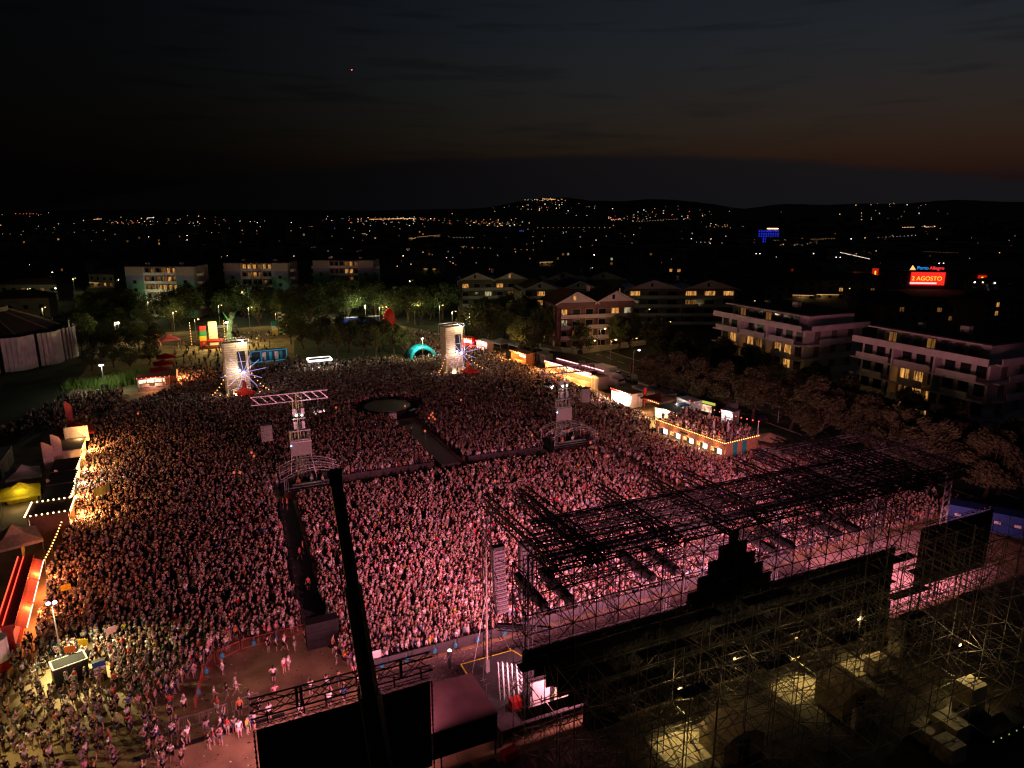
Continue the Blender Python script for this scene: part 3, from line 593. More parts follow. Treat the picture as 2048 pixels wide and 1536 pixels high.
# ------------------------------------------------------------------ delay towers, mixing canopies, round stage, catwalk
for s, u, v, lab in ((1, 13.4, 104.6, 'nearer the crane, ball on its far arm'), (-1, 57.4, 104.0, 'in front of the right-hand food stalls')):
    t = thing('delay_tower', 'lattice loudspeaker tower with a long cross arm, ' + lab, 'tower', S(u, v, 0), A, 'delay towers in the crowd')
    MB().truss((0, 0, 0), (0, 0, 13.9), .95, .95, 1.0, .07, .05).build('mast', ALU, t)
    MB().truss((-6.4 * s, 0, 13.4), (4.4 * s, 0, 13.4), .5, 1.2, 1.2, .085, .065).build('cross_arm', ALU, t)
    for z, w in ((8.3, 3.0), (10.2, 1.9), (6.9, 3.0)): MB().box((0, -.2, z), (w, .9, .12)).build('platform', ALU, t)
    for x in (-1.3, 1.3):
        MB().truss((x, -.3, 6.9), (x, -.3, 8.3), .3, .3, .5, .03, .02).build('side_frame', ALU, t); MB().box((x * .45, -.55, 9.2), (.42, .3, 1.1)).build('lamp_frame', ALU, t); MB().box((x * .45, -.55, 11.3), (.5, .3, .9)).build('lamp_frame', ALU, t)
    for x in (-.4, .45): MB().ball((x, -.72, 10.7), .13, 6, 4).build('lamp', LAMPW, t)
    MB().box((0, -.7, 5.55), (3.0, .12, 2.0)).build('screen_back', GREYP, t); MB().box((0, -.7, 6.68), (3.1, .3, .2)).build('screen_batten', ALU, t)
    MB().ball((-1.4, -.8, 6.2), .11, 6, 4).build('status_lamp', emat('status_lamp', (.2, .7, 1), 8), t)
    for x in (-2, 2): MB().tube((x * .7, -.6, 4.5), (x, -1.6, 0), .03, 3).build('guy_wire', STEEL, t)
    MB().box((0, 0, .35), (2.6, 2.6, .7)).build('ballast', GREYP, t)
    lamp('POINT', 'tower_light', S(u - .9, v - 2.6, 9.8), (1, .93, .82), 70, t, soft=.1); lamp('POINT', 'tower_light', S(u + 1.6, v - 2.8, 12.6), (1, .93, .82), 50, t, soft=.1)
    q = -4.6 * s
    line_array('grey loudspeaker stack hung from the tower arm ' + ('over the left crowd' if s > 0 else 'beside the right-hand mixing canopy'), u + q, v, 9.6, 7, 1.5, .34, .006, m=GREYP)
    bt = thing('mirror_ball', 'round mirror ball hanging from the tower arm ' + ('in the middle of the crowd' if s > 0 else 'near the right-hand stalls'), 'mirror ball', S(u + 2.9 * s, v - .3, 10.9), A, 'mirror balls')
    MB().ball((0, 0, 0), .92, 16, 10).build('ball', MIRROR, bt); MB().tube((0, 0, .9), (0, 0, 2.2), .03, 4).build('cable', STEEL, bt); MB().tube((0, 0, 0), (0, 0, .02), .94, 16).build('equator_band', ALU, bt)
    lamp('SPOT', 'ball_light', S(u + .4 * s, v - 1.5, 9.4), (1, .92, .8), 120, bt, S(u + 2.9 * s, v - .3, 10.9), angle=40, soft=.1)
for i, (u, v, lab) in enumerate(((10.0, 98.6, 'beside the crane boom'), (53.6, 99.4, 'below the right-hand tower'))):
    t = thing('mixing_canopy', 'arched truss canopy over the mixing desks ' + lab, 'canopy', S(u, v, 0), A, 'mixing desk canopies')
    MB().box((4.0, 3.2, .35), (8.2, 6.6, .7)).build('platform', DARKP, t); MB().box((4.0, -.12, .5), (8.2, .05, .9)).build('front_skirt', mat('red_brown_skirt', (.12, .03, .025), .8), t)
    for k, y in enumerate((.2, 2.6, 5.2)):
        b = MB(); pts = [Vector((x, y, 3.0 + 1.25 * (1 - ((x - 4) / 4.4) ** 2))) for x in [-.3 + .86 * q for q in range(11)]]
        b.path(pts, .07, 5); b.path([p - Vector((0, 0, .36)) for p in pts], .05, 4)
        for p in pts[::2]: b.tube(p, p - Vector((0, 0, .36)), .03, 3)
        b.build('arched_truss', ALU, t)
    for x in (.1, 7.9):
        for y in (.2, 5.2): MB().tube((x, y, .7), (x, y, 3.1), .07, 5).build('post', ALU, t)
    for x in (.35, .6, 7.3, 7.6): MB().tube((x, .2, .7), (x, .2, 2.9), .035, 4).build('post', ALU, t)
    MB().tube((.1, .1, 1.6), (7.9, .1, 1.6), .04, 4).tube((.1, .1, 1.2), (7.9, .1, 1.2), .03, 4).build('front_rail', ALU, t)
    d = MB().box((4, 1.6, 1.1), (5.6, .9, .8)).build('mixing_desk', DARKP, t); MB().box((4, 1.4, 1.53), (5.2, .5, .05)).build('fader_panel', GREYP, d)
    for x in (1.6, 6.3): MB().box((x, 4.2, 1.3), (.7, .7, 1.2)).build('equipment_rack', DARKP, t)
    lamp('POINT', 'desk_light', S(u + 4, v + .6, 2.6), (1, .85, .75), 14, t)
def ngon(c, r, n=36): return [(c[0] + r * math.cos(2 * math.pi * i / n), c[1] + r * math.sin(2 * math.pi * i / n)) for i in range(n)]
bs = thing('round_stage', 'round dark stage ringed by empty floor in the middle of the crowd', 'stage', S(35.3, 137.6, 0), A)
MB().prism(ngon((0, 0), 7.2), .005, .03).build('floor_ring', FLOORM, bs); MB().prism(ngon((0, 0), 4.7), .03, 1.1).build('plinth', DARKP, bs)
MB().prism(ngon((0, 0), 4.72), 1.1, 1.2).build('stage_top', mat('stage_top_ply', (.11, .095, .065), .6, var=.2), bs)
r_ = MB(); pts = [Vector((4.75 * math.cos(a), 4.75 * math.sin(a), 1.2)) for a in [R(200 + i * 10) for i in range(14)]]; r_.path(pts, .04, 4); r_.build('metal_rim', ALU, bs)
MB().box((-.6, -6.0, .6), (1.4, 1.0, 1.1)).build('white_box', WHITE, bs); MB().box((3.8, -4.6, .5), (2.2, 1.0, 1.0), .5).build('steps', DARKP, bs)
cw = thing('catwalk', 'long dark catwalk running from the round stage towards the main stage', 'catwalk', S(35.6, 112.0, 0), A)
for k in range(10): MB().box((0, -10.4 + k * 2.3, .5), (3.2, 2.28, 1.0)).build('deck_panel', mat('catwalk_grey', (.10, .085, .085), .7, var=.2), cw)
MB().box((2.2, 0, .02), (1.1, 23, .03)).build('service_lane', FLOORM, cw)
sheet('aisle_floor', [S(7.2, 64), S(9.6, 64), S(11.0, 98.4), S(8.4, 98.4)], .012, FLOORM); sheet('aisle_floor', [S(10.2, 99.0), S(62, 97.6), S(62, 101.2), S(10.2, 102.4)], .012, FLOORM); sheet('aisle_floor', [S(61, 56), S(63, 56), S(63, 97.5), S(61, 97.5)], .012, FLOORM)

# ------------------------------------------------------------------ crowd barriers
def barrier_proto(m, solid=False):
    f = MB(); L = 2.1
    f.tube((0, 0, .15), (0, 0, 1.1), .03, 4).tube((L, 0, .15), (L, 0, 1.1), .03, 4).tube((0, 0, 1.1), (L, 0, 1.1), .035, 4).tube((0, 0, .2), (L, 0, .2), .03, 4)
    bars = MB()
    for k in range(1, 13): bars.tube((k * L / 13, 0, .2), (k * L / 13, 0, 1.1), .012, 3)
    if solid: bars = MB().box((L / 2, .02, .62), (L - .06, .02, .9))
    ft = MB().box((0, 0, .04), (.08, .7, .06)).mesh('foot', m)
    return f.mesh('frame', m), bars.mesh('infill_bars', m), ft
BAR_RED = barrier_proto(mat('red_barrier_steel', (.42, .09, .07), .55, .2)); BAR_GREY = barrier_proto(STEEL); BAR_DARK = barrier_proto(mat('dark_barrier', (.09, .085, .09), .6, .3), True)
def barrier_row(proto, pts, phrase, group):
    segs = []
    for p, q in zip(pts, pts[1:]):
        p, q = S(*p), S(*q); n = max(1, round((q - p).length / 2.18))
        for k in range(n): segs.append((p.lerp(q, k / n), math.atan2(q.y - p.y, q.x - p.x)))
    for i, (p, rz) in enumerate(segs):
        t = thing('crowd_barrier', phrase.replace('#', ordn(i)), 'barrier', p, rz, group)
        inst('frame', proto[0], t); inst('infill_bars', proto[1], t); inst('foot', proto[2], t, (.1, 0, 0)); inst('foot', proto[2], t, (2.0, 0, 0))
barrier_row(BAR_RED, [(-2.6, 56.6), (-1.9, 60.6), (-.6, 62.8), (1.6, 63.7), (7.4, 63.9)], '# red-lit steel barrier around the empty clearing, counting from its left end', 'red barriers around the clearing')
barrier_row(BAR_GREY, [(-6.6, 54.6), (-2.3, 54.6), (2.6, 55.3)], '# grey steel barrier crossing the pink ground, counting from its left end', 'grey barriers on the pink ground')
barrier_row(BAR_DARK, [(11.2, 55.5), (61.5, 55.3)], '# dark barrier at the stage front, counting from the crane', 'stage front barriers')
barrier_row(BAR_DARK, [(7.3, 65), (9.2, 98)], '# dark barrier along the aisle left of the crane, counting from the stage', 'left aisle barriers')
barrier_row(BAR_DARK, [(19, 102.3), (33.2, 101.9)], '# barrier behind the cross aisle left of the catwalk, counting from the crane', 'cross aisle barriers')
barrier_row(BAR_DARK, [(39.2, 122), (39.2, 102.2), (52, 101.4)], '# barrier right of the catwalk, counting from the round stage', 'catwalk barriers')
BAGM = [mat('blue_bag', (.03, .24, .36), .6), mat('green_bag', (.03, .3, .12), .6)]
for i, (u, v) in enumerate(((12.6, 55.1), (14.9, 55.1), (17.6, 55.2), (19.6, 55.2), (21.8, 55.1), (24.6, 55.1), (26.9, 55.1), (-2.3, 58.0), (-1.6, 60.8), (-.2, 62.6), (2.6, 63.4), (4.6, 63.5))):
    t = thing('water_bag', '%s blue plastic bag hung on the barriers, counting from the %s' % ((ORD[i], 'crane along the stage front') if i < 7 else (ORD[i - 7], 'stage end of the clearing')), 'bag', S(u, v, .62), A)
    MB().ball((0, 0, 0), .2, 7, 5, (1, .5, 1.5)).build('bag', BAGM[0], t); MB().tube((0, 0, .35), (0, .15, .5), .04, 4).build('knot', BAGM[0], t)
pb = thing('pit_speakers', 'black stack of speaker cabinets at the corner of the clearing', 'loudspeakers', S(8.6, 61.6, 0), A)
for k in range(3): MB().box((0, 0, .45 + k * .9), (3.0, 1.2, .86)).build('speaker_cabinet', BLACKC, pb); MB().box((0, -.62, .86 + k * .9), (2.9, .02, .03)).build('trim_strip', DARKP, pb)
wb = thing('white_board', 'white sign board standing on the ground beside the crane boom', 'sign board', S(12.3, 55.9, 0), A); MB().box((0, 0, 1.0), (.9, .05, 1.5)).build('board', WHITE, wb); MB().tube((0, .1, 0), (0, .02, 1.4), .04, 4).build('stand', STEEL, wb)

for i, (px, py, m, lab) in enumerate(((166, 1286, YELC, 'yellow cardboard placard held above the crowd near the black generator'), (140, 1300, ORNG, 'orange placard held above the crowd at the lower left'), (132, 1176, YELC, 'small yellow placard held up beside the long red bar'), (222, 1262, CREAM, 'cream placard held up in the brightest yellow lit part of the crowd'), (205, 985, mat('green_flag_cloth', (.14, .16, .03), .8), 'large dull green flag waving over the left crowd'))):
    p = G(px, py, 2.2); t = thing('placard' if i < 4 else 'waved_flag', lab, 'placard' if i < 4 else 'flag', Vector((p.x, p.y, 0)), A - .4 + .3 * i)
    w = .9 if i < 4 else 2.6; MB().tube((0, .03, 1.3), (0, .03, 2.4), .02, 4).build('stick', WOOD, t)
    b = MB(); n_ = 6
    for k in range(n_): x0, x1 = -w / 2 + w * k / n_, -w / 2 + w * (k + 1) / n_; y0, y1 = (.1 * math.sin(k * 1.3), .1 * math.sin((k + 1) * 1.3)) if i == 4 else (0, 0); b.add([(x0, y0, 1.95), (x1, y1, 1.95), (x1, y1, 2.6 + (.5 if i == 4 else 0)), (x0, y0, 2.6 + (.5 if i == 4 else 0)), (x0, y0 + .02, 1.95), (x1, y1 + .02, 1.95), (x1, y1 + .02, 2.6 + (.5 if i == 4 else 0)), (x0, y0 + .02, 2.6 + (.5 if i == 4 else 0))], [(0, 1, 2, 3), (7, 6, 5, 4), (3, 2, 6, 7), (0, 4, 5, 1)])
    b.build('board' if i < 4 else 'cloth', m, t)
# trodden litter and cable ramps on the open ground
lit_ = MB(); lq = random.Random(8)
for i in range(2600):
    if i % 3: u, v = lq.uniform(-22, 13), lq.uniform(44, 63.5)
    else: u, v = lq.uniform(11, 60), lq.uniform(51.6, 55)
    p = S(u, v, .03); a = lq.uniform(0, 6.28); r = lq.uniform(.03, .11); lit_.k = lq.choice((0, 1, 1, 2, 2)); lit_.add([(p.x + r * math.cos(a + q), p.y + r * .7 * math.sin(a + q), p.z + (.02 if q > 3 else 0)) for q in (0, 1.57, 3.14, 4.71)], [(0, 1, 2, 3)])
tag(lit_.build('litter', [WHITE, GREYP, DARKP]), 'cups and scraps trodden into the open ground', None, None, 'stuff')
for i, (a_, b_) in enumerate((((-7, 52.6), (4, 53.0)), ((8.0, 63.4), (12.0, 55.0)), ((18.6, 52.3), (44, 52.3)))):
    p, q = S(*a_), S(*b_); t = thing('cable_ramp', 'dark cable ramp lying on the ground %s' % ('before the grey barrier', 'beside the speaker stack', 'along the stage front')[i], 'cable ramp', p, math.atan2(q.y - p.y, q.x - p.x)); n_ = int((q - p).length / 1.0)
    rm = MB().extr([(0, .02), (.98, .02), (.98, .07), (0, .07)], -.25, .25).mesh('ramp_section', DARKP)
    for k in range(n_): inst('ramp_section', rm, t, (k, 0, 0))
# ------------------------------------------------------------------ towers of upright containers with LED starbursts
CORTEN = mat('cream_container_steel', (.55, .47, .34), .6, var=.25, scale=1.2); CORTD = mat('dark_container_steel', (.08, .07, .06), .6, var=.3)
RIBM = mat('shadowed_rib_steel', (.42, .34, .22), .6, var=.3)  # darker rib tone, groove shade put into the colour
def upright(parent, x, m):
    b = MB(); b.box((x, 0, 6.1), (2.42, 2.56, 12.2)); o = b.build('container', m, parent)
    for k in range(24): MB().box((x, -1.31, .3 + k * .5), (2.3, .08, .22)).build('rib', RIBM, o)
    for k in range(12): MB().box((x - 1.24, 0, .5 + k), (.08, 2.3, .3)).build('rib', m, o)
for s, (u, v), lab in ((0, (8.6, 162.6), 'on the left'), (1, (58.6, 163.0), 'on the right')):
    t = thing('container_tower', 'tall cream-lit tower of upright shipping containers behind the crowd ' + lab, 'tower', S(u, v, 0), A + (.12 if s == 0 else .2), 'container towers')
    upright(t, -1.24, CORTEN); upright(t, 1.24, CORTEN)
    for x, y in ((-2.7, -1.5), (2.7, -1.5), (2.7, 1.6), (-2.7, 1.6)): MB().tube((x, y, 0), (x, y, 12.9), .05, 4).build('corner_post', STEEL, t)
    MB().tube((-2.7, -1.5, 12.8), (2.7, -1.5, 12.8), .05, 4).tube((-2.7, 1.6, 12.8), (2.7, 1.6, 12.8), .05, 4).tube((-2.7, -1.5, 12.8), (-2.7, 1.6, 12.8), .05, 4).tube((2.7, -1.5, 12.8), (2.7, 1.6, 12.8), .05, 4).build('top_frame', STEEL, t)
    op = MB().box((1.0, -1.4, 8.0), (1.6, .1, 4.6)).build('dark_opening', BLACKC, t); MB().box((1.0, -1.46, 8.0), (1.9, .04, .12)).build('lintel', STEEL, op)
    for z in (3.4, 6.6, 9.8): MB().box((0, 1.9, z), (5.2, 1.1, .1)).build('rear_gallery', DARKP, t)
    MB().tube((-.9, -2.2, 0), (-.9, -2.2, 2.3), .75, 12, .75).build('tank', CREAM, t); MB().box((1.2, -2.3, 1.1), (2.1, 1.0, 2.2)).build('lower_box', CREAM, t)
    for x, z, pw in ((-1.2, 1.0, 210), (1.4, 12.4, 260), (.2, 6.2, 190)): 
        MB().box((x, -2.0, z), (.35, .3, .2)).build('floodlight', LAMPW, t)
        lamp('POINT', 'tower_flood', t.matrix_basis @ Vector((x, -3.0, z)), (1, .83, .60), pw * 2.8, t, soft=.2)
    sb = thing('led_starburst', 'violet white starburst of LED tubes hung on the container tower ' + lab, 'light sculpture', t.matrix_basis @ Vector((.9, -3.0, 5.9)), A, 'LED starbursts')
    MB().ball((0, 0, 0), .32, 8, 5).build('hub', emat('led_hub', (.86, .78, 1), 5), sb)
    for k in range(12):
        a = R(8 + k * 30); r2 = (4.7, 4.2, 3.9)[k % 3]; MB().tube((.3 * math.cos(a), 0, .3 * math.sin(a)), (r2 * math.cos(a), -.25 * (k % 2), r2 * math.sin(a)), .04, 5, .03).build('led_tube', LEDPURP, sb)
    MB().tube((0, .1, 0), (-.9, 1.6, 0), .06, 4).build('bracket', STEEL, sb)
    lamp('POINT', 'starburst_light', t.matrix_basis @ Vector((.9, -3.8, 5.9)), (.75, .6, 1), 90, sb)
    g = thing('bulb_garland', 'garlands of warm bulbs strung down to the crowd from the container tower ' + lab, 'string lights', t.matrix_basis @ Vector((0, -2, 0)), A, 'bulb garlands')
    for x in (-1, 1): bulbs(g, line((x * 2.7, 0, 5.4), (x * 5.6, -3.2, 2.2), 7, .5))
    bulbs(g, line((-5.6, -3.2, 2.2), (0, -4.4, 2.6), 5, .4)); bulbs(g, line((0, -4.4, 2.6), (5.6, -3.2, 2.2), 4, .4))
    MB().tube((-5.6, -3.2, 0), (-5.6, -3.2, 2.3), .05, 4).tube((5.6, -3.2, 0), (5.6, -3.2, 2.3), .05, 4).tube((0, -4.4, 0), (0, -4.4, 2.6), .05, 4).build('pole', STEEL, g)

# ------------------------------------------------------------------ stalls, tents, flags
KS = 1.0
def S_(u, v, z=0): return S(u * KS, v * KS, z)
def tent(label, u, v, w, h, m, rz=0.0, peak=1.4, d=None, post=True):
    d = d or w; t = thing('tent', label, 'tent', S_(u, v, 0), A + rz)
    P = [(-w / 2, -d / 2, h), (w / 2, -d / 2, h), (w / 2, d / 2, h), (-w / 2, d / 2, h), (0, 0, h + peak), (-w * .2, -d * .2, h + peak * .42), (w * .2, -d * .2, h + peak * .42), (w * .2, d * .2, h + peak * .42), (-w * .2, d * .2, h + peak * .42)]
    F = [(0, 1, 6, 5), (1, 2, 7, 6), (2, 3, 8, 7), (3, 0, 5, 8), (5, 6, 4), (6, 7, 4), (7, 8, 4), (8, 5, 4)]
    MB().add(P, F).build('roof', m, t)
    va = MB()
    for a, b in ((0, 1), (1, 2), (2, 3), (3, 0)): va.poly([P[a], P[b], (P[b][0], P[b][1], h - .35), (P[a][0], P[a][1], h - .35)])
    va.build('valance', m, t)
    for x in (-1, 1):
        for y in (-1, 1): MB().tube((x * w * .48, y * d * .48, 0), (x * w * .48, y * d * .48, h), .05, 4).build('post', STEEL, t)
    return t
def flag(label, u, v, h, m, rz=0.0, w=.9, z=0):
    t = thing('feather_flag', label, 'flag', S_(u, v, z), A + rz)
    MB().tube((0, 0, 0), (0, 0, h), .035, 4).build('pole', STEEL, t)
    n = 8; P = []; F = []
    for i in range(n + 1):
        k = i / n; zz = h * (.3 + .7 * k); ww = w * (1 if k < .75 else 1 - ((k - .75) / .25) ** 2 * .8); P += [(.03, 0, zz), (.03 + ww, .12 * math.sin(k * 5), zz), (.03, .03, zz), (.03 + ww, .03 + .12 * math.sin(k * 5), zz)]
    for i in range(n): o = i * 4; F += [(o, o + 1, o + 5, o + 4), (o + 2, o + 6, o + 7, o + 3), (o + 1, o + 3, o + 7, o + 5)]
    MB().add(P, F).build('banner', m, t); return t
def kiosk(label, u, v, w, d, h, rz, wm, rm, glow=GLOWIN, bulbrow=True, power=120, col=(1, .55, .22), awn=None, me=BULBME, sign=None, awd=1.9):
    t = thing('food_kiosk', label, 'kiosk', S_(u, v, 0), A + rz)
    MB().box((0, d / 2 - .06, h / 2), (w, .12, h)).build('back_wall', wm, t)
    for x in (-1, 1): MB().box((x * (w / 2 - .06), -.05, h / 2), (.12, d - .24, h)).build('side_wall', wm, t)
    MB().box((0, -d / 2 + .25, .5), (w - .26, .5, 1.0)).build('counter', wm, t); MB().box((0, 0, h + .07), (w + .3, d + .4, .14)).build('roof', rm, t)
    MB().box((0, -d / 2 - .08, h - .18), (w, .1, .36)).build('fascia', sign or wm, t)
    n = max(2, int(w / 1.6))
    for k in range(n): MB().box((-w / 2 + (k + .5) * w / n, d / 2 - .17, h * .62), (w / n - .25, .06, h * .5)).build('lit_menu_board', glow, t)  # emissive panels added to stand for the lit interior
    if awn:
        for k in range(max(1, int(w / 4.6))):
            ww = w / max(1, int(w / 4.6)); x = -w / 2 + (k + .5) * ww
            MB().poly([(x - ww / 2 + .1, -d / 2, h - .05), (x + ww / 2 - .1, -d / 2, h - .05), (x + ww / 2 - .1, -d / 2 - awd, h - .7), (x - ww / 2 + .1, -d / 2 - awd, h - .7)]).build('awning', awn, t)
    if bulbrow: bulbs(t, line((-w / 2, -d / 2 - .2, h + .1), (w / 2, -d / 2 - .2, h + .1), max(4, int(w / .75))), me)
    M4 = t.matrix_basis
    if power:
        for k in range(max(1, round(w / 6))):
            x = -w / 2 + (k + .5) * w / max(1, round(w / 6)); lamp('POINT', 'kiosk_light', M4 @ Vector((x, -d / 2 - (1.0 if not awn else awd + .5), (2.3 if not awn else 2.9))), col, power * 4.4, t, soft=.15)
            if awn: lamp('POINT', 'awning_light', M4 @ Vector((x, -d / 2 - .6, h - .75)), col, power * 2.0, t, soft=.15)
    return t
LFT, RGT = R(90), R(-90)
kiosk('long bar with a sloping red striped awning and red strip lights at the left edge', -18.3, 79.3, 15.0, 1.1, 3.0, LFT + .05, mat('red_bar_wall', (.30, .04, .03), .6), mat('red_stripe_roof', (.30, .04, .03), .6, var=.5, scale=9), GLOWIN, False, 200, (1, .28, .08), canvas('red_stripe_awning', (.62, .10, .06), .5, .6, 14), awd=.95)
nb_ = thing('neon_strip', 'glowing red light strips along the long bar roof at the left edge', 'neon lights', S(-18.3, 79.3, 0), A + LFT + .05)
MB().box((0, .72, 3.2), (15.2, .08, .08)).build('rear_strip', NEONR, nb_); MB().box((0, .2, 3.18), (15, .06, .06)).build('middle_strip', NEONR, nb_)
for k in range(3): MB().box((-5.0 + k * 5.0, -1.55, 2.32), (4.5, .07, .07)).build('awning_strip', emat('neon_warm_white', (1, .50, .36), 4), nb_); MB().box((-5.0 + k * 5.0, -.62, 2.99), (4.5, .14, .08)).build('inner_strip', emat('neon_amber', (1, .40, .08), 4), nb_)
KS = .93
flag('yellow banner flag beside the long red bar', -20.4, 93.4, 4.2, YELC, LFT, 1.2)
g = thing('bulb_garland', 'string of warm bulbs along the fence between the red bar and the square stall', 'string lights', S_(-18.6, 93, 0), A)
bulbs(g, line((0, .6, 1.9), (.7, 10.2, 2.6), 15, .2))
for y in (.6, 5.4, 10.2): MB().tube((.1, y, 0), (.3, y, 2.4), .04, 4).build('pole', STEEL, g)
tent('beige canvas tent behind the bulb garland at the left edge', -22.6, 101.0, 5.0, 2.6, BEIGEC, .3, 1.8)
t = kiosk('square stall with its flat roof outlined by bright bulbs', -19.4, 107.6, 4.6, 4.4, 3.4, LFT, mat('dark_wood_stall', (.12, .07, .04), .8), mat('brown_stall_roof', (.07, .05, .03), .8), GLOWIN, False, 640, (1, .40, .11))
for a, b in (((-2.4, -2.4), (2.4, -2.4)), ((2.4, -2.4), (2.4, 2.4)), ((2.4, 2.4), (-2.4, 2.4)), ((-2.4, 2.4), (-2.4, -2.4))): bulbs(t, line((*a, 3.62), (*b, 3.62), 9), BULBWME)
kiosk('low kiosk with pale glowing front between the square stall and the yellow tent', -19.6, 115.4, 5.2, 3, 2.8, LFT, CREAM, ROOFD, GLOWIN, True, 420, (1, .45, .14), None, BULBWME)
kiosk('dark roofed kiosk lit white inside in front of the yellow tent', -19.8, 121.6, 5.0, 3, 2.9, LFT, DARKP, ROOFD, GLOWW, True, 260, (1, .62, .34), None, BULBWME)
kiosk('kiosk with a cluster of bright white lamps beside the two tall flags', -20.2, 128.4, 5.4, 3, 2.8, LFT, CREAM, ROOFD, GLOWW, True, 460, (1, .44, .14), None, BULBWME)
kiosk('cream kiosk with an upright lit sign panel below the red peaked tent', -20.6, 139.4, 6.5, 3.2, 2.9, LFT, CREAM, mat('beige_roof', (.3, .25, .18), .8), GLOWIN, True, 600, (1, .40, .11))
sp = thing('sign_panel', 'cream lit sign panel standing upright on the kiosk below the red tent', 'sign', S_(-20.0, 143.2, 0), A); MB().box((0, 0, 3.6), (3.2, .2, 2.6)).build('panel', CREAM, sp); MB().box((-1.7, .1, 3.4), (.2, 1.6, 3.2)).build('side_panel', CREAM, sp); MB().tube((0, .2, 0), (0, .2, 3.4), .06, 4).build('post', STEEL, sp)
lamp('POINT', 'sign_light', S_(-19.6, 141.8, 3.4), (1, .6, .25), 120, sp)
tent('red peaked tent at the upper end of the left food row', -21.0, 149.5, 5.4, 2.8, REDC, .1, 1.5); flag('tall pale red flag above the red peaked tent', -22.6, 151.4, 7.6, mat('pale_red_flag', (.45, .10, .08), .8), .4, 1.1)
flag('first of two tall pale feather flags beside the left kiosks', -22.6, 133.6, 6.4, PINKC, .2, 1.3); flag('second tall pale feather flag, nearer the yellow tent', -23.4, 130.2, 6.2, PINKC, .2, 1.3)
flag('small cream pennant flag by the dark roofed kiosk', -21.2, 124.4, 3.4, CREAM, 1.2, .7); flag('small cream flag by the low glowing kiosk', -21.6, 119.6, 3.6, BEIGEC, 1.2, .7)
tent('white peaked tent behind the left food row', -26.0, 128.0, 4.4, 2.5, WHTC, .2, 1.3); tt = tent('bright yellow tent lit from inside behind the left food row', -25.0, 119.6, 4.6, 2.4, YELC, .15, 1.3)
MB().box((0, 1.9, 1.1), (3.6, .06, 2.0)).build('back_wall', YELC, tt); lamp('POINT', 'tent_light', S_(-24.8, 118.6, 2.1), (1, .85, .5), 130, tt); lamp('POINT', 'tent_light', S_(-23.6, 116.2, 3.6), (1, .9, .6), 70, tt)
flag('yellow feather flag left of the yellow tent', -29.0, 118.6, 3.6, YELC, .9, .9)
def box_unit(name, label, cat, u, v, d, m, rz=0.0, doors=2):
    t = thing(name, label, cat, S_(u, v, 0), A + rz); MB().box((0, 0, d[2] / 2), d).build('body', m, t); MB().box((0, 0, d[2] + .05), (d[0] + .1, d[1] + .1, .1)).build('roof', m, t)
    for k in range(doors): MB().box((-d[0] / 2 + (k + .5) * d[0] / doors, -d[1] / 2 - .02, d[2] * .45), (d[0] / doors * .6, .05, d[2] * .8)).build('door', GREYP, t)
    for k in range(int(d[0] / .5)): MB().box((-d[0] / 2 + .25 + k * .5, d[1] / 2 + .02, d[2] / 2), (.2, .05, d[2] * .9)).build('rib', m, t)
    return t
box_unit('storage_container', 'grey white container behind the white tent at the left edge', 'container', -31.5, 139.0, (9, 2.5, 2.6), GREYP, LFT); box_unit('storage_container', 'dark container at the left edge beside the yellow tent', 'container', -31.0, 115.0, (6, 2.5, 2.6), mat('dark_grey_steel', (.10, .10, .10), .6), LFT)
box_unit('storage_container', 'brown container behind the square bulb-lit stall', 'container', -27.6, 109.0, (6, 2.5, 2.6), mat('brown_steel', (.16, .10, .06), .6), LFT); box_unit('storage_container', 'pale container behind the beige tent', 'container', -28.0, 100.5, (6, 2.5, 2.7), GREYP, LFT)
wt = thing('white_tank', 'white tank with a red base at the lower left edge beside the red bar', 'tank', S(-18.4, 70.0, 0), A); MB().tube((0, 0, .9), (0, 0, 3.0), .9, 12, None, True).build('tank', WHITE, wt); MB().tube((0, 0, 0), (0, 0, .9), .92, 12).build('base', REDC, wt)

KS = 1.0
# left rear: red kiosk, parasol, arch
kk = kiosk('red roofed kiosk with two open hatches facing the stage at the left', -8.4, 178.4, 6.6, 4.2, 3.0, 0.0, mat('grey_white_kiosk', (.42, .42, .40), .7), mat('dark_red_roof', (.22, .03, .03), .7), GLOWIN, True, 90, (1, .35, .2), None, BULBRME)
for x in (-1.7, 1.0):
    h_ = MB().box((x, -2.35, 2.2), (1.5, .5, .08)).build('hatch', WHITE, kk); MB().box((x, -2.2, 1.3), (1.5, .06, .7)).build('sign_board', WHITE, kk)
kiosk('side stall glowing orange beside the red roofed kiosk', -5.0, 180.5, 6.0, 2.6, 2.8, LFT, mat('orange_wall', (.4, .14, .05), .7), mat('dark_red_roof', (.2, .03, .03)), GLOWIN, True, 420, (1, .36, .12))
tent('pink red striped tent at the head of the left rear stalls', -5.6, 233.0, 5.0, 2.6, mat('striped_pink_canvas', (.55, .10, .14), .8, var=.6, scale=6), .3, 1.6)
g = thing('bulb_garland', 'red bulb garland climbing beside the striped tent', 'string lights', S(-7.5, 226, 0), A); bulbs(g, line((0, -6, 3), (-2.2, 12, 6.0), 12, .2), BULBRME); MB().tube((-2.2, 12, 0), (-2.2, 12, 6), .05, 4).tube((0, -6, 0), (0, -6, 3), .05, 4).build('pole', STEEL, g)
for k, (u, v) in enumerate(((-7.2, 188.0), (-6.6, 196.0), (-6.2, 205.0))): tent('low red canopy in the left rear row, %s from the red roofed kiosk' % ORD[k], u, v, 4.6, 2.5, REDC, .1, .8)
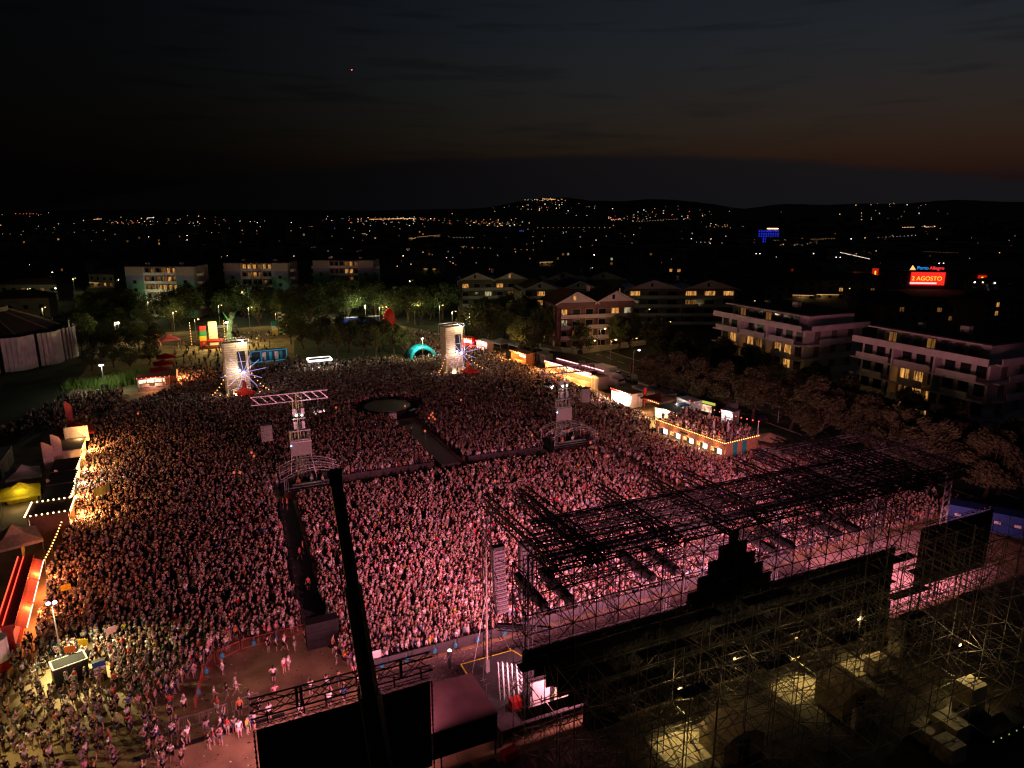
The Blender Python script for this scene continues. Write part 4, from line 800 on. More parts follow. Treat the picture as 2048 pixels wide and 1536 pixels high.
for s, u, v, lab in ((0, 9.6, 157.0, 'below the left container tower'), (1, 60.6, 156.2, 'below the right container tower')):
    tent('small red peaked tent in the crowd ' + lab, u, v, 3.4, 2.3, REDC, .2, 1.3); flag('short pale red flag beside the small tent ' + lab, u - .3, v + 1.2, 4.6, mat('pale_red_flag', (.45, .10, .08)), .3, .9)

# game totems, inflatables, field stalls
tp_ = thing('block_totem', 'tower of stacked red, green and yellow blocks on the far sandy field', 'totem', S(3.6, 231.5, 0), A)
for k, m in enumerate((REDP, mat('yellow_block', (.6, .42, .03), .6), GRNP, REDP)): MB().box((0, 0, .8 + k * 1.5), (1.9, 1.9, 1.46), .1 * k).build('block', m, tp_)
cp_ = thing('climbing_panel', 'upright pale panel beside the coloured blocks on the far field', 'panel', S(6.6, 231.0, 0), A); MB().box((0, 0, 3.6), (2.4, .8, 7.2)).build('panel', CREAM, cp_)
for k in range(7): MB().box((0, -.43, .8 + k), (2.3, .06, .08)).build('batten', WOOD, cp_)
tent('red flat canopy at the foot of the coloured blocks', 6.8, 227.0, 4.2, 2.2, REDC, 0, .4)
g = thing('bulb_garland', 'upright strings of warm bulbs framing the coloured blocks', 'string lights', S(4.6, 229.4, 0), A)
for x in (-4.2, 5.2): bulbs(g, line((x, 0, 1), (x, 0, 7.4), 9)); MB().tube((x, .1, 0), (x, .1, 7.5), .06, 4).build('pole', STEEL, g)
dg = thing('inflatable_figure', 'tall green and grey inflatable figure next to the coloured blocks', 'inflatable', S(11.6, 233, 0), A)
for k, (x, z, r) in enumerate(((-.5, 2, 1.1), (-.2, 4.4, 1.0), (.3, 6.6, .9), (.9, 8.4, .8))): MB().ball((x, 0, z), r, 8, 6, (1, .8, 1.5)).build('segment', mat('grey_green_vinyl', (.12, .2, .15), .5), dg)
for x in (-1.6, 2.2): MB().tube((0, 0, 6.5), (x, 0, 9.6), .4, 7, .15).build('arm', GRNP, dg)
MB().tube((-.8, 0, 0), (-.5, 0, 2), .6, 7).tube((.6, 0, 0), (0, 0, 2), .5, 7).build('leg', GRNP, dg)
cb = thing('checkered_tower', 'slim black and white checkered tower on the far field', 'tower', S(28.0, 242, 0), A)
for k in range(12):
    for x in (-.5, .5):
        for y in (-.5, .5): MB().box((x, y, .4 + k * .62), (.98, .98, .6)).build('block', WHITE if (k + (x > 0) + (y > 0)) % 2 else DARKP, cb)
bulbs(cb, line((1.3, -.9, 3), (3.0, -2.5, .6), 6, .1), BULBME, True)
yb = thing('block_totem', 'short stack of yellow, white and teal blocks beside the checkered tower', 'totem', S(25.6, 242.0, 0), A)
for k, m in enumerate((MATS['yellow_block'], WHITE, TEAL)): MB().box((0, 0, .8 + k * 1.55), (1.7, 1.7, 1.5)).build('block', m, yb)
fs = thing('field_stall', 'white roofed stall with people under it at the back of the far field', 'stall', S(11.0, 247.5, 0), A); MB().box((0, 0, 3.0), (7, 3, .35)).build('roof', WHITE, fs)
for x in (-3.3, 3.3):
    for y in (-1.3, 1.3): MB().tube((x, y, 0), (x, y, 3), .06, 4).build('post', STEEL, fs)
MB().box((0, 0, .5), (5, .8, 1)).build('counter', GREYP, fs)
bc = thing('blue_container_bar', 'blue framed container bar behind the left container tower', 'kiosk', S(19.0, 199.5, 0), A + .1)
MB().box((0, .6, 1.5), (9.4, 2.4, 3.0)).build('body', mat('blue_black_steel', (.02, .06, .10), .5), bc)
CYB = emat('blue_edge_light', (.05, .45, .8), .55)
MB().box((0, -.65, 3.02), (9.4, .12, .14)).build('top_edge', CYB, bc); MB().box((0, -.65, .1), (9.4, .12, .14)).build('bottom_edge', CYB, bc)
for x in (-4.64, -2.1, 4.64): MB().box((x, -.66, 1.5), (.14, .12, 2.8)).build('post', CYB, bc)
for k, x in enumerate((-1.3, .4, 2.0, 3.2)): MB().box((x, -.63, 1.5), (.7 if k % 2 else 1.0, .05, 2.2)).build('poster', WHITE if k % 2 == 0 else CYANP, bc)
lamp('POINT', 'bar_light', S(19.4, 197.0, 2.4), (.7, .85, 1), 40, bc)
lb = thing('light_canopy', 'flat canopy edged with glowing white strips in the crowd', 'canopy', S(29.4, 181.0, 0), A)
MB().box((0, 0, 3.1), (5.6, 3.4, .2)).build('roof', GREYP, lb)
for a, b in (((0, -1.76), (5.6, .1)), ((0, 1.76), (5.6, .1))): MB().box((a[0], a[1], 3.1), (b[0], b[1], .42)).build('light_strip', LEDWHT, lb)
for x in (-2.86, 2.86): MB().box((x, 0, 3.1), (.1, 3.4, .42)).build('light_strip', LEDWHT, lb)
for x in (-2.6, 2.6):
    for y in (-1.5, 1.5): MB().tube((x, y, 0), (x, y, 3), .06, 4).build('post', ALU, lb)
lamp('POINT', 'canopy_light', S(29.4, 178.6, 2.8), (1, .92, .75), 500, lb)
ia = thing('inflatable_arch', 'cyan inflatable arch beside the flood mast in front of the right tower', 'inflatable', S(57.6, 184.0, 0), A - .1)
for k in range(5):
    b = MB(); pts = [Vector((3.2 * math.cos(a) * (1.0 if math.cos(a) < 0 else 1.15), k * .9, 3.3 * math.sin(a))) for a in [R(i * 22.5) for i in range(9)]]; b.path(pts, .5, 8)
    for p in pts: b.ball(p, .5, 8, 5)
    b.build('air_tube', CYANP, ia)
rh = thing('inflatable_balloon', 'big red upright balloon figure rimmed with bulbs at the edge of the park', 'inflatable', S(61.4, 231.5, 0), A)
MB().ball((0, 0, 4.2), 2.0, 12, 9, (1, .8, 1.9)).build('balloon', REDP, rh); MB().tube((0, 0, 0), (0, 0, 1), .8, 8, .5).build('base', DARKP, rh)
bulbs(rh, [Vector((-2.1 * math.sin(a) - .15, -.4, 4.2 + 3.8 * math.cos(a))) for a in [R(10 + i * 18) for i in range(9)]], BULBRME); bulbs(rh, [(-1.2, -.5, .5), (-.4, -.6, .3), (1.9, -.5, 1.2), (1.4, -.5, .8)], BULBRME, False)
lamp('POINT', 'balloon_light', S(60.6, 227.5, 2.0), (1, .35, .25), 90, rh)
fr = thing('funfair_ride', 'small ride with orange, teal and red panels beside the red balloon', 'ride', S(56.4, 233.0, 0), A)
for k, (x, m) in enumerate(((-2.2, ORNG), (-.8, YELC), (.8, REDP), (2.3, TEAL))): MB().add([(x - .8, 0, .2), (x + .8, 0, .2), (x + .3 * (-1) ** k, 0, 3.4), (x - .8, .3, .2), (x + .8, .3, .2), (x + .3 * (-1) ** k, .3, 3.4)], [(0, 1, 2), (3, 5, 4), (0, 3, 4, 1), (1, 4, 5, 2), (2, 5, 3, 0)]).build('panel', m, fr)
MB().ball((2.4, -.2, 2.0), .8, 8, 5, (1, .4, 1)).build('teal_disc', TEAL, fr)
ct = thing('banner_fence', 'long blue banner fence lit along its top edge beyond the park trees', 'fence', S(55.0, 249.5, 0), A - .05)
for k in range(12): MB().box((-7.4 + k * 1.3, 0, 1.6), (1.24, .12, 2.2)).build('banner_panel', BLUEP, ct); MB().tube((-8.0 + k * 1.3, .1, 0), (-8.0 + k * 1.3, .1, 3.2), .05, 4).build('post', STEEL, ct)
MB().box((-.6, 0, 3.1), (16.5, .3, .3)).build('top_rail', WHITE, ct); MB().box((-.6, -1.2, .25), (15, .6, .5)).build('bench', CREAM, ct)
lamp('POINT', 'stand_light', S(52, 246.5, 4.2), (.85, .9, 1), 420, ct, soft=.3)

# ------------------------------------------------------------------ light masts
def mast(label, p, h, heads=2, col=(.95, .93, 1), power=900, m=LAMPV, gen=True, tgt=None, rz=0.0):
    t = thing('light_mast', label, 'light mast', p, A + rz)
    MB().tube((0, 0, 0), (0, 0, h), .07, 5, .05).build('pole', STEEL, t); MB().box((0, 0, h), (heads * .55, .1, .08)).build('cross_bar', STEEL, t)
    for k in range(heads):
        x = (k - (heads - 1) / 2) * .5; o = MB().box((x, -.12, h + .14), (.42, .16, .32)).build('lamp_head', DARKP, t); MB().ball((x, -.2, h + .14), .19, 7, 4, (1, .7, .8)).build('lens', m, o)
    if gen: MB().box((0, .6, .75), (1.4, 1.1, 1.5)).build('generator', DARKP, t)
    if power:
        if tgt is None: lamp('POINT', 'mast_light', p + Vector((0, -.5, h)), col, power, t, soft=.25)
        else: lamp('SPOT', 'mast_light', p + Vector((0, -.3, h)), col, power, t, tgt, angle=104, blend=.9, soft=.25)
    return t
mast('light mast among the bright green reeds at the left', S(-18.6, 180, 0), 6.0, 2, (.92, 1, .72), 1500)
mast('double light mast beyond the reeds at the far left', S(-19.0, 240, 0), 7.0, 2, (.9, .9, .9), 420, LAMPV, False)
mast('white flood mast beside the cyan inflatable', S(56.9, 181.4, 0), 6.2, 1, (1, .86, .5), 3600, LAMPW)
mast('light mast above the blue banner fence in the park', S(58.0, 251.5, 0), 6.5, 1, (.92, .95, .5), 4200, LAMPW, False)
mast('bright flood mast among the trees right of the right container tower', S(79.6, 204.5, 0), 7.5, 1, (.9, 1, .62), 3000, LAMPW, False)
mast('twin lamp mast above the sandy field behind the left tower', S(10.6, 226.5, 0), 7.2, 2, (1, .78, .30), 11000, LAMPW, False)
lt = mast('light tower with a black generator at the lower left of the crowd', S(-13.4, 68.2, 0), 6.2, 2, (1, .84, .42), 11000, LAMPV, False, S(-11.0, 66.0, 0))
gb = thing('generator', 'black skip-like generator box on the sandy patch at the lower left', 'generator', S(-12.4, 65.6, 0), A + .3)
MB().box((0, 0, .9), (2.6, 1.6, 1.8)).build('body', DARKP, gb); MB().box((0, 0, 1.82), (2.7, 1.7, .06)).build('rim', GREYP, gb); MB().box((0, 0, 1.86), (2.4, 1.4, .04)).build('lid', BLACKC, gb)
kb_ = thing('ticket_stand', 'blue, white and yellow poster stand beside the black generator box', 'stand', S(-10.0, 64.2, 0), A + .2)
MB().box((0, 0, 1.0), (1.0, .5, 2.0)).build('cabinet', DARKP, kb_)
for k, m in enumerate((MATS['yellow_block'], WHITE, BLUEP)): MB().box((0, -.27, .9 + k * .42), (.94, .04, .4)).build('poster_band', m, kb_)
mast('slim flood mast at the lower left corner of the sandy patch', S(-16.5, 57.0, 0), 6.0, 1, (1, .76, .30), 1500, LAMPW, False)

# ------------------------------------------------------------------ right-hand stalls
kiosk('red glowing stall right of the right container tower', 75.2, 195.0, 5.4, 3, 3.0, R(-60), REDP, REDC, GLOWIN, True, 700, (1, .42, .16))
kiosk('pink red food truck stall beside the white tents', 78.0, 188.6, 4.6, 2.6, 2.9, R(-70), mat('pink_white', (.6, .4, .4), .6), WHTC, GLOWW, True, 220, (1, .5, .45), None, BULBRME)
tent('white marquee behind the pink food truck', 82.6, 187.0, 6.0, 2.7, WHTC, .3, 1.0); tent('white marquee beside the dark cars right of the food truck', 85.6, 180.6, 5.0, 2.7, WHTC, .2, .9)
kiosk('orange lit bar with slanting striped roof by the first street trees', 80.6, 168.4, 7.0, 3.0, 3.0, R(-80), mat('orange_wall', (.4, .14, .05)), mat('pink_stripe_roof', (.55, .25, .2), .7, var=.4, scale=8), GLOWIN, True, 800, (1, .48, .14))
box_unit('white_container', 'white container behind the orange lit bar', 'container', 86.0, 166.0, (5, 2.4, 2.6), WHTC, RGT)
kl = kiosk('long bar with a rounded end and pink neon roof edge right of the tower', 83.4, 146.0, 17.5, 3.6, 3.1, R(-80), mat('pale_timber_wall', (.40, .24, .14), .7), mat('plum_roof', (.10, .04, .05), .6), GLOWIN, True, 900, (1, .45, .15), None, BULBWME)
MB().box((0, -1.95, 3.32), (17.6, .12, .16)).build('neon_edge', emat('neon_pink', (1, .32, .34), 5), kl); MB().box((0, 1.9, 3.5), (17.6, .12, .16)).build('neon_edge', emat('neon_pink', (1, .32, .34), 5), kl)
MB().tube((8.8, 0, 3.14), (8.8, 0, 3.24), 1.9, 14, None, True).build('rounded_end', MATS['plum_roof'], kl)
box_unit('kitchen_unit', 'cream kitchen unit at the rounded end of the long bar', 'kiosk', 84.6, 135.6, (3, 2.8, 3.0), CREAM, RGT)
def truck(label, u, v, rz, m, L=6.6, boxh=2.6):
    t = thing('truck', label, 'truck', S(u, v, 0), A + rz)
    MB().box((0, -.9, .75 + boxh / 2), (2.4, L - 2.2, boxh)).build('cargo_box', m, t)
    c = MB().extr([(L / 2 - 2.0, .7), (L / 2, .7), (L / 2, 1.7), (L / 2 - .6, 2.6), (L / 2 - 2.0, 2.6)], -1.15, 1.15); o = c.build('cab', m, t); o.rotation_euler = (0, 0, R(90))
    w = MB().box((0, L / 2 - .28, 2.1), (2.0, .1, .75)).build('windscreen', GLASS, t); w.rotation_euler = (R(0), 0, 0); MB().box((0, L / 2 - .05, 2.1), (2.02, .05, .08)).build('wiper_cowl', DARKP, t)
    MB().box((0, 0, .62), (2.0, L, .22)).build('chassis', DARKP, t)
    for y in (-L / 2 + 1.1, L / 2 - 1.2):
        for x in (-1, 1): MB().tube((x * 1.0, y, .45), (x * 1.22, y, .45), .45, 10, None, True).build('wheel', RUBB, t)
    for x in (-.8, .8): MB().box((x, L / 2 + .02, 1.0), (.35, .06, .22)).build('headlight', GLASS, t)
truck('white box truck parked behind the long neon bar', 87.4, 135.4, R(198), WHITE); truck('white lorry parked beside the white box truck', 91.0, 142.4, R(190), WHITE, 7.5)
kiosk('brightest white stall with a red fascia in the right-hand row', 82.6, 121.6, 6.2, 3.2, 3.0, R(-82), WHITE, mat('brown_pink_roof', (.22, .12, .10), .7), emat('white_glare', (1, .80, .72), 9, var=.3), True, 800, (1, .66, .50), None, BULBRME, REDP)
rs = thing('red_sign', 'upright red sign at the end of the brightest white stall', 'sign', S(84.2, 117.4, 0), A); MB().box((0, 0, 2.7), (.5, .3, 3.4)).build('panel', REDP, rs); MB().tube((0, 0, 0), (0, 0, 1.2), .08, 5).build('post', STEEL, rs)
tent('dark brown tent with a bulb-lit edge beside the brightest stall', 86.2, 115.0, 5.6, 2.6, mat('dark_brown_canvas', (.09, .03, .02), .8), .2, 1.3)
g = thing('bulb_garland', 'warm bulbs along the front edge of the dark brown tent', 'string lights', S(83.2, 114.8, 0), A); bulbs(g, line((0, 2.6, 2.4), (.4, -2.8, 2.4), 10)); MB().tube((0, 2.6, 0), (0, 2.6, 2.4), .04, 4).tube((.4, -2.8, 0), (.4, -2.8, 2.4), .04, 4).build('pole', STEEL, g)
lamp('POINT', 'garland_light', S(82.6, 114.4, 2.2), (1, .48, .22), 420, g)
box_unit('white_container', 'grey white container behind the dark brown tent', 'container', 90.0, 118.6, (5.5, 2.4, 2.7), GREYP, RGT); box_unit('white_container', 'white container behind the brightest stall', 'container', 87.8, 123.0, (5.5, 2.4, 2.6), WHITE, RGT); box_unit('white_container', 'white tank-like unit behind the white container', 'container', 91.6, 127.0, (4, 2.2, 2.4), WHITE, RGT)
kiosk('white fronted stall next to the timber terrace bar', 82.8, 107.0, 5.2, 2.8, 2.7, R(-75), WHITE, GREYP, GLOWW, False, 420, (1, .62, .3))
box_unit('white_kiosk', 'plain bright white cabin behind the timber terrace', 'cabin', 90.0, 110.4, (4.4, 2.8, 3.0), WHITE, RGT); lamp('POINT', 'cabin_light', S(87.0, 110.6, 3.2), (1, .9, .75), 150)
bluec = thing('blue_canopy', 'small blue canopy behind the timber terrace', 'canopy', S(87.2, 109.0, 0), A); MB().box((0, 0, 2.5), (2.6, 2, .14)).build('roof', BLUEP, bluec); [MB().tube((x, y, 0), (x, y, 2.45), .05, 4).build('post', STEEL, bluec) for x in (-1.2, 1.2) for y in (-.9, .9)]
for k, (u, v) in enumerate(((91.0, 133.0), (92.6, 130.6))): flag('tall red feather flag on the grass by the parked lorry, %s from it' % ORD[k], u, v, 5.8, REDC, .5, .8)

# timber terrace bar with people on its roof
p0, p1, p2 = G(1311, 878), G(1446, 930), G(1527, 908)
ax = (p1 - p0); LB = ax.length; rzb = math.atan2(ax.y, ax.x); nrm = Vector((-ax.y, ax.x, 0)).normalized(); DB = 8.0; HB = 3.5
bar = thing('terrace_bar', 'timber clad bar with a crowded roof terrace edged with orange bulbs', 'bar', p0, rzb)
n = 5; wB = LB / n
MB().box((LB / 2, DB / 2, HB - .12), (LB, DB, .24)).build('roof_deck', mat('dark_decking', (.08, .05, .035), .8), bar); MB().box((LB / 2, DB - .1, HB / 2 - .15), (LB, .2, HB - .3)).build('back_wall', WOOD, bar)
MB().box((LB / 2, .1, HB - .55), (LB, .16, 1.0)).build('fascia', WOOD, bar); MB().box((LB / 2, .35, .5), (LB - .4, .5, 1.0)).build('counter', WOOD, bar)
for k in range(n + 1): MB().box((min(max(k * wB, .25), LB - .25), .1, HB / 2 - .2), (.5, .2, HB - .5)).build('pier', WOOD, bar)
for k in range(int(LB / .55)): MB().box((.27 + k * .55, .005, HB - .55), (.5, .03, .96)).build('cladding_board', WOOD, bar)
for k in range(n): MB().box(((k + .28) * wB, 1.5, 1.75), (wB * .26, .08, 1.5)).build('lit_panel', GLOWW, bar); MB().box(((k + .68) * wB, 1.6, 1.7), (wB * .4, .08, 1.2)).build('bottle_shelf', emat('shelf_glow', (1, .45, .14), 1.6, var=.9, scale=4), bar)
MB().box((6.8, .0, HB - .5), (1.9, .05, .34)).build('sign_plate', DARKP, bar)
nd = 14
for k in range(nd):
    mm = TEAL if k in (3, 4, 7, 8) else WOOD
    MB().box((LB + .02, .3 + (k + .5) * (DB - .4) / nd, HB / 2 - .02), (.14, (DB - .4) / nd - .03, HB - .1)).build('end_board', mm, bar)
dk = MB().box((-.55, 1.4, 1.75), (.9, 1.3, 3.3)).build('dark_end_panel', DARKP, bar); text('sign_lettering', 'NU', 1.0, (-.55, .72, 2.3), (R(90), 0, 0), WHITE, bar)
rl = MB(); pts = [(0, .05, HB + 1.0), (LB, .05, HB + 1.0), (LB, DB, HB + 1.0)]; rl.path(pts, .03, 4); rl.path([(p[0], p[1], p[2] - .5) for p in pts], .02, 4)
for k in range(14): rl.tube((k * LB / 13, .05, HB), (k * LB / 13, .05, HB + 1.0), .025, 4)
for k in range(7): rl.tube((LB, k * DB / 6, HB), (LB, k * DB / 6, HB + 1.0), .025, 4)
rl.build('railing', STEEL, bar)
bulbs(bar, line((0, -.05, HB + .15), (LB, -.05, HB + .15), 42)); bulbs(bar, line((LB + .1, .2, HB + .15), (LB + .1, DB, HB + .15), 16)); bulbs(bar, line((.2, DB - .2, HB + 2.6), (LB, DB - .2, HB + 2.6), 14, .4), BULBRME)
for x in (.2, LB): MB().tube((x, DB - .2, HB), (x, DB - .2, HB + 2.7), .05, 4).build('pole', STEEL, bar)
MBT = bar.matrix_basis
for k in range(5): lamp('POINT', 'terrace_bulb_light', MBT @ Vector(((k + .5) * LB / 5, -.5, HB + .4)), (1, .42, .16), 95, bar); lamp('POINT', 'counter_light', MBT @ Vector(((k + .5) * wB, -.3, 2.2)), (1, .6, .32), 70, bar)
lamp('POINT', 'terrace_light', MBT @ Vector((LB * .5, DB * .7, HB + 2.6)), (1, .35, .25), 120, bar)
for k, (x, y) in enumerate(((3.4, 3.8), (8.0, 4.6), (11.8, 1.6), (11.0, 5.2), (13.6, 3.0))):
    t = thing('parasol', 'closed pale parasol on the bar terrace, %s from the dark end panel' % ORD[k], 'parasol', MBT @ Vector((x, y, HB)), rzb, 'closed parasols on the terrace')
    MB().tube((0, 0, 0), (0, 0, 2.9), .04, 5).build('pole', WOOD, t); MB().tube((0, 0, 1.1), (0, 0, 2.5), .26, 8, .16).tube((0, 0, 2.5), (0, 0, 2.95), .16, 8, .02).build('folded_canopy', WHTC, t); MB().box((0, 0, .06), (.7, .7, .12)).build('base', GREYP, t)
po = thing('parasol', 'open beige parasol at the street end of the terrace bar', 'parasol', MBT @ Vector((LB + 1.2, DB + 1.4, 0)), rzb); MB().tube((0, 0, 0), (0, 0, 4.1), .06, 5).build('pole', WOOD, po); MB().tube((0, 0, 3.3), (0, 0, 4.2), 2.6, 8, .05).build('canopy', BEIGEC, po)
box_unit('service_cabin', 'dark service cabin behind the street end of the terrace bar', 'cabin', *UV(MBT @ Vector((LB + 3.4, DB + .4, 0))), (4.2, 2.4, 2.6), mat('brown_cabin', (.12, .08, .06), .8), R(-80))
yt = thing('yellow_kiosk', 'dark kiosk with a glowing yellow roof edge behind the terrace', 'kiosk', S(93.6, 108.4, 0), A + R(-75)); MB().box((0, 0, 1.4), (4.2, 2.4, 2.8)).build('body', DARKP, yt); MB().box((0, -1.3, 2.6), (4.2, .12, .5)).build('roof_edge', emat('yellow_green_sign', (.7, .75, .1), .8), yt); MB().box((0, -1.22, 1.4), (2.6, .05, 1.4)).build('serving_hatch', emat('hatch_glow', (1, .6, .4), .8, var=.8), yt)
kiosk('small bright white booth behind the terrace near the yellow edged kiosk', 93.0, 101.8, 2.6, 2.2, 2.6, R(-75), WHITE, GREYP, GLOWW, False, 60, (1, .8, .9))

# ------------------------------------------------------------------ vehicles by the street
def car(label, u, v, rz, m, van=False, cat='car'):
    t = thing('parked_car' if not van else 'police_van', label, cat, S(u, v, 0), A + rz); L, W = (4.2, 1.75) if not van else (9.6, 2.4); h = 1.45 if not van else 2.9
    if van: prof = [(-L / 2, .4), (L / 2, .4), (L / 2, 1.5), (L / 2 - .35, h), (-L / 2, h)]
    else: prof = [(-L / 2, .3), (L / 2, .3), (L / 2, .72), (L / 2 - 1.0, .88), (L / 2 - 1.7, h), (-L / 2 + .9, h), (-L / 2 + .1, .95), (-L / 2, .8)]
    MB().extr(prof, -W / 2, W / 2).build('body', m, t)
    if van: MB().box((0, 0, 2.1), (L - 1.2, W + .02, .7)).build('side_windows', GLASS, t); MB().box((L / 2 - .1, 0, 2.0), (.2, W - .3, .9)).build('windscreen', GLASS, t)
    else: MB().extr([(L / 2 - 1.08, .9), (L / 2 - 1.72, h - .08), (-L / 2 + .92, h - .08), (-L / 2 + .2, .95)], -W / 2 - .01, W / 2 + .01).build('side_windows', GLASS, t)
    for x in (-L / 2 + .85, L / 2 - .85):
        for y in (-1, 1): w = MB().tube((x, y * (W / 2 - .16), .33), (x, y * (W / 2 + .02), .33), .33, 10, None, True).build('wheel', RUBB, t)
    for y in (-1, 1): MB().box((L / 2 + .01, y * W * .36, .66), (.06, .34, .16)).build('headlight', WHITE, t); MB().box((-L / 2 - .01, y * W * .38, .78), (.06, .3, .16)).build('tail_light', REDP, t)
    return t
pv = car('large police van with blue roof lamps under the street trees', 100.8, 113.0, R(75), mat('blue_white_van', (.30, .36, .48), .35), True, 'van')
for y in (-.6, .6): MB().box((1.5, y, 3.0), (.6, .5, .22)).build('beacon', LAMPB, pv)
lamp('POINT', 'beacon_light', S(100.8, 112.0, 3.6), (.1, .3, 1), 90, pv)
PC = [mat('dark_blue_car', (.02, .03, .06), .3), mat('silver_car', (.35, .35, .36), .3, .4), mat('white_car', (.55, .55, .54), .3), mat('black_car', (.015, .015, .016), .25), mat('red_car', (.3, .02, .02), .3)]
for i, (u, v, rz, m, lab) in enumerate(((96.2, 119.6, 80, 0, 'dark blue car parked beside the police van'), (97.4, 123.4, 80, 1, 'silver car parked ahead of the dark blue car'), (97.0, 132.6, 85, 3, 'black car parked alone on the dark lot beyond the lorry'), (95.4, 139.0, 85, 2, 'white car parked on the lot behind the lorry'), (92.8, 158.0, 70, 1, 'silver car on the yellow lit lot near the wall'), (89.0, 178.2, 60, 3, 'black car parked behind the white marquees'), (91.2, 175.4, 60, 2, 'white car parked behind the white marquees'), (98.2, 86.4, 88, 3, 'black car under the trees behind the cabins'), (95.9, 53.6, 88, 4, 'red car near the blue trucks at the right edge'), (98.8, 100.8, 85, 0, 'dark blue car under the trees behind the terrace bar'))):
    car(lab, u, v, R(rz), PC[m])
for k in range(4):
    t = box_unit('portable_cabin', 'grey white portable cabin with a red end by the right-hand trees, %s from the bar' % ORD[k], 'cabin', 92.8 + k * .95, 78.2 - k * 2.0, (1.85, 2.2, 2.4), mat('cabin_grey', (.42, .38, .37), .7), R(-70), 1); tag(t, group='portable cabins')
    MB().box((.94, 0, 1.2), (.04, 2.1, 2.2)).build('red_end', REDP, t)
bt_ = thing('blue_truck', 'blue curtain-sided lorry at the right edge beside the stage', 'truck', S(90.6, 48.6, 0), A + R(-58))
MB().box((0, 0, 2.1), (13, 2.5, 2.6)).build('cargo_box', BLUEP, bt_); MB().box((0, 0, .7), (12.8, 2.2, .25)).build('chassis', DARKP, bt_)
for k in range(6): MB().box((-5.4 + k * 2.1, -1.27, 2.2), (.7, .03, .35)).build('reflective_label', WHITE, bt_)
for x in (-4.8, -3.6, 4.8):
    for y in (-1, 1): MB().tube((x, y * .95, .5), (x, y * 1.2, .5), .5, 10, None, True).build('wheel', RUBB, bt_)

# ------------------------------------------------------------------ buildings
def window(parent, c, w, h, m, fm=None, ax='y'):
    o = MB().box(c, (w + .16, .10, h + .16) if ax == 'y' else (.10, w + .16, h + .16)).build('window', fm or WHITE, parent)
    q = (c[0], c[1] - .045, c[2]) if ax == 'y' else (c[0] - .045, c[1], c[2])
    MB().box(q, (w, .06, h) if ax == 'y' else (.06, w, h)).build('pane', m, o)
    if m is not GLASS:
        q2 = (q[0] + w * .08, q[1] - .035, q[2]) if ax == 'y' else (q[0] - .035, q[1] + w * .08, q[2]); MB().box(q2, (.09, .05, h) if ax == 'y' else (.05, .09, h)).build('mullion', fm or WHITE, o)
    return o
rnd = random.Random(5)
def pick(p=.3): return WIN_WARM if rnd.random() < p * .6 else (WIN_DIM if rnd.random() < p else (WIN_PALE if rnd.random() < p * .12 else GLASS))
def green_block(x, y, lab, lit):
    t = thing('apartment_block', lab, 'building', (x, y, 0), 0); W, Dp, H = 25.5, 12, 19.2
    MB().box((0, Dp / 2 + 1.4, H / 2), (W, Dp, H)).build('core_wall', WALLD, t)
    for s in (-1, 1):
        MB().box((s * (W / 2 - 3.3), .7, H / 2 - 2.6), (6.6, 1.4, H - 5.2)).build('green_wall', WALLG, t); MB().box((s * (W / 2 - 3.3), .7, H - 4.2), (6.6, 1.4, 2.0)).build('blue_band', WALLB, t); MB().box((s * (W / 2 - 3.3), .7, H - 1.6), (6.6, 1.4, 3.2)).build('grey_top', mat('beige_grey_render', (.36, .31, .28), .9), t)
        for f in range(1, 5): window(t, (s * (W / 2 - 3.3), -.03, 1.6 + f * 3.0), 1.2, 1.2, GLASS, WALLD)
        for f in range(1, 6): MB().box((s * (W / 2 + .8), 4.2, f * 3.1 + .6), (1.6, 2.6, 1.0)).build('side_balcony', WHITE, t)
    for f in range(6):
        z = f * 3.15 + .35; b = MB().box((0, .35, z + .45), (12.3, .16, 1.0)).build('balcony', WHITE if f != 2 else WALLB, t); MB().box((0, .9, z - .05), (12.3, 1.2, .12)).build('slab', WALLD, b)
        for k in range(6):
            xx = -5.1 + k * 2.05; window(t, (xx, 1.36, z + 1.5), 1.2, 1.9, WIN_WARM if lit[f][k] == '2' else (WIN_DIM if lit[f][k] == '1' else GLASS), WALLD)
        for xx in (-6.1, -2.0, 2.1, 6.1): MB().box((xx, .7, z + 1.5), (.12, 1.2, 2.9)).build('partition', WALLW, t)
    MB().box((0, Dp / 2 + .7, H + .12), (W + .4, Dp + 1.6, .24)).build('roof', ROOFD, t)
    for xx in (-6.5, 6.5): MB().box((xx, 5, H + .7), (1.2, 1.2, 1.0)).build('chimney', WALLW, t)
    return t
green_block(-132, 268, 'green and grey apartment block with three rows of lit balconies, leftmost of three', ('000000', '100000', '012210', '112222', '101121', '010122'))
green_block(-102.5, 287, 'green and grey apartment block with a lit top balcony row, middle of three', ('000000', '000000', '000100', '000010', '012100', '222122'))
green_block(-71, 302, 'pale green apartment block with lit balconies near the right, third of three', ('000000', '112000', '112100', '000010', '000220', '000121'))
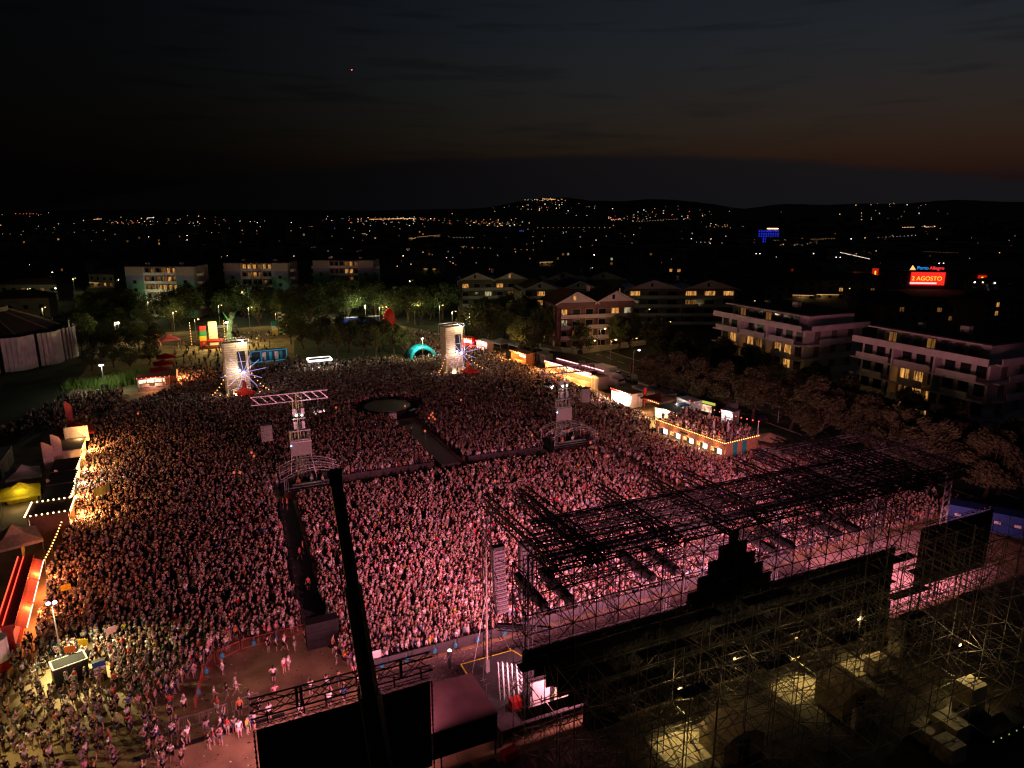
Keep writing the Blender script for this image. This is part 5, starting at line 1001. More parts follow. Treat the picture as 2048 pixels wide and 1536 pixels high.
def terrace(lab, u, v, L, Dp, floors, rz, lit, W2=None):
    t = thing('terraced_apartments', lab, 'building', S(u, v, 0), A + rz); h = 3.1; H = floors * h
    MB().box((L / 2, Dp / 2 + .8, H / 2), (L, Dp, H)).build('core_wall', WALLW, t)
    for f in range(floors):
        z = f * h
        MB().box((L / 2, -.2, z + h - .1), (L + 1.6, 2.4, .28)).build('slab', WALLW, t)
        off = (f % 2) * 2.2
        for k in range(3):
            x0 = k * L / 3 + .4 + off * .5; w = L / 3 - 1.2 - off; o = MB().box((x0 + w / 2, -1.35, z + .55), (w, .16, 1.1)).build('balcony_parapet', WALLW, t)
            if (f + k) % 2: MB().ball((x0 + w * .3, -1.1, z + 1.2), .45, 6, 4, (1.8, .6, .7)).build('planter_greenery', LEAF, o)
        for k in range(9):
            x = (k + .5) * L / 9; i = f * 9 + k
            window(t, (x, .78, z + 1.45), L / 9 * .62, 2.1, WIN_WARM if i in lit else (WIN_DIM if i + 100 in lit else GLASS), WALLD)
        for k in range(7):
            y = .8 + (k + .5) * Dp / 7; window(t, (L + .03 + .02, y, z + 1.45), Dp / 7 * .55, 1.9, pick(.12), WALLD, 'x') if k % 2 else None
        MB().box((L + .9, Dp / 2 + .8, z + h - .1), (1.8, Dp + .2, .28)).build('slab', WALLW, t); MB().box((L + 1.7, Dp / 2 + .8, z + .55), (.16, Dp * .7, 1.1)).build('balcony_parapet', WALLW, t)
    for x in (L * .33, L * .66): MB().box((x, -.4, H / 2), (.3, 1.9, H)).build('fin_wall', WALLW, t)
    MB().box((L * .48, Dp / 2 + 2.2, H + 1.25), (L * .86, Dp - 3, 2.5)).build('penthouse_wall', WALLW, t); MB().box((L * .48, Dp / 2 + 2.0, H + 2.6), (L * .92, Dp - 2, .26)).build('roof', ROOFD, t); MB().box((L * .48, .92, H + 2.76), (L * .9, .3, .2)).build('coping', WALLW, t)
    MB().box((L / 2, -1.3, H + .5), (L + 1.6, .18, 1.0)).build('roof_parapet', WALLW, t); MB().box((L + 1.7, Dp / 2 + .8, H + .5), (.18, Dp, 1.0)).build('roof_parapet', WALLW, t)
    for k in range(8): window(t, (L * .09 + k * L * .105, 2.15 - .02 + .55 - .02, H + 1.2), L * .06, 1.7, WIN_DIM if k in (1, 4) else GLASS, WALLD)
    MB().box((L * .6, Dp * .5, H + 3.5), (1.6, 1.2, 1.6)).build('chimney', WALLW, t); MB().box((L * .25, Dp * .5, H + 3.2), (1.0, 1.0, 1.0)).build('chimney', WALLW, t)
    return t
terrace('pale terraced apartment block with stepped balconies behind the street trees, farther of two', 116.5, 133.5, 25.5, 17, 5, RGT, {22, 120, 21, 25, 30, 131, 33, 29, 28, 34})
terrace('pale terraced apartment block with two lit floors, nearer of two at the right', 118.0, 95.0, 24.5, 17, 5, RGT, {30, 31, 121, 22, 23, 12, 113, 13, 14})
def villa(lab, u, v, rz, W, Dp, eave, peak, wm, lit, ng=2):
    t = thing('gabled_villa', lab, 'building', S(u, v, 0), A + rz); fl = int(eave / 3.1)
    MB().box((0, Dp / 2, eave / 2), (W, Dp, eave)).build('wall', wm, t)
    gw = W / ng
    for k in range(ng):
        x = -W / 2 + (k + .5) * gw
        MB().extr([(x - gw / 2, eave), (x + gw / 2, eave), (x, peak)], .0, Dp).build('gable_wall', WALLW, t)
        b = MB()
        for s in (-1, 1): b.add([(x + s * (gw / 2 + .7), -1.1, eave - .32), (x, -1.1, peak + .2), (x, Dp + .6, peak + .2), (x + s * (gw / 2 + .7), Dp + .6, eave - .32), (x + s * (gw / 2 + .7), -1.1, eave - .62), (x, -1.1, peak - .12), (x, Dp + .6, peak - .12), (x + s * (gw / 2 + .7), Dp + .6, eave - .62)], [(0, 1, 2, 3), (4, 7, 6, 5), (0, 4, 5, 1), (3, 2, 6, 7), (0, 3, 7, 4)])
        r = b.build('roof', ROOFT, t)
        bb = MB()
        for s in (-1, 1): bb.add([(x + s * (gw / 2 + .72), -1.16, eave - .7), (x, -1.16, peak - .12), (x, -1.16, peak + .3), (x + s * (gw / 2 + .72), -1.16, eave - .26), (x + s * (gw / 2 + .72), -1.02, eave - .7), (x, -1.02, peak - .12), (x, -1.02, peak + .3), (x + s * (gw / 2 + .72), -1.02, eave - .26)], [(0, 1, 2, 3), (7, 6, 5, 4), (0, 4, 5, 1), (3, 2, 6, 7)])
        bb.build('bargeboard', WALLW, r)
        window(t, (x - .6, -.04, eave + 1.3), .8, 1.3, WIN_WARM if (k, 'g') in lit else GLASS)
    for f in range(fl):
        z = f * 3.1; b = MB().box((0, -1.35, z + .75), (W * .92, .14, 1.0)).build('balcony', WALLW, t); MB().box((0, -.7, z + .2), (W * .92, 1.3, .2)).build('slab', WALLW, b)
        for k in range(6): window(t, (-W / 2 + (k + .5) * W / 6, -.04, z + 1.7), W / 6 * .55, 1.8, WIN_WARM if (f, k) in lit else (WIN_DIM if (f, k, 1) in lit else (WIN_PALE if (f, k, 2) in lit else GLASS)))
        for k in range(3): window(t, (-W / 2 - .04, (k + .5) * Dp / 3, z + 1.7), 1.3, 1.5, pick(.2), WHITE, 'x')
        for k in (0, 3, 6): MB().box((-W * .46 + k * W * .92 / 6, -.7, z + 1.6), (.2, 1.2, 2.7)).build('partition', wm, t)
    MB().box((0, Dp * .5, peak + .3), (.9, .9, 1.7)).build('chimney', WALLW, t)
    return t
villa('salmon villa with twin white gables and lit loggia beside the parking lot', 108.6, 177.5, -.18, 24, 14, 13.9, 16.8, WALLP, {(3, 0), (3, 4), (3, 5, 2), (2, 0, 2), (1, 2, 1), (0, 'g'), (1, 1, 1)})
villa('twin gabled villa with yellow lit top floor, farthest of the gabled villas', 110.0, 256.0, -.30, 27, 14, 13.5, 16.0, WALLD, {(3, 0), (3, 3), (1, 'g'), (2, 2, 2), (2, 4, 1)})
villa('long gabled villa with a dark roof between the other two gabled villas', 121.0, 222.0, -.25, 28, 15, 12.6, 15.2, WALLD, {(3, 1), (2, 1), (2, 2, 1), (3, 3, 1)})
villa('gabled villa with a row of orange lit windows right of the salmon villa', 160.0, 204.0, -.42, 40, 14, 12.8, 15.6, WALLD, {(3, 0), (3, 3), (3, 4), (3, 5), (2, 3, 1)}, 2)
villa('dark gabled villa just behind the salmon one', 150.0, 255.0, -.35, 34, 14, 12.0, 15.0, WALLD, {(3, 2, 1)}, 2)
# round hall at the far left with tall curved white wall panels
rh_ = thing('round_hall', 'round hall with a faceted roof and tall curved white wall panels', 'building', (-144, 190, 0), 0)
MB().prism(ngon((0, 0), 19.5, 28), 0, 8.4).build('core_wall', mat('dark_hall_wall', (.05, .042, .04), .9), rh_)
for k in range(9):
    a0 = R(-112 + k * 23); b = MB(); n_ = 8
    for i in range(n_):
        a, c = a0 + R(20.5) * i / n_, a0 + R(20.5) * (i + 1) / n_; r0 = 21.6 + 1.3 * math.sin(math.pi * (i + .5) / n_)
        P = [(r0 * math.cos(q), r0 * math.sin(q), z) for z in (0, 8.6) for q in (a, c)] + [((r0 - .3) * math.cos(q), (r0 - .3) * math.sin(q), z) for z in (0, 8.6) for q in (a, c)]
        b.add(P, [(0, 1, 3, 2), (4, 6, 7, 5), (2, 3, 7, 6), (0, 4, 5, 1)] + ([(0, 2, 6, 4)] if i == 0 else []) + ([(1, 5, 7, 3)] if i == n_ - 1 else []))
    b.build('curved_panel', WALLW, rh_)
for k in range(12):
    a, c = R(k * 30), R(k * 30 + 30); rr = 19; P = [(rr * math.cos(a), rr * math.sin(a), 8.4), (rr * math.cos(c), rr * math.sin(c), 8.4), (7.5 * math.cos(c), 7.5 * math.sin(c), 13.4), (7.5 * math.cos(a), 7.5 * math.sin(a), 13.4)]
    o = MB().poly(P).build('roof_facet', mat('hall_roof_metal', (.05, .04, .038), .7), rh_); MB().tube(P[0], P[3], .22, 4).build('roof_rib', WALLD, o)
    MB().poly([(7.6 * math.cos(a), 7.6 * math.sin(a), 14.6), (7.6 * math.cos(c), 7.6 * math.sin(c), 14.6), (0, 0, 19.0)]).build('lantern_facet', MATS['hall_roof_metal'], rh_)
MB().prism(ngon((0, 0), 7.2, 24), 13.2, 14.6).build('lantern_wall', WALLD, rh_)
# garden wall along the street
gw_ = thing('garden_wall', 'low pale wall running round the gardens of the salmon villa', 'wall', S(96, 186, 0), A)
for p, q in (((-6, 6), (2.5, -13)), ((2.5, -13), (3.5, -14)), ((5.5, -13.5), (30, -9.5))):
    p, q = Vector((*p, 0)), Vector((*q, 0)); n_ = max(1, int((q - p).length / 4))
    for k in range(n_):
        a, b = p.lerp(q, k / n_), p.lerp(q, (k + 1) / n_); m_ = (a + b) / 2; MB().box((m_.x, m_.y, .8), ((b - a).length - .03, .25, 1.6), math.atan2(b.y - a.y, b.x - a.x)).build('wall_panel', CREAM, gw_)
# shopping centre with its lit signs
ml_ = thing('shopping_centre', 'low shopping centre with a red lit billboard and coloured roof lettering', 'building', (213, 372, 0), R(-8))
MB().box((0, 6, 4.3), (66, 14, 8.6)).build('wall', WALLD, ml_); MB().box((0, 6, 8.75), (66.6, 14.6, .3)).build('roof', ROOFD, ml_)
RED_E = emat('billboard_red', (1, .03, .02), 1.0, 'FRONT'); YEL_E = emat('lettering_yellow', (1, .62, .03), 1.4); WHT_E = emat('lettering_white', (1, .8, .8), 1.1); BLU_E = emat('lettering_blue', (.02, .28, .9), 1.2)
bb_ = MB().box((2.5, -1.3, 5.2), (16.5, .3, 6.6)).build('billboard', RED_E, ml_)
text('billboard_lettering', '2 AGOSTO', 3.0, (2.0, -1.5, 5.2), (R(90), 0, 0), YEL_E, bb_, .02); MB().box((.5, -1.5, 2.9), (13, .06, .7)).build('white_strip', WHT_E, bb_)
text('roof_lettering', 'Porto', 2.4, (-.4, -1.0, 10.6), (R(90), 0, 0), BLU_E, ml_, .1); text('roof_lettering', 'Allegro', 2.4, (6.4, -1.0, 10.6), (R(90), 0, 0), emat('lettering_red', (1, .03, .05), 1.4), ml_, .1)
MB().add([(-6.6, -1, 9.6), (-3.7, -1, 9.6), (-5.4, -1, 12.0), (-6.6, -.8, 9.6), (-3.7, -.8, 9.6), (-5.4, -.8, 12.0)], [(0, 1, 2), (5, 4, 3), (0, 3, 4, 1), (1, 4, 5, 2), (2, 5, 3, 0)]).build('roof_emblem', emat('emblem_orange', (1, .40, .12), 1.8), ml_)
MB().box((0, -.9, 9.2), (20, .2, .2)).build('sign_rail', STEEL, ml_)
for x, hh, w in ((-23.5, 9.6, 3.0), (28.5, 6.6, 4.0)):
    o = MB().box((x, -1.3, hh / 2 + .6), (w, .3, hh)).build('banner', emat('banner_red', (.8, .02, .01), .6), ml_); MB().box((x, -1.48, hh / 2 + 1.2), (w * .22, .05, hh * .6)).build('banner_stripe', YEL_E, o)
for x, w, c in ((-36.5, 4, 'r'), (-33.2, 1.8, 'w'), (-30.4, 1.3, 'o')): MB().box((x, -2, 6.0 if c == 'r' else 4.6), (w, .3, 1.0 if c == 'r' else 1.7)).build('lit_sign', {'r': LAMPR, 'w': WHT_E, 'o': emat('sign_orange', (1, .6, .35), 1.0)}[c], ml_)
MB().box((-33.5, 2, 3.3), (9, 4, 6.6)).build('annexe', WALLD, ml_)
# lit blue hotel
bh = thing('blue_lit_hotel', 'distant hotel with a grid of blue lit windows', 'building', (297, 840, 0), R(-10)); MB().box((0, 6, 9), (25, 12, 18)).build('wall', WALLD, bh)
BLW = emat('blue_window', (.02, .04, 1), .55)
for i in range(9):
    for j in range(5): MB().box((-10.4 + i * 2.6, -.1, 4 + j * 2.9), (1.5, .12, 1.9)).build('window', BLW, bh)
MB().box((4, 0, 18.6), (12, 1.2, .5)).build('roof_lamp_row', LAMPO, bh)
# ordinary houses between the villas, the park and the town
houses = []
hr = random.Random(11)
specs = []
for px, py, w, d, h in [(60, 600, 26, 12, 7), (130, 545, 34, 12, 7), (205, 575, 18, 12, 7), (40, 640, 20, 14, 8), (140, 500, 24, 14, 16), (270, 505, 16, 14, 22), (325, 512, 18, 12, 20), (420, 508, 24, 12, 18), (510, 500, 36, 12, 9), (560, 498, 16, 12, 22), (620, 505, 14, 12, 20), (660, 505, 30, 16, 8), (770, 512, 48, 12, 8), (850, 545, 20, 14, 8), (880, 520, 22, 14, 9), (960, 530, 24, 14, 9), (1040, 515, 22, 12, 8), (1110, 530, 26, 14, 9), (1180, 508, 24, 12, 8), (1250, 540, 26, 14, 10), (1330, 530, 26, 14, 9), (1405, 520, 20, 14, 8), (1480, 585, 34, 14, 10), (1540, 570, 30, 14, 9), (1600, 560, 24, 14, 8), (1690, 600, 36, 14, 9), (1770, 628, 22, 12, 6), (1850, 645, 30, 14, 6), (2030, 604, 28, 14, 8), (2020, 650, 30, 14, 9), (1580, 600, 22, 14, 9), (1380, 570, 34, 14, 10), (1320, 500, 30, 14, 9), (1450, 500, 24, 14, 10), (1700, 520, 22, 14, 9), (1240, 470, 30, 14, 14), (1390, 478, 30, 14, 12), (1650, 470, 40, 14, 10), (1000, 480, 30, 14, 10), (830, 480, 26, 14, 12), (720, 470, 26, 14, 14), (30, 500, 26, 14, 14), (460, 470, 30, 14, 14), (380, 480, 22, 14, 14)]:
    specs.append((px, py, w, d, h))
specs.sort(key=lambda s: s[0])
for i, (px, py, w, d, h) in enumerate(specs):
    p = G(px, py); t = thing('house', 'dark %s house with %s windows, %s from the left in the town' % ('hip-roofed' if h < 12 else 'flat-roofed tall', 'lit' if i % 3 else 'few lit', ordn(i)), 'house', p, R(hr.uniform(-25, 25)), 'houses of the dark town')
    MB().box((0, d / 2, h / 2), (w, d, h)).build('wall', WALLD, t)
    if h < 12: MB().add([(-w / 2 - .6, -.6, h), (w / 2 + .6, -.6, h), (w / 2 + .6, d + .6, h), (-w / 2 - .6, d + .6, h), (-w / 2 + d * .4, d / 2, h + 2.6), (w / 2 - d * .4, d / 2, h + 2.6)], [(0, 1, 5, 4), (1, 2, 5), (2, 3, 4, 5), (3, 0, 4), (3, 2, 1, 0)]).build('roof', ROOFT, t)
    else: MB().box((0, d / 2, h + .15), (w + .5, d + .5, .3)).build('roof', ROOFD, t)
    for f in range(int(h / 3)):
        for k in range(int(w / 4.2)):
            mm = pick(.05 if py < 560 else .08); window(t, (-w / 2 + (k + .5) * w / int(w / 4.2), -.04, f * 3 + 1.7), 1.5, 1.5, mm, WALLD)
    if hr.random() < .45:
        x = hr.uniform(-w / 3, w / 3); MB().box((x, -.9, 2.6), (w * .5, 1.6, .14)).build('porch', WALLW, t); o = MB().box((x, -.7, 2.4), (w * .4, .12, .16)).build('porch_lamp', emat('porch_lamp', (1, .55, .18), 1.5), t)
        lamp('POINT', 'porch_light', t.matrix_basis @ Vector((x, -1.6, 2.0)), (1, .62, .22), 60, t)
# ------------------------------------------------------------------ street lamps
def street_lamp(lab, p, h=8.0, arms=1, m=LAMPO, power=0, col=(1, .6, .22)):
    t = thing('street_lamp', lab, 'street lamp', p, 0, 'street lamps'); MB().tube((0, 0, 0), (0, 0, h), .09, 5, .06).build('pole', STEEL, t)
    for k in range(arms):
        s = -1 if k else 1; MB().tube((0, 0, h), (s * 1.1, 0, h + .25), .05, 4).build('arm', STEEL, t); hd = MB().box((s * 1.2, 0, h + .25), (.7, .3, .14)).build('lamp_head', DARKP, t); MB().ball((s * 1.2, 0, h + .12), .26, 6, 4, (1, 1, .7)).build('lens', m, hd)
    if power: lamp('POINT', 'street_light', p + Vector((1.2, 0, h - .4)), col, power, t, soft=.25)
SL = [((103.2, 165.8), 8, 1, LAMPO, 700, 'yellow street lamp over the empty parking lot near the garden wall'), ((118, 172), 3.2, 1, LAMPO, 30, 'low garden lamp at the foot of the salmon villa, nearest its corner'), ((105, 174), 3.2, 1, LAMPO, 30, 'low garden lamp at the foot of the salmon villa, by its entrance'), ((124, 168), 3.2, 1, LAMPO, 60, 'low garden lamp right of the salmon villa by the wall'), ((96.5, 150), 8, 1, LAMPO, 500, 'yellow street lamp at the edge of the lot behind the lorry'), ((101.6, 98), 7, 1, LAMPO, 260, 'orange street lamp glowing under the trees behind the terrace bar'), ((108, 106), 5, 1, LAMPO, 200, 'white orange lamp in the gardens of the terraced apartments'), ((101.2, 70), 6, 1, emat('lamp_yellow_green', (.8, .9, .25), 8), 160, 'yellow green lamp hidden in the right-hand tree crowns'), ((94.0, 136.2), 8, 1, LAMPV, 60, 'tall pale street lamp beside the red feather flags'), ((64.0, 250), 6, 1, LAMPO, 420, 'yellow lamp behind the red balloon'), ((2, 246), 6, 1, LAMPO, 260, 'yellow lamp between the trees behind the coloured blocks'), ((28, 258), 5, 1, LAMPO, 300, 'yellow green lamp in the park behind the checkered tower')]
for (u, v), h, a, m, pw, lab in SL: street_lamp(lab, S(u, v), h, a, m, pw)
for i, (x, y) in enumerate(((-136, 256), (-105, 274), (-73, 290))):  # lamps added at the foot of each block to brighten its facade
    street_lamp('street lamp lighting the facade of a green apartment block, %s of three' % ORD[i], Vector((x, y, 0)), 9, 1, LAMPO, 900, (.9, .9, .72))
for i, (px, py, a) in enumerate(((1513, 545, 2), (1620, 545, 1), (1672, 555, 2), (1876, 572, 2))): street_lamp('twin-armed tall white street lamp near the shopping centre, %s from the left' % ORD[i], G(px, py), 12, a, emat('far_lamp_white', (1, .80, .72), 9), 0)
for i, (px, py) in enumerate(sorted(((1944, 565), (1960, 565), (1984, 566), (1700, 478), (1728, 476), (1420, 478), (1440, 478), (1462, 478), (295, 474), (285, 474), (372, 472), (372, 480), (803, 512), (1185, 510), (585, 540), (100, 545), (105, 577), (232, 560)))):
    street_lamp('bright far street lamp in the town, %s from the left' % ORD[i], G(px, py, 9) - Vector((0, 0, 9)), 9, 1, LAMPW if i % 2 else emat('far_lamp_orange', (1, .62, .35), 14), 0)
LMP = [(60, 610), (150, 585), (235, 690), (300, 640), (350, 665), (440, 650), (500, 655), (560, 640), (640, 635), (690, 640), (760, 655), (830, 650), (880, 650), (905, 665), (960, 640), (1000, 655), (1060, 650), (1110, 665), (1290, 660), (1330, 690), (1390, 650), (1500, 640), (1600, 600), (1690, 610), (1820, 640), (1940, 650), (1000, 590), (820, 590), (1180, 560), (90, 655)]  # lamps added to light the belt trees and houses
for i, (px, py) in enumerate(sorted(LMP)): street_lamp('yellow street lamp half hidden among the trees behind the crowd, %s from the left' % ordn(i), G(px, py), 7, 1, emat('lamp_dull_yellow', (1, .66, .22), 2.5), (45 if px > 930 else 800) if i % 3 else (70 if px > 930 else 1300), (1, .80, .36) if i % 2 else (.92, .95, .45))
# construction cranes by the motorway
for i, (x0, y0, x1, y1) in enumerate(((1706, 528, 1700, 470), (1722, 528, 1726, 468), (1755, 535, 1772, 468))):
    b = G(x0, y0); d = pix(b)[2]; t = thing('mobile_crane', 'slim pale crane boom rising near the shopping centre, %s of three' % ORD[i], 'crane', b, 0)
    tip = Vector(((x1 - x0) / FPX * d, 0, (y0 - y1) / FPX * d * 1.02)); MB().truss((0, 0, 1), tip, 1.1, 1.1, 2.2, .13, .07).build('boom', STEEL, t); MB().box((0, 0, .9), (3, 6, 1.8)).build('carrier', ORNG, t)
# drone over the crowd
dr = thing('drone', 'tiny drone with a red light hovering in the dark sky', 'drone', Vector(ray(704, 140)) * 95 + Vector((0, 0, CAM_H)), 0)
MB().box((0, 0, 0), (.22, .3, .1)).build('body', DARKP, dr); MB().ball((0, -.16, 0), .07, 6, 4).build('light', LAMPR, dr)
for x in (-1, 1):
    for y in (-1, 1): a_ = MB().tube((0, 0, 0), (x * .25, y * .25, .04), .02, 4).build('arm', DARKP, dr); MB().box((x * .25, y * .25, .07), (.3, .03, .01), .5).build('rotor', DARKP, a_)

# ------------------------------------------------------------------ the far town: one mass of roofs and lights
town = MB(); tr_ = random.Random(3)
for i in range(1500):
    px = tr_.uniform(-60, 2110); py = 428 + 92 * tr_.random() ** 1.15; p = G(px, py); w, d, h = tr_.uniform(8, 26), tr_.uniform(8, 16), tr_.uniform(4, 11)
    town.box((p.x, p.y, h / 2 - .2), (w, d, h), tr_.uniform(0, 3))
tag(town.build('distant_town', mat('town_wall', (.16, .14, .12), .9, var=.5, scale=.02)), 'dark spread of far houses below the hills', None, None, 'stuff')
LC = [emat('town_light_orange', (1, .50, .20), 3.4), emat('town_light_white', (1, .82, .66), 3.4), emat('town_light_red', (1, .12, .08), 2.4), emat('town_light_blue', (.12, .2, 1), 2.2), emat('town_light_green', (.4, 1, .6), 1.2), emat('town_light_faint', (1, .6, .3), .9)]
tl = MB()
def hit(px, py):
    r = ray(px, py); t = 200.0
    while t < 9000:
        x, y, z = r[0] * t, r[1] * t, CAM_H + r[2] * t
        if z <= terr(x, y) + 3: return Vector((x, y, z))
        t += 12 + t * .002
    return None
clus = [(330, 444, 150, 10, 60), (250, 448, 60, 5, 20), (700, 440, 60, 6, 18), (810, 440, 70, 4, 70), (760, 447, 120, 10, 40), (950, 450, 110, 14, 46), (1010, 452, 40, 6, 26), (1085, 401, 45, 3, 34), (1085, 415, 110, 10, 46), (1250, 440, 60, 8, 30), (1330, 430, 120, 14, 50), (1440, 452, 60, 10, 20), (1500, 490, 120, 14, 26), (1590, 495, 60, 8, 22), (1720, 512, 70, 8, 30), (1855, 458, 30, 2, 16), (1770, 430, 150, 16, 24), (1790, 410, 90, 4, 14), (1900, 500, 130, 40, 30), (520, 455, 160, 22, 30), (150, 470, 150, 30, 34), (370, 478, 60, 8, 16), (660, 480, 200, 24, 30), (900, 505, 250, 30, 40), (1150, 480, 150, 24, 30), (60, 430, 60, 4, 8), (980, 520, 600, 60, 70)]
for cx, cy, sx, sy, n_ in clus:
    for k in range(int(n_ * .85)):
        px, py = tr_.gauss(cx, sx * .5), tr_.gauss(cy, sy * .5); p = hit(px, py)
        if p is None or p.y < 380: continue
        d = pix(p)[2]; tl.k = tr_.choices(range(6), (5, 3.2, 1.4, .35, .3, 5))[0]; p.z += 3 + tr_.random() * 3
        r = d / FPX * tr_.choice((.32, .42, .5, .7)); tl.add([(p.x + r * 1.2, p.y, p.z), (p.x, p.y + r, p.z), (p.x - r * 1.2, p.y, p.z), (p.x, p.y - r, p.z), (p.x, p.y, p.z + r * .9), (p.x, p.y, p.z - r * .9)], [(0, 1, 4), (1, 2, 4), (2, 3, 4), (3, 0, 4), (1, 0, 5), (2, 1, 5), (3, 2, 5), (0, 3, 5)])
for x0, y0, x1, y1, n_, k in ((740, 441, 830, 439, 34, 0), (1085, 399, 1112, 400, 12, 0), (1805, 459, 1860, 458, 18, 0), (1680, 515, 1740, 530, 26, 1), (1225, 442, 1242, 440, 6, 2), (1525, 463, 1550, 464, 6, 0), (1288, 464, 1300, 464, 5, 3), (1040, 467, 1050, 467, 3, 3), (1920, 560, 1970, 568, 2, 4), (188, 441, 205, 440, 7, 0), (295, 438, 310, 437, 6, 1), (40, 429, 80, 429, 6, 2)):
    for i in range(n_):
        p = hit(x0 + (x1 - x0) * i / n_, y0 + (y1 - y0) * i / n_)
        if p is None: continue
        d = pix(p)[2]; tl.k = k; r = d / FPX * .5; p.z += 4; tl.add([(p.x + r * 1.4, p.y, p.z), (p.x, p.y + r, p.z), (p.x - r * 1.4, p.y, p.z), (p.x, p.y - r, p.z), (p.x, p.y, p.z + r), (p.x, p.y, p.z - r)], [(0, 1, 4), (1, 2, 4), (2, 3, 4), (3, 0, 4), (1, 0, 5), (2, 1, 5), (3, 2, 5), (0, 3, 5)])
for i in range(12):                      # lamps strung along the far streets
    x0, y0 = tr_.uniform(0, 1900), tr_.uniform(440, 520); x1, y1 = x0 + tr_.uniform(60, 190), y0 + tr_.uniform(-9, 9); n_ = tr_.randint(9, 18); kk = tr_.choice((0, 0, 5, 1))
    for j in range(n_):
        p = hit(x0 + (x1 - x0) * j / n_, y0 + (y1 - y0) * j / n_)
        if p is None: continue
        d = pix(p)[2]; tl.k = kk; r = d / FPX * .36; p.z += 5; tl.add([(p.x + r, p.y, p.z), (p.x, p.y + r, p.z), (p.x - r, p.y, p.z), (p.x, p.y - r, p.z), (p.x, p.y, p.z + r), (p.x, p.y, p.z - r)], [(0, 1, 4), (1, 2, 4), (2, 3, 4), (3, 0, 4), (1, 0, 5), (2, 1, 5), (3, 2, 5), (0, 3, 5)])
tag(tl.build('town_lights', LC), 'scattered far lights of the town and hill villages', None, None, 'stuff')

# ------------------------------------------------------------------ trees
def tree_meshes(seed, h, r, nclump, nleaf, ls, m, low=.35, conic=0.0):
    nleaf = int(nleaf * 2.6); ls *= .55
    q = random.Random(seed); tk = MB(); cr = MB(); base = Vector((0, 0, 0)); pts = [Vector((q.uniform(-.25, .25) * i, q.uniform(-.25, .25) * i, h * low * 1.2 * i / 4)) for i in range(5)]
    for i in range(4): tk.tube(pts[i], pts[i + 1], .28 * h / 10 * (1 - i * .14), 6, .28 * h / 10 * (1 - (i + 1) * .14))
    for c in range(nclump):
        a = q.uniform(0, 6.283); zf = q.uniform(0, 1); rr = r * math.sqrt(q.uniform(.12, 1)) * (math.sin(math.pi * min(.97, .2 + zf * .72)) * (1 - conic * zf))
        ctr = Vector((rr * math.cos(a), rr * math.sin(a), h * (low + (1 - low) * (zf * .86 + .06))))
        tk.tube(pts[q.choice((2, 3, 4))], ctr, .07 * h / 10, 4, .02)
        sz = r * q.uniform(.22, .40)
        for k in range(nleaf):
            d = Vector((q.gauss(0, 1), q.gauss(0, 1), q.gauss(0, .75))); d = d.normalized() * sz * (q.random() ** .4); p = ctr + d
            nx_ = Vector((q.uniform(-1, 1), q.uniform(-1, 1), q.uniform(-.3, 1))).normalized(); t1 = nx_.orthogonal().normalized() * ls * q.uniform(.6, 1.3); t2 = nx_.cross(t1).normalized() * ls * q.uniform(.5, .9)
            cr.add([p - t1, p + t2 * .7, p + t1, p - t2 * .7], [(0, 1, 2, 3)])
    return tk.mesh('trunk', BARK), cr.mesh('crown', m)
TV = [tree_meshes(1, 10, 3.6, 34, 75, .30, LEAF2), tree_meshes(2, 10, 3.3, 30, 75, .30, LEAF2, .3), tree_meshes(3, 10, 3.4, 34, 150, .42, LEAFB, .34), tree_meshes(4, 10, 3.6, 36, 150, .42, LEAFB, .32), tree_meshes(5, 10, 3.2, 30, 60, .34, LEAF, .25, .5), tree_meshes(6, 10, 4.2, 26, 60, .42, LEAF, .2)]
def tree(lab, p, h, v, w=1.0, group=None, cat='tree'):
    t = thing('tree', lab, cat, p, rnd.uniform(0, 6.28), group); k = h / 10; inst('trunk', TV[v][0], t, sc_=(k * w, k * w, k)); inst('crown', TV[v][1], t, sc_=(k * w, k * w, k)); return t
for i, (u, v, h) in enumerate(sorted(((30, 213, 9.5), (33.5, 206, 9), (37.5, 199, 9.5), (41.5, 203, 9.5), (44, 196, 8.5), (47, 194, 9), (49.5, 200, 9), (52, 193.5, 9), (54.5, 191, 8), (36, 213, 10), (42.5, 213, 10), (48, 210, 9.5), (52, 205, 9), (28, 222, 9)), key=lambda q: pix(S(q[0], q[1]))[0])): tree('green park tree between the light canopy and the blue fence, %s from the left' % ORD[i], S(u, v), h, i % 2, 1.15, 'park trees')
for i, (px, py, h) in enumerate(sorted(((170, 690, 10), (215, 660, 11), (270, 640, 12), (280, 705, 9), (315, 710, 9), (300, 665, 12), (345, 660, 12), (380, 640, 12), (420, 632, 13), (455, 640, 12), (490, 640, 13), (520, 650, 12), (545, 638, 12), (590, 655, 11), (620, 640, 13), (650, 628, 13), (690, 620, 14), (725, 622, 14), (760, 632, 13), (795, 630, 13), (830, 622, 13), (860, 640, 12), (250, 620, 12), (600, 612, 13), (470, 610, 13), (340, 620, 12), (790, 605, 13), (870, 610, 13)))):
    tree('dark tree in the belt before the green apartment blocks, %s from the left' % ordn(i), G(px, py), h, (0, 1, 4, 5)[i % 4], 1.1, 'belt of trees')
for i, (u, v, h) in enumerate(sorted(((79, 199, 13), (84, 196, 13), (82.6, 172.2, 12), (86.4, 174.2, 13), (91, 180, 13), (96, 184, 13), (89, 190, 14), (94, 193, 14), (100, 182, 12), (86, 205, 14), (92, 206, 14), (98, 203, 14), (112, 170, 11), (117, 172, 11.5), (101, 172, 9)), key=lambda q: (q[0] - 58.6) ** 2 + (q[1] - 163) ** 2)): tree('dark tree between the right container tower and salmon villa, %s from the tower' % ORD[i], S(u, v), h, (0, 5, 1)[i % 3], .95, 'trees by the salmon villa')
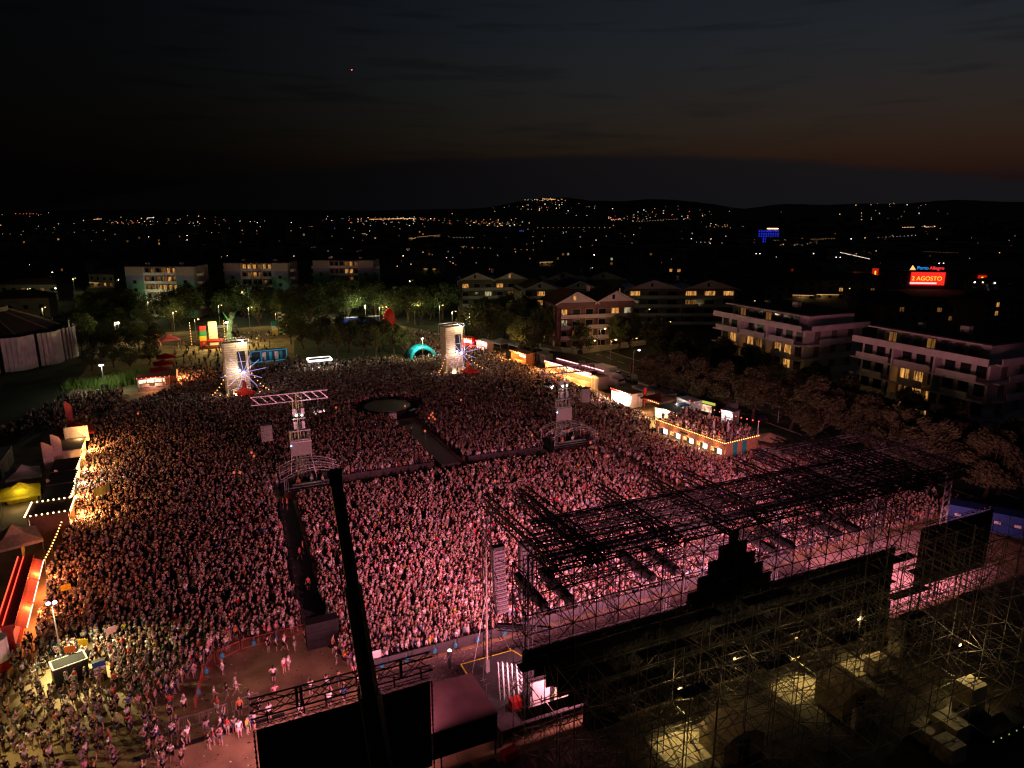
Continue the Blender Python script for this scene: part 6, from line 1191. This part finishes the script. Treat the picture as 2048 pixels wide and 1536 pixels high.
for i, (u, v, h) in enumerate(sorted(((91.6, 125.8, 9.5), (94.6, 120.6, 10), (94.7, 113.6, 10), (96.4, 106.8, 10.5), (97.3, 100.2, 11.5), (100.2, 93.5, 11), (103, 120, 10), (107, 108, 11), (111, 126, 11), (112.4, 118, 11), (113, 100, 10.5), (112, 140, 11), (113, 150, 11), (118, 160, 11)), key=lambda q: (q[0] - 87.4) ** 2 + (q[1] - 135.4) ** 2)): tree('brownish street tree between the stalls and terraced apartments, %s from the lorry' % ORD[i], S(u, v), h, (2, 3)[i % 2], 1.12, 'street trees behind the bar')
for i, (u, v, h) in enumerate(sorted(((96.0, 84.0, 12), (99.8, 77.0, 11.5), (96.6, 69.4, 11.5), (95.6, 62.6, 11.5), (97.6, 56.0, 11.5), (105, 86, 11), (106.5, 76, 11), (105, 66.5, 11), (103.6, 57.5, 11), (101, 49.6, 11)), key=lambda q: (q[0] - 84) ** 2 + (q[1] - 92) ** 2)): tree('brownish leafy tree in the grove at the right edge, %s from the terrace bar' % ORD[i], S(u, v), h, (3, 2)[i % 2], 1.06, 'grove at the right edge')
fr_ = random.Random(9)
tsp = []
for i in range(46):
    px, py = fr_.uniform(0, 2048), fr_.uniform(525, 640)
    if 255 < px < 780 and py > 560: py -= 60
    if 1100 < px < 1300 and py > 600: px -= 220
    if px > 1420 and py > 590: py -= 55
    if 1740 < px < 1960: px -= 330; py = 560
    tsp.append((px, py))
for i, (px, py) in enumerate(sorted(tsp)):
    tree('dark tree among the houses of the town, %s from the left' % ordn(i), G(px, py), fr_.uniform(7, 10), (4, 5)[i % 2], 1.15, 'trees among the houses')
bq2 = random.Random(17)
for i in range(34):
    px = 190 + i * 21 + bq2.uniform(-8, 8); py = bq2.choice((622, 632, 642, 652)) + bq2.uniform(-4, 4)
    if 380 < px < 560 and py > 640: py -= 18
    tree('dark tree filling the back of the park, %s from the left' % ordn(i), G(px, py), bq2.uniform(11, 14.5), (0, 1, 5)[i % 3], 1.25, 'trees at the back of the park')
for i, (px, py, h) in enumerate(sorted(((165, 705, 8), (185, 742, 6), (205, 715, 8), (228, 735, 6.5), (250, 712, 8), (262, 742, 6), (300, 730, 6), (160, 670, 9), (240, 668, 9)))):
    tree('low dark tree between the round hall and the red roofed kiosk, %s from the left' % ORD[i], G(px, py), h, (5, 0, 1)[i % 3], 1.3, 'trees by the round hall')
# reeds and bushes by the round hall
rd = MB(); q = random.Random(2); sh = MB()
for i in range(2600):
    k = q.random(); u = -27 + 17 * k + q.gauss(0, .6); v = 186 + q.gauss(0, 2.2) + 3 * math.sin(k * 9); h = q.uniform(.8, 2.9) * (1.25 if k > .45 else .7); p = S(u, v, 0); a = q.uniform(0, 6.28); dx, dy = math.cos(a), math.sin(a); ln = q.uniform(.2, .9)
    rd.add([(p.x - dy * .07, p.y + dx * .07, 0), (p.x + dy * .07, p.y - dx * .07, 0), (p.x + dx * ln, p.y + dy * ln, h)], [(0, 1, 2)])
tag(rd.build('reeds', mat('reed_green', (.16, .24, .05), .9, var=.4)), 'bright green reeds growing in front of the round hall', 'reeds', None, 'stuff')

# ------------------------------------------------------------------ people
def skinned(name, V, Eg, Rd, root, sub, mats):
    me = bpy.data.meshes.new(name); me.from_pydata(V, Eg, []); o = bpy.data.objects.new(name, me); COL.objects.link(o)
    md = o.modifiers.new('s', 'SKIN'); md.use_smooth_shade = True; md.branch_smoothing = .4
    for i, r in enumerate(Rd):
        sv = me.skin_vertices[0].data[i]; sv.radius = r if isinstance(r, tuple) else (r, r); sv.use_root = (i == root)
    if sub: s = o.modifiers.new('d', 'SUBSURF'); s.levels = sub; s.render_levels = sub
    dg = bpy.context.evaluated_depsgraph_get(); ev = o.evaluated_get(dg); out = bpy.data.meshes.new_from_object(ev); out.name = name
    bpy.data.objects.remove(o); bpy.data.meshes.remove(me); out.materials.clear()
    for m in mats: out.materials.append(m)
    return out
POSES = {
 'standing': dict(),
 'arms raised': dict(lel=(-.30, .10, 1.62), lwr=(-.22, .16, 1.86), rel=(.30, .10, 1.62), rwr=(.24, .16, 1.88)),
 'one arm raised': dict(rel=(.30, .12, 1.60), rwr=(.22, .2, 1.86)),
 'phone raised': dict(lel=(-.24, .22, 1.26), lwr=(-.08, .40, 1.46), rel=(.24, .22, 1.26), rwr=(.08, .40, 1.46)),
 'hands on hips': dict(lel=(-.38, -.06, 1.2), lwr=(-.2, .06, 1.04), rel=(.38, -.06, 1.2), rwr=(.2, .06, 1.04)),
 'walking': dict(lkn=(-.11, .20, .52), lan=(-.11, .22, .1), rkn=(.11, -.04, .5), ran=(.11, -.36, .14), lel=(-.26, -.10, 1.17), lwr=(-.25, -.02, .95), rel=(.26, .08, 1.17), rwr=(.25, .28, 1.02)),
 'clapping': dict(lel=(-.27, .14, 1.2), lwr=(-.06, .34, 1.32), rel=(.27, .14, 1.2), rwr=(.06, .34, 1.32)),
}
BASE = dict(pel=(0, 0, .96), sp=(0, -.01, 1.16), ch=(0, 0, 1.36), ne=(0, 0, 1.5), hd=(0, .02, 1.6), ht=(0, .01, 1.72), lsh=(-.18, 0, 1.42), rsh=(.18, 0, 1.42), lel=(-.25, .0, 1.16), lwr=(-.25, .10, .93), rel=(.25, .0, 1.16), rwr=(.25, .10, .93), lhi=(-.10, 0, .9), rhi=(.10, 0, .9), lkn=(-.11, .02, .5), rkn=(.11, .02, .5), lan=(-.11, -.01, .09), ran=(.11, -.01, .09))
CW = [attmat('crowd_skin', 'c_skin'), attmat('crowd_shirt', 'c_shirt'), attmat('crowd_bottoms', 'c_pants'), attmat('crowd_hair', 'c_hair')]
def person_meshes(pose, sub, crowd=False):
    J = dict(BASE); J.update(POSES[pose]); g = lambda k: Vector(J[k])
    J['lto'] = tuple(g('lan') + Vector((-.02, .16, -.05))); J['rto'] = tuple(g('ran') + Vector((.02, .16, -.05)))
    for s in 'lr': J[s + 'ha'] = tuple(g(s + 'wr') + (g(s + 'wr') - g(s + 'el')).normalized() * .09)
    order = ['pel', 'sp', 'ch', 'ne', 'hd', 'ht', 'lsh', 'rsh', 'lel', 'lwr', 'lha', 'rel', 'rwr', 'rha', 'lhi', 'rhi', 'lkn', 'lan', 'lto', 'rkn', 'ran', 'rto']
    rad = dict(pel=(.15, .11), sp=(.13, .10), ch=(.16, .115), ne=.06, hd=.10, ht=.085, lsh=.075, rsh=.075, lel=.045, rel=.045, lwr=.033, rwr=.033, lha=.04, rha=.04, lhi=.095, rhi=.095, lkn=.062, rkn=.062, lan=.042, ran=.042, lto=.04, rto=.04)
    ix = {k: i for i, k in enumerate(order)}; ed = [('pel', 'sp'), ('sp', 'ch'), ('ch', 'ne'), ('ne', 'hd'), ('hd', 'ht'), ('ch', 'lsh'), ('ch', 'rsh'), ('lsh', 'lel'), ('lel', 'lwr'), ('lwr', 'lha'), ('rsh', 'rel'), ('rel', 'rwr'), ('rwr', 'rha'), ('pel', 'lhi'), ('pel', 'rhi'), ('lhi', 'lkn'), ('lkn', 'lan'), ('lan', 'lto'), ('rhi', 'rkn'), ('rkn', 'ran'), ('ran', 'rto')]
    body = skinned('person', [J[k] for k in order], [(ix[a], ix[b]) for a, b in ed], [rad[k] for k in order], 0, sub, [CW[0]] if crowd else [SKINM, EYED])
    so = ['pel', 'sp', 'ch', 'lsh', 'rsh', 'lmu', 'rmu']; J['lmu'] = tuple(g('lsh').lerp(g('lel'), .55)); J['rmu'] = tuple(g('rsh').lerp(g('rel'), .55)); J2 = dict(J); J2['pel'] = (0, 0, .93)
    shirt = skinned('shirt', [J2[k] for k in so], [(0, 1), (1, 2), (2, 3), (2, 4), (3, 5), (4, 6)], [(.165, .125), (.145, .115), (.17, .125), .085, .085, .06, .06], 0, sub, [CW[1] if crowd else CLOTH])
    po_ = ['pel', 'lhi', 'rhi', 'lkn', 'rkn']; J2 = dict(J); J2['lkn'] = tuple(g('lhi').lerp(g('lkn'), .85)); J2['rkn'] = tuple(g('rhi').lerp(g('rkn'), .85))
    pants = skinned('shorts', [J2[k] for k in po_], [(0, 1), (0, 2), (1, 3), (2, 4)], [(.17, .13), .115, .115, .085, .085], 0, sub, [CW[2] if crowd else CLOTH])
    hb = MB(); hb.ball((0, -.02, 1.655), .106, 7 if crowd else 10, 5 if crowd else 7, (.98, 1.02, 1.02)); hb.ball((0, -.07, 1.57), .085, 6, 4, (1, .7, 1.4))
    hair = hb.mesh('hair', CW[3] if crowd else HAIRM, True)
    if not crowd:
        bm = bmesh.new(); bm.from_mesh(body); ex = MB()
        for s, w in ((-1, 'l'), (1, 'r')):
            d = (g(w + 'wr') - g(w + 'el')).normalized(); a = d.orthogonal().normalized(); b = d.cross(a); h = Vector(J[w + 'ha'])
            for k in range(4): q0 = h + a * (.024 * (k - 1.5)); ex.path([q0, q0 + d * (.045 + .008 * (k in (1, 2))), q0 + d * (.075 + .012 * (k in (1, 2))) + b * .02], .0095, 4)
            q0 = h - d * .04 + a * .035; ex.path([q0, q0 + a * .03 + d * .02, q0 + a * .035 + d * .055], .011, 4); ex.ball((s * .105, .0, 1.62), .028, 5, 3, (.4, .8, 1.2))
        ex.add([(-.016, .11, 1.59), (.016, .11, 1.59), (0, .15, 1.60), (0, .112, 1.645)], [(0, 1, 2), (1, 3, 2), (3, 0, 2)])
        ex.k = 1
        for s in (-1, 1): ex.box((s * .036, .112, 1.645), (.028, .012, .012))
        ex.box((0, .112, 1.555), (.045, .01, .01))
        m2 = ex.mesh('x', [SKINM, EYED]); bm.from_mesh(m2); bm.to_mesh(body); bm.free(); bpy.data.meshes.remove(m2); body.update()
    return body, shirt, pants, hair
PM = {p: person_meshes(p, 1) for p in POSES}
# light crowd variants, kept in a collection of their own
cc = bpy.data.collections.new('crowd_variants')
for i, p in enumerate(('standing', 'arms raised', 'one arm raised', 'phone raised', 'clapping', 'walking')):
    ms = person_meshes(p, 0, True); bm = bmesh.new(); allm = []
    for k, m in enumerate(ms):
        n0 = len(bm.faces); bm.from_mesh(m); bm.faces.ensure_lookup_table()
        for f in bm.faces[n0:]: f.material_index = k; f.smooth = True
    out = bpy.data.meshes.new('crowd_person'); bm.to_mesh(out); bm.free()
    for m in CW: out.materials.append(m)
    cc.objects.link(bpy.data.objects.new('crowd_person_%d' % i, out))

SHIRTS = [('white', (.80, .78, .77), 38), ('black', (.015, .014, .015), 46), ('grey', (.25, .24, .25), 8), ('red', (.50, .03, .03), 6), ('pink', (.62, .25, .30), 7), ('navy', (.02, .03, .09), 12), ('blue', (.04, .10, .24), 3), ('cream', (.60, .50, .36), 8), ('orange', (.62, .16, .03), 2), ('green', (.05, .26, .09), 1), ('yellow', (.66, .52, .06), 1.2), ('purple', (.2, .06, .26), 2), ('beige', (.42, .31, .20), 6), ('pale-blue', (.26, .42, .58), 3)]
PANTS = [('black', (.012, .012, .013), 9), ('denim', (.04, .06, .12), 6), ('white', (.55, .52, .50), 1.2), ('grey', (.14, .14, .145), 3), ('khaki', (.24, .19, .11), 2)]
HAIRS = [('dark-haired', (.012, .009, .007), 9), ('brown-haired', (.05, .028, .014), 6), ('fair-haired', (.26, .17, .07), 2), ('grey-haired', (.25, .24, .23), 1)]
SKINS = [(.36, .235, .185), (.31, .19, .145), (.42, .29, .235), (.23, .13, .09), (.12, .07, .05)]
pr = random.Random(21)
def wch(L): return pr.choices(L, [x[2] for x in L])[0]
C1 = Vector((40, 46))
pts = []      # u, v, z, facing spread, density tag
def inpoly(u, v, poly):
    c = False
    for i in range(len(poly)):
        (x1, y1), (x2, y2) = poly[i], poly[i - 1]
        if (y1 > v) != (y2 > v) and u < (x2 - x1) * (v - y1) / (y2 - y1) + x1: c = not c
    return c
BAR_UV = [UV(MBT @ Vector(q)) for q in ((-1.2, -.4, 0), (LB + .5, -.4, 0), (LB + .5, DB + 1, 0), (-1.2, DB + 1, 0))]
SOLID = [(9.6, 18.6, 97.8, 105.6), (53.0, 62.2, 98.6, 106.4), (5.4, 12.6, 158.8, 165.5), (55, 63, 158.8, 166), (11.6, 15.2, 102.8, 106.4), (7.2, 10.6, 159, 161), (26.4, 32.4, 179, 183), (54, 62, 182.6, 189), (-12, -5, 175.6, 181)]
def blocked(u, v):
    if (u - 35.3) ** 2 + (v - 137.6) ** 2 < 7.4 ** 2: return True
    if 33.7 < u < 39.0 and 99 < v < 133: return True
    for a, b, c, d in SOLID:
        if a < u < b and c < v < d: return True
    if inpoly(u, v, BAR_UV): return True
    return False
nz = [(pr.uniform(.12, .5), pr.uniform(.12, .5), pr.uniform(0, 6)) for _ in range(5)]
nz2 = [(pr.uniform(-1.6, 1.6), pr.uniform(-1.6, 1.6), pr.uniform(0, 6)) for _ in range(5)]
def noise(u, v): return sum(math.sin(a * u + b * v + c) for a, b, c in nz) / 5 + sum(math.sin(a * u + b * v + c) for a, b, c in nz2) / 4
def region(poly, dens, spread=25, thin=.25, z=0, face=None):
    us_ = [p[0] for p in poly]; vs_ = [p[1] for p in poly]; s = 1 / math.sqrt(dens); u = min(us_)
    while u < max(us_):
        v = min(vs_)
        while v < max(vs_):
            a, b = u + pr.uniform(-.42, .42) * s, v + pr.uniform(-.42, .42) * s
            if inpoly(a, b, poly) and not blocked(a, b) and pr.random() > thin * (1 + 1.2 * noise(a, b)): pts.append((a, b, z, spread, face))
            v += s
        u += s
region([(9.4, 64), (10.2, 56), (60.8, 56), (60.8, 74), (10.0, 74)], 4.0, 18, .14)
region([(10.2, 74), (60.8, 74), (60.8, 97.4), (11.4, 98.0)], 3.0, 20, .30)
region([(-15.9, 71), (-16.8, 87), (-16.6, 88), (-16.4, 104), (-17.4, 140), (-18.4, 150), (9, 150), (8.6, 100), (7.0, 64.2), (-1, 64.2), (-2.8, 60), (-6, 58), (-10, 66)], 3.3, 22, .24)
region([(-17, 150), (-14, 160), (-5, 172), (6, 176), (54, 176), (76, 172), (79, 150), (79, 108), (75, 103), (62.4, 97.6), (62.2, 101.6), (52, 102), (39.4, 102.6), (19, 102.6), (9, 103), (9, 150)], 3.0, 22, .22)
region([(63.2, 56), (63.2, 97.5), (75, 102), (79, 87), (88, 86), (91, 78), (91, 60), (88, 56)], 3.2, 20, .2)
region([(54, 176), (76, 172), (79.6, 176), (74, 192), (66, 200), (56, 192)], 1.3, 60, .2)
region([(6, 176), (54, 176), (50, 186), (20, 190), (6, 184)], 1.0, 50, .3)
region([(-5, 172), (6, 176), (8, 190), (-3, 196)], 1.6, 60, .2)
region([(-6, 196), (20, 190), (24, 226), (4, 228), (-4, 236)], .16, 120, .3); region([(3, 228), (24, 226), (26, 246), (4, 250)], .16, 120, .2)
region([(-34, 150), (-22, 150), (-16, 160), (-14, 176), (-26, 176)], 1.2, 40, .3)
region([(-23, 50), (-8, 50), (-7, 57), (-5, 59), (-10, 66), (-16.4, 73), (-18, 66)], 1.35, 70, .25)
region([(-7, 50), (-3.2, 50), (-3.2, 58), (-6, 58)], 1.2, 60, .2)
region([(-20, 42), (-5, 42), (-5, 50), (-22, 50)], 1.2, 70, .2)
region([(8.8, 55.8), (12, 55.8), (12.6, 63.5), (9.6, 62.8)], .75, 70, .1)
region([(.6, 52.0), (12, 52.2), (12, 55.4), (3, 55.2)], .55, 90, .1); region([(-6, 51), (2, 51.4), (2, 54.2), (-6, 54)], .5, 90, .1)
region([(10.4, 64), (11.3, 64), (12.0, 97), (11.2, 97)], .9, 30, .1)
region([(85, 56), (93, 62), (92, 76), (96, 66), (96, 54)], .7, 40, .3)
region([(20, 193), (26, 200), (28, 196)], .6, 90, .2); region([(62, 196), (76, 200), (72, 226), (60, 224)], .35, 90, .3)
n_ground = len(pts)
for k in range(190):
    x, y = pr.uniform(.4, LB - .4), pr.uniform(.5, DB - .6); p = MBT @ Vector((x, y, 0)); u, v = UV(p); pts.append((u, v, HB, 70, None))
for (u, v) in ((12.2, 100.4), (14.2, 101.2), (15.6, 100.2), (56.0, 101.2), (58.2, 101.6)): pts.append((u, v, .7, 40, None))
def facing(u, v, spread, face):
    a = math.atan2(C1.y - v, C1.x - u) if face is None else face
    return a + R(pr.gauss(0, spread)) + A - R(90)
# explicit figures seen in the clearing and the pit: pixel of the feet, shirt, bottoms, pose, what sets them apart
EXPL = [(548, 1364, 'white', 'black', 'hands on hips', 'alone in the middle of the empty clearing'), (578, 1342, 'white', 'white', 'standing', 'right one of the pair in the clearing'), (569, 1346, 'white', 'red', 'standing', 'left one of the pair in the clearing'), (455, 1400, 'black', 'grey', 'walking', 'leading the pair crossing the clearing'), (473, 1390, 'cream', 'white', 'walking', 'behind the pair crossing the clearing'), (430, 1404, 'white', 'khaki', 'walking', 'at the left rim of the clearing'), (537, 1304, 'black', 'black', 'standing', 'first below the red barrier'), (553, 1302, 'white', 'black', 'standing', 'second below the red barrier'), (570, 1302, 'white', 'black', 'walking', 'third below the red barrier'), (590, 1302, 'black', 'white', 'standing', 'beside the black speaker stack'), (446, 1350, 'white', 'white', 'standing', 'near the curve of the red barrier'), (500, 1412, 'white', 'denim', 'standing', 'just below the end of the screen truss'), (481, 1432, 'orange', 'black', 'standing', 'standing at the grey barrier'), (436, 1428, 'red', 'white', 'standing', 'leaning on the grey barrier'), (456, 1470, 'red', 'white', 'standing', 'below the grey barrier, left of two'), (470, 1466, 'white', 'grey', 'standing', 'below the grey barrier, right of two'), (496, 1468, 'yellow', 'green', 'standing', 'in a patterned dress beside the near screen'), (480, 1476, 'white', 'white', 'standing', 'beside the patterned dress'), (428, 1490, 'red', 'grey', 'standing', 'in red on the pink ground'), (418, 1500, 'black', 'khaki', 'standing', 'next to the one in red on the pink ground'), (690, 1334, 'orange', 'black', 'standing', 'steward in the aisle beside the crane boom, nearer the stage'), (690, 1296, 'orange', 'black', 'standing', 'steward in the aisle beside the crane boom, farther up'), (667, 1306, 'orange', 'black', 'one arm raised', 'steward left of the crane boom'), (612, 1285, 'red', 'black', 'standing', 'steward behind the speaker stack'), (606, 1108, 'orange', 'black', 'standing', 'steward in the left aisle, upper'), (617, 1180, 'orange', 'black', 'standing', 'steward in the left aisle, middle'), (600, 1120, 'red', 'black', 'walking', 'steward in the left aisle, walking'), (567, 1018, 'orange', 'black', 'standing', 'steward at the top of the left aisle'), (575, 1020, 'orange', 'black', 'standing', 'second steward at the top of the left aisle'), (823, 868, 'orange', 'black', 'standing', 'steward beside the catwalk head'), (808, 870, 'orange', 'black', 'standing', 'steward left of the catwalk head'), (1328, 982, 'orange', 'black', 'standing', 'steward in the right aisle'), (1200, 940, 'red', 'black', 'standing', 'steward at the right aisle corner'), (835, 1008, 'red', 'black', 'standing', 'in bright red in the middle of the crowd'), (2034, 1440, 'red', 'red', 'standing', 'worker in red in the backstage yard'), (1372, 1382, 'red', 'black', 'standing', 'worker in red among the scaffold feet')]
people = []
used_lab = set()
def zone(u, v, px, py):
    if v < 50: return 'at the bottom edge of the photo'
    if u < -14: return 'on the sand by the red bar' if v > 64 else 'on the yellow lit sand'
    if v < 56 and u > -3: return 'behind the near screen'
    if u < -8: return 'near the black generator box'
    if u < -2.5 and v < 60: return 'near the grey barrier'
    if u < 8 and v > 63: return 'behind the red barrier'
    if u < 13 and v < 64: return 'in the pit beside the crane'
    return 'close to the stage front'
for px, py, s_, b_, po_, ex in EXPL:
    p = G(px, py); u, v = UV(p); people.append((u, v, s_, b_, po_, ex))
cand = []
for i in range(n_ground):
    u, v, z, sp_, fc = pts[i]; p = S(u, v, 0); x, y, d = pix(p)
    if not (-10 < x < 2058 and y < 1560): continue
    if 505 < x < 862 and y > 1380 - (x - 505) * .27 + 60: continue
    if u > 18 and v < 56: continue
    cand.append((d, i))
cand.sort(); near = set(i for d, i in cand[:300 - len(people)])
shirtd = {n: c for n, c, w in SHIRTS}; pantd = {n: c for n, c, w in PANTS}; pantd.update(red=(.4, .03, .03), green=(.05, .2, .06))
def place_person(u, v, rot, sname, bname, pose, hname, label):
    me = PM[pose]; k = pr.uniform(.88, 1.04); o = inst('person', me[0], None, S(u, v, .012), rot, k); tag(o, label, 'person', 'people nearest the stage end of the ground')
    sk = pr.choices(SKINS, (5, 4, 4, 1.4, .5))[0]; o.color = (*sk, 1)
    for nm, m, c in (('shirt', me[1], shirtd[sname]), ('shorts', me[2], pantd[bname]), ('hair', me[3], dict((a, b) for a, b, w in HAIRS)[hname])):
        ch = inst(nm, m, o); f = pr.uniform(.8, 1.15); ch.color = (*[min(.85, q * f) for q in c], 1)
for u, v, s_, b_, po_, ex in people:
    h_ = wch(HAIRS)[0]; lab = 'person in %s, %s bottoms, %s, %s' % (s_, b_, po_, ex)
    if len(lab.split()) > 16: lab = 'person in %s %s, %s' % (s_, po_, ex)
    place_person(u, v, facing(u, v, 40, None), s_, b_, po_, h_, lab)
for i in sorted(near):
    u, v, z, sp_, fc = pts[i]; px, py, d = pix(S(u, v, 0)); zn = zone(u, v, px, py)
    for tries in range(200):
        s_, b_, h_ = wch(SHIRTS)[0], wch(PANTS)[0], wch(HAIRS)[0]; po_ = pr.choices(list(POSES), (6, 1.2, 1.6, 2.2, 1.5, 3 if v < 64 else 0, 1.5))[0]
        lab = '%s person, %s top, %s shorts, %s %s' % (h_, s_, b_, po_, zn)
        if lab not in used_lab: break
    used_lab.add(lab); place_person(u, v, facing(u, v, sp_, fc), s_, b_, po_, h_, lab)
rest_i = [i for i in range(len(pts)) if i not in near]
N = len(rest_i); co = np.zeros((N, 3)); rot = np.zeros((N, 3)); scl = np.zeros(N); idx = np.zeros(N, dtype=np.int32); cs = np.ones((N, 4)); cpn = np.ones((N, 4)); chh = np.ones((N, 4)); csk = np.ones((N, 4))
for k, i in enumerate(rest_i):
    u, v, z, sp_, fc = pts[i]; co[k] = S(u, v, z + .015); rot[k, 2] = facing(u, v, sp_, fc); scl[k] = pr.uniform(.86, 1.05)
    idx[k] = pr.choices(range(6), (11, .3, .6, 1.3, .9, 0 if sp_ < 50 else 4))[0]; f = pr.uniform(.7, 1.15)
    cs[k, :3] = [min(.82, q * f) for q in wch(SHIRTS)[1]]; cpn[k, :3] = wch(PANTS)[1]; chh[k, :3] = wch(HAIRS)[1]; csk[k, :3] = pr.choices(SKINS, (5, 4, 4, 1.4, .5))[0]
me = bpy.data.meshes.new('crowd'); me.vertices.add(N); me.vertices.foreach_set('co', co.ravel())
def att(n, t, data, f): a = me.attributes.new(n, t, 'POINT'); a.data.foreach_set(f, data.ravel())
att('p_rot', 'FLOAT_VECTOR', rot, 'vector'); att('p_scl', 'FLOAT', scl, 'value'); att('p_idx', 'INT', idx, 'value')
for n_, d_ in (('c_shirt', cs), ('c_pants', cpn), ('c_hair', chh), ('c_skin', csk)): att(n_, 'FLOAT_COLOR', d_, 'color')
crowd = bpy.data.objects.new('crowd', me); COL.objects.link(crowd); tag(crowd, 'dense crowd of concert goers filling the ground before the stage', None, None, 'stuff')
ng = bpy.data.node_groups.new('crowd_scatter', 'GeometryNodeTree'); ng.interface.new_socket('Geometry', in_out='INPUT', socket_type='NodeSocketGeometry'); ng.interface.new_socket('Geometry', in_out='OUTPUT', socket_type='NodeSocketGeometry')
gi, go = ng.nodes.new('NodeGroupInput'), ng.nodes.new('NodeGroupOutput'); ci = ng.nodes.new('GeometryNodeCollectionInfo'); ci.inputs['Collection'].default_value = cc; ci.inputs['Separate Children'].default_value = True; ci.inputs['Reset Children'].default_value = True
ip = ng.nodes.new('GeometryNodeInstanceOnPoints'); ip.inputs['Pick Instance'].default_value = True
def na(n, t): q = ng.nodes.new('GeometryNodeInputNamedAttribute'); q.data_type = t; q.inputs['Name'].default_value = n; return q.outputs['Attribute']
L = ng.links.new; L(gi.outputs[0], ip.inputs['Points']); L(ci.outputs[0], ip.inputs['Instance']); L(na('p_idx', 'INT'), ip.inputs['Instance Index']); L(na('p_rot', 'FLOAT_VECTOR'), ip.inputs['Rotation']); L(na('p_scl', 'FLOAT'), ip.inputs['Scale']); L(ip.outputs[0], go.inputs[0])
crowd.modifiers.new('scatter', 'NODES').node_group = ng

# balloons held up in the crowd
BLN = emat('glowing_balloon', (1, .17, .08), .7)
bl = [(850, 862, 3.6), (862, 830, 2.6), (866, 834, 3.2), (870, 838, 2.4), (858, 836, 2.2), (865, 826, 3.6), (922, 800, 2.4), (810, 812, 2.4), (672, 815, 2.6), (503, 905, 2.6), (508, 912, 2.4), (468, 945, 2.6), (480, 945, 2.6), (276, 827, 2.4), (974, 960, 2.6), (990, 962, 2.6), (1137, 862, 2.4), (1181, 885, 2.4), (1192, 905, 2.6), (1215, 912, 2.6), (1010, 940, 2.4), (1290, 960, 2.4), (1064, 870, 2.4)]
for i, (px, py, h) in enumerate(sorted(bl)):
    p = G(px, py, h); t = thing('balloon', 'glowing orange balloon above the crowd, %s from the left' % ordn(i), 'balloon', Vector((p.x, p.y, 0)), 0, 'balloons over the crowd')
    MB().ball((0, 0, h), .19, 8, 6, (1, 1, 1.15)).build('balloon', BLN, t); MB().tube((0, 0, 1.5), (0, 0, h - .25), .008, 3).build('string', WHITE, t)
print('PEOPLE', len(people), len(near), 'crowd', N)
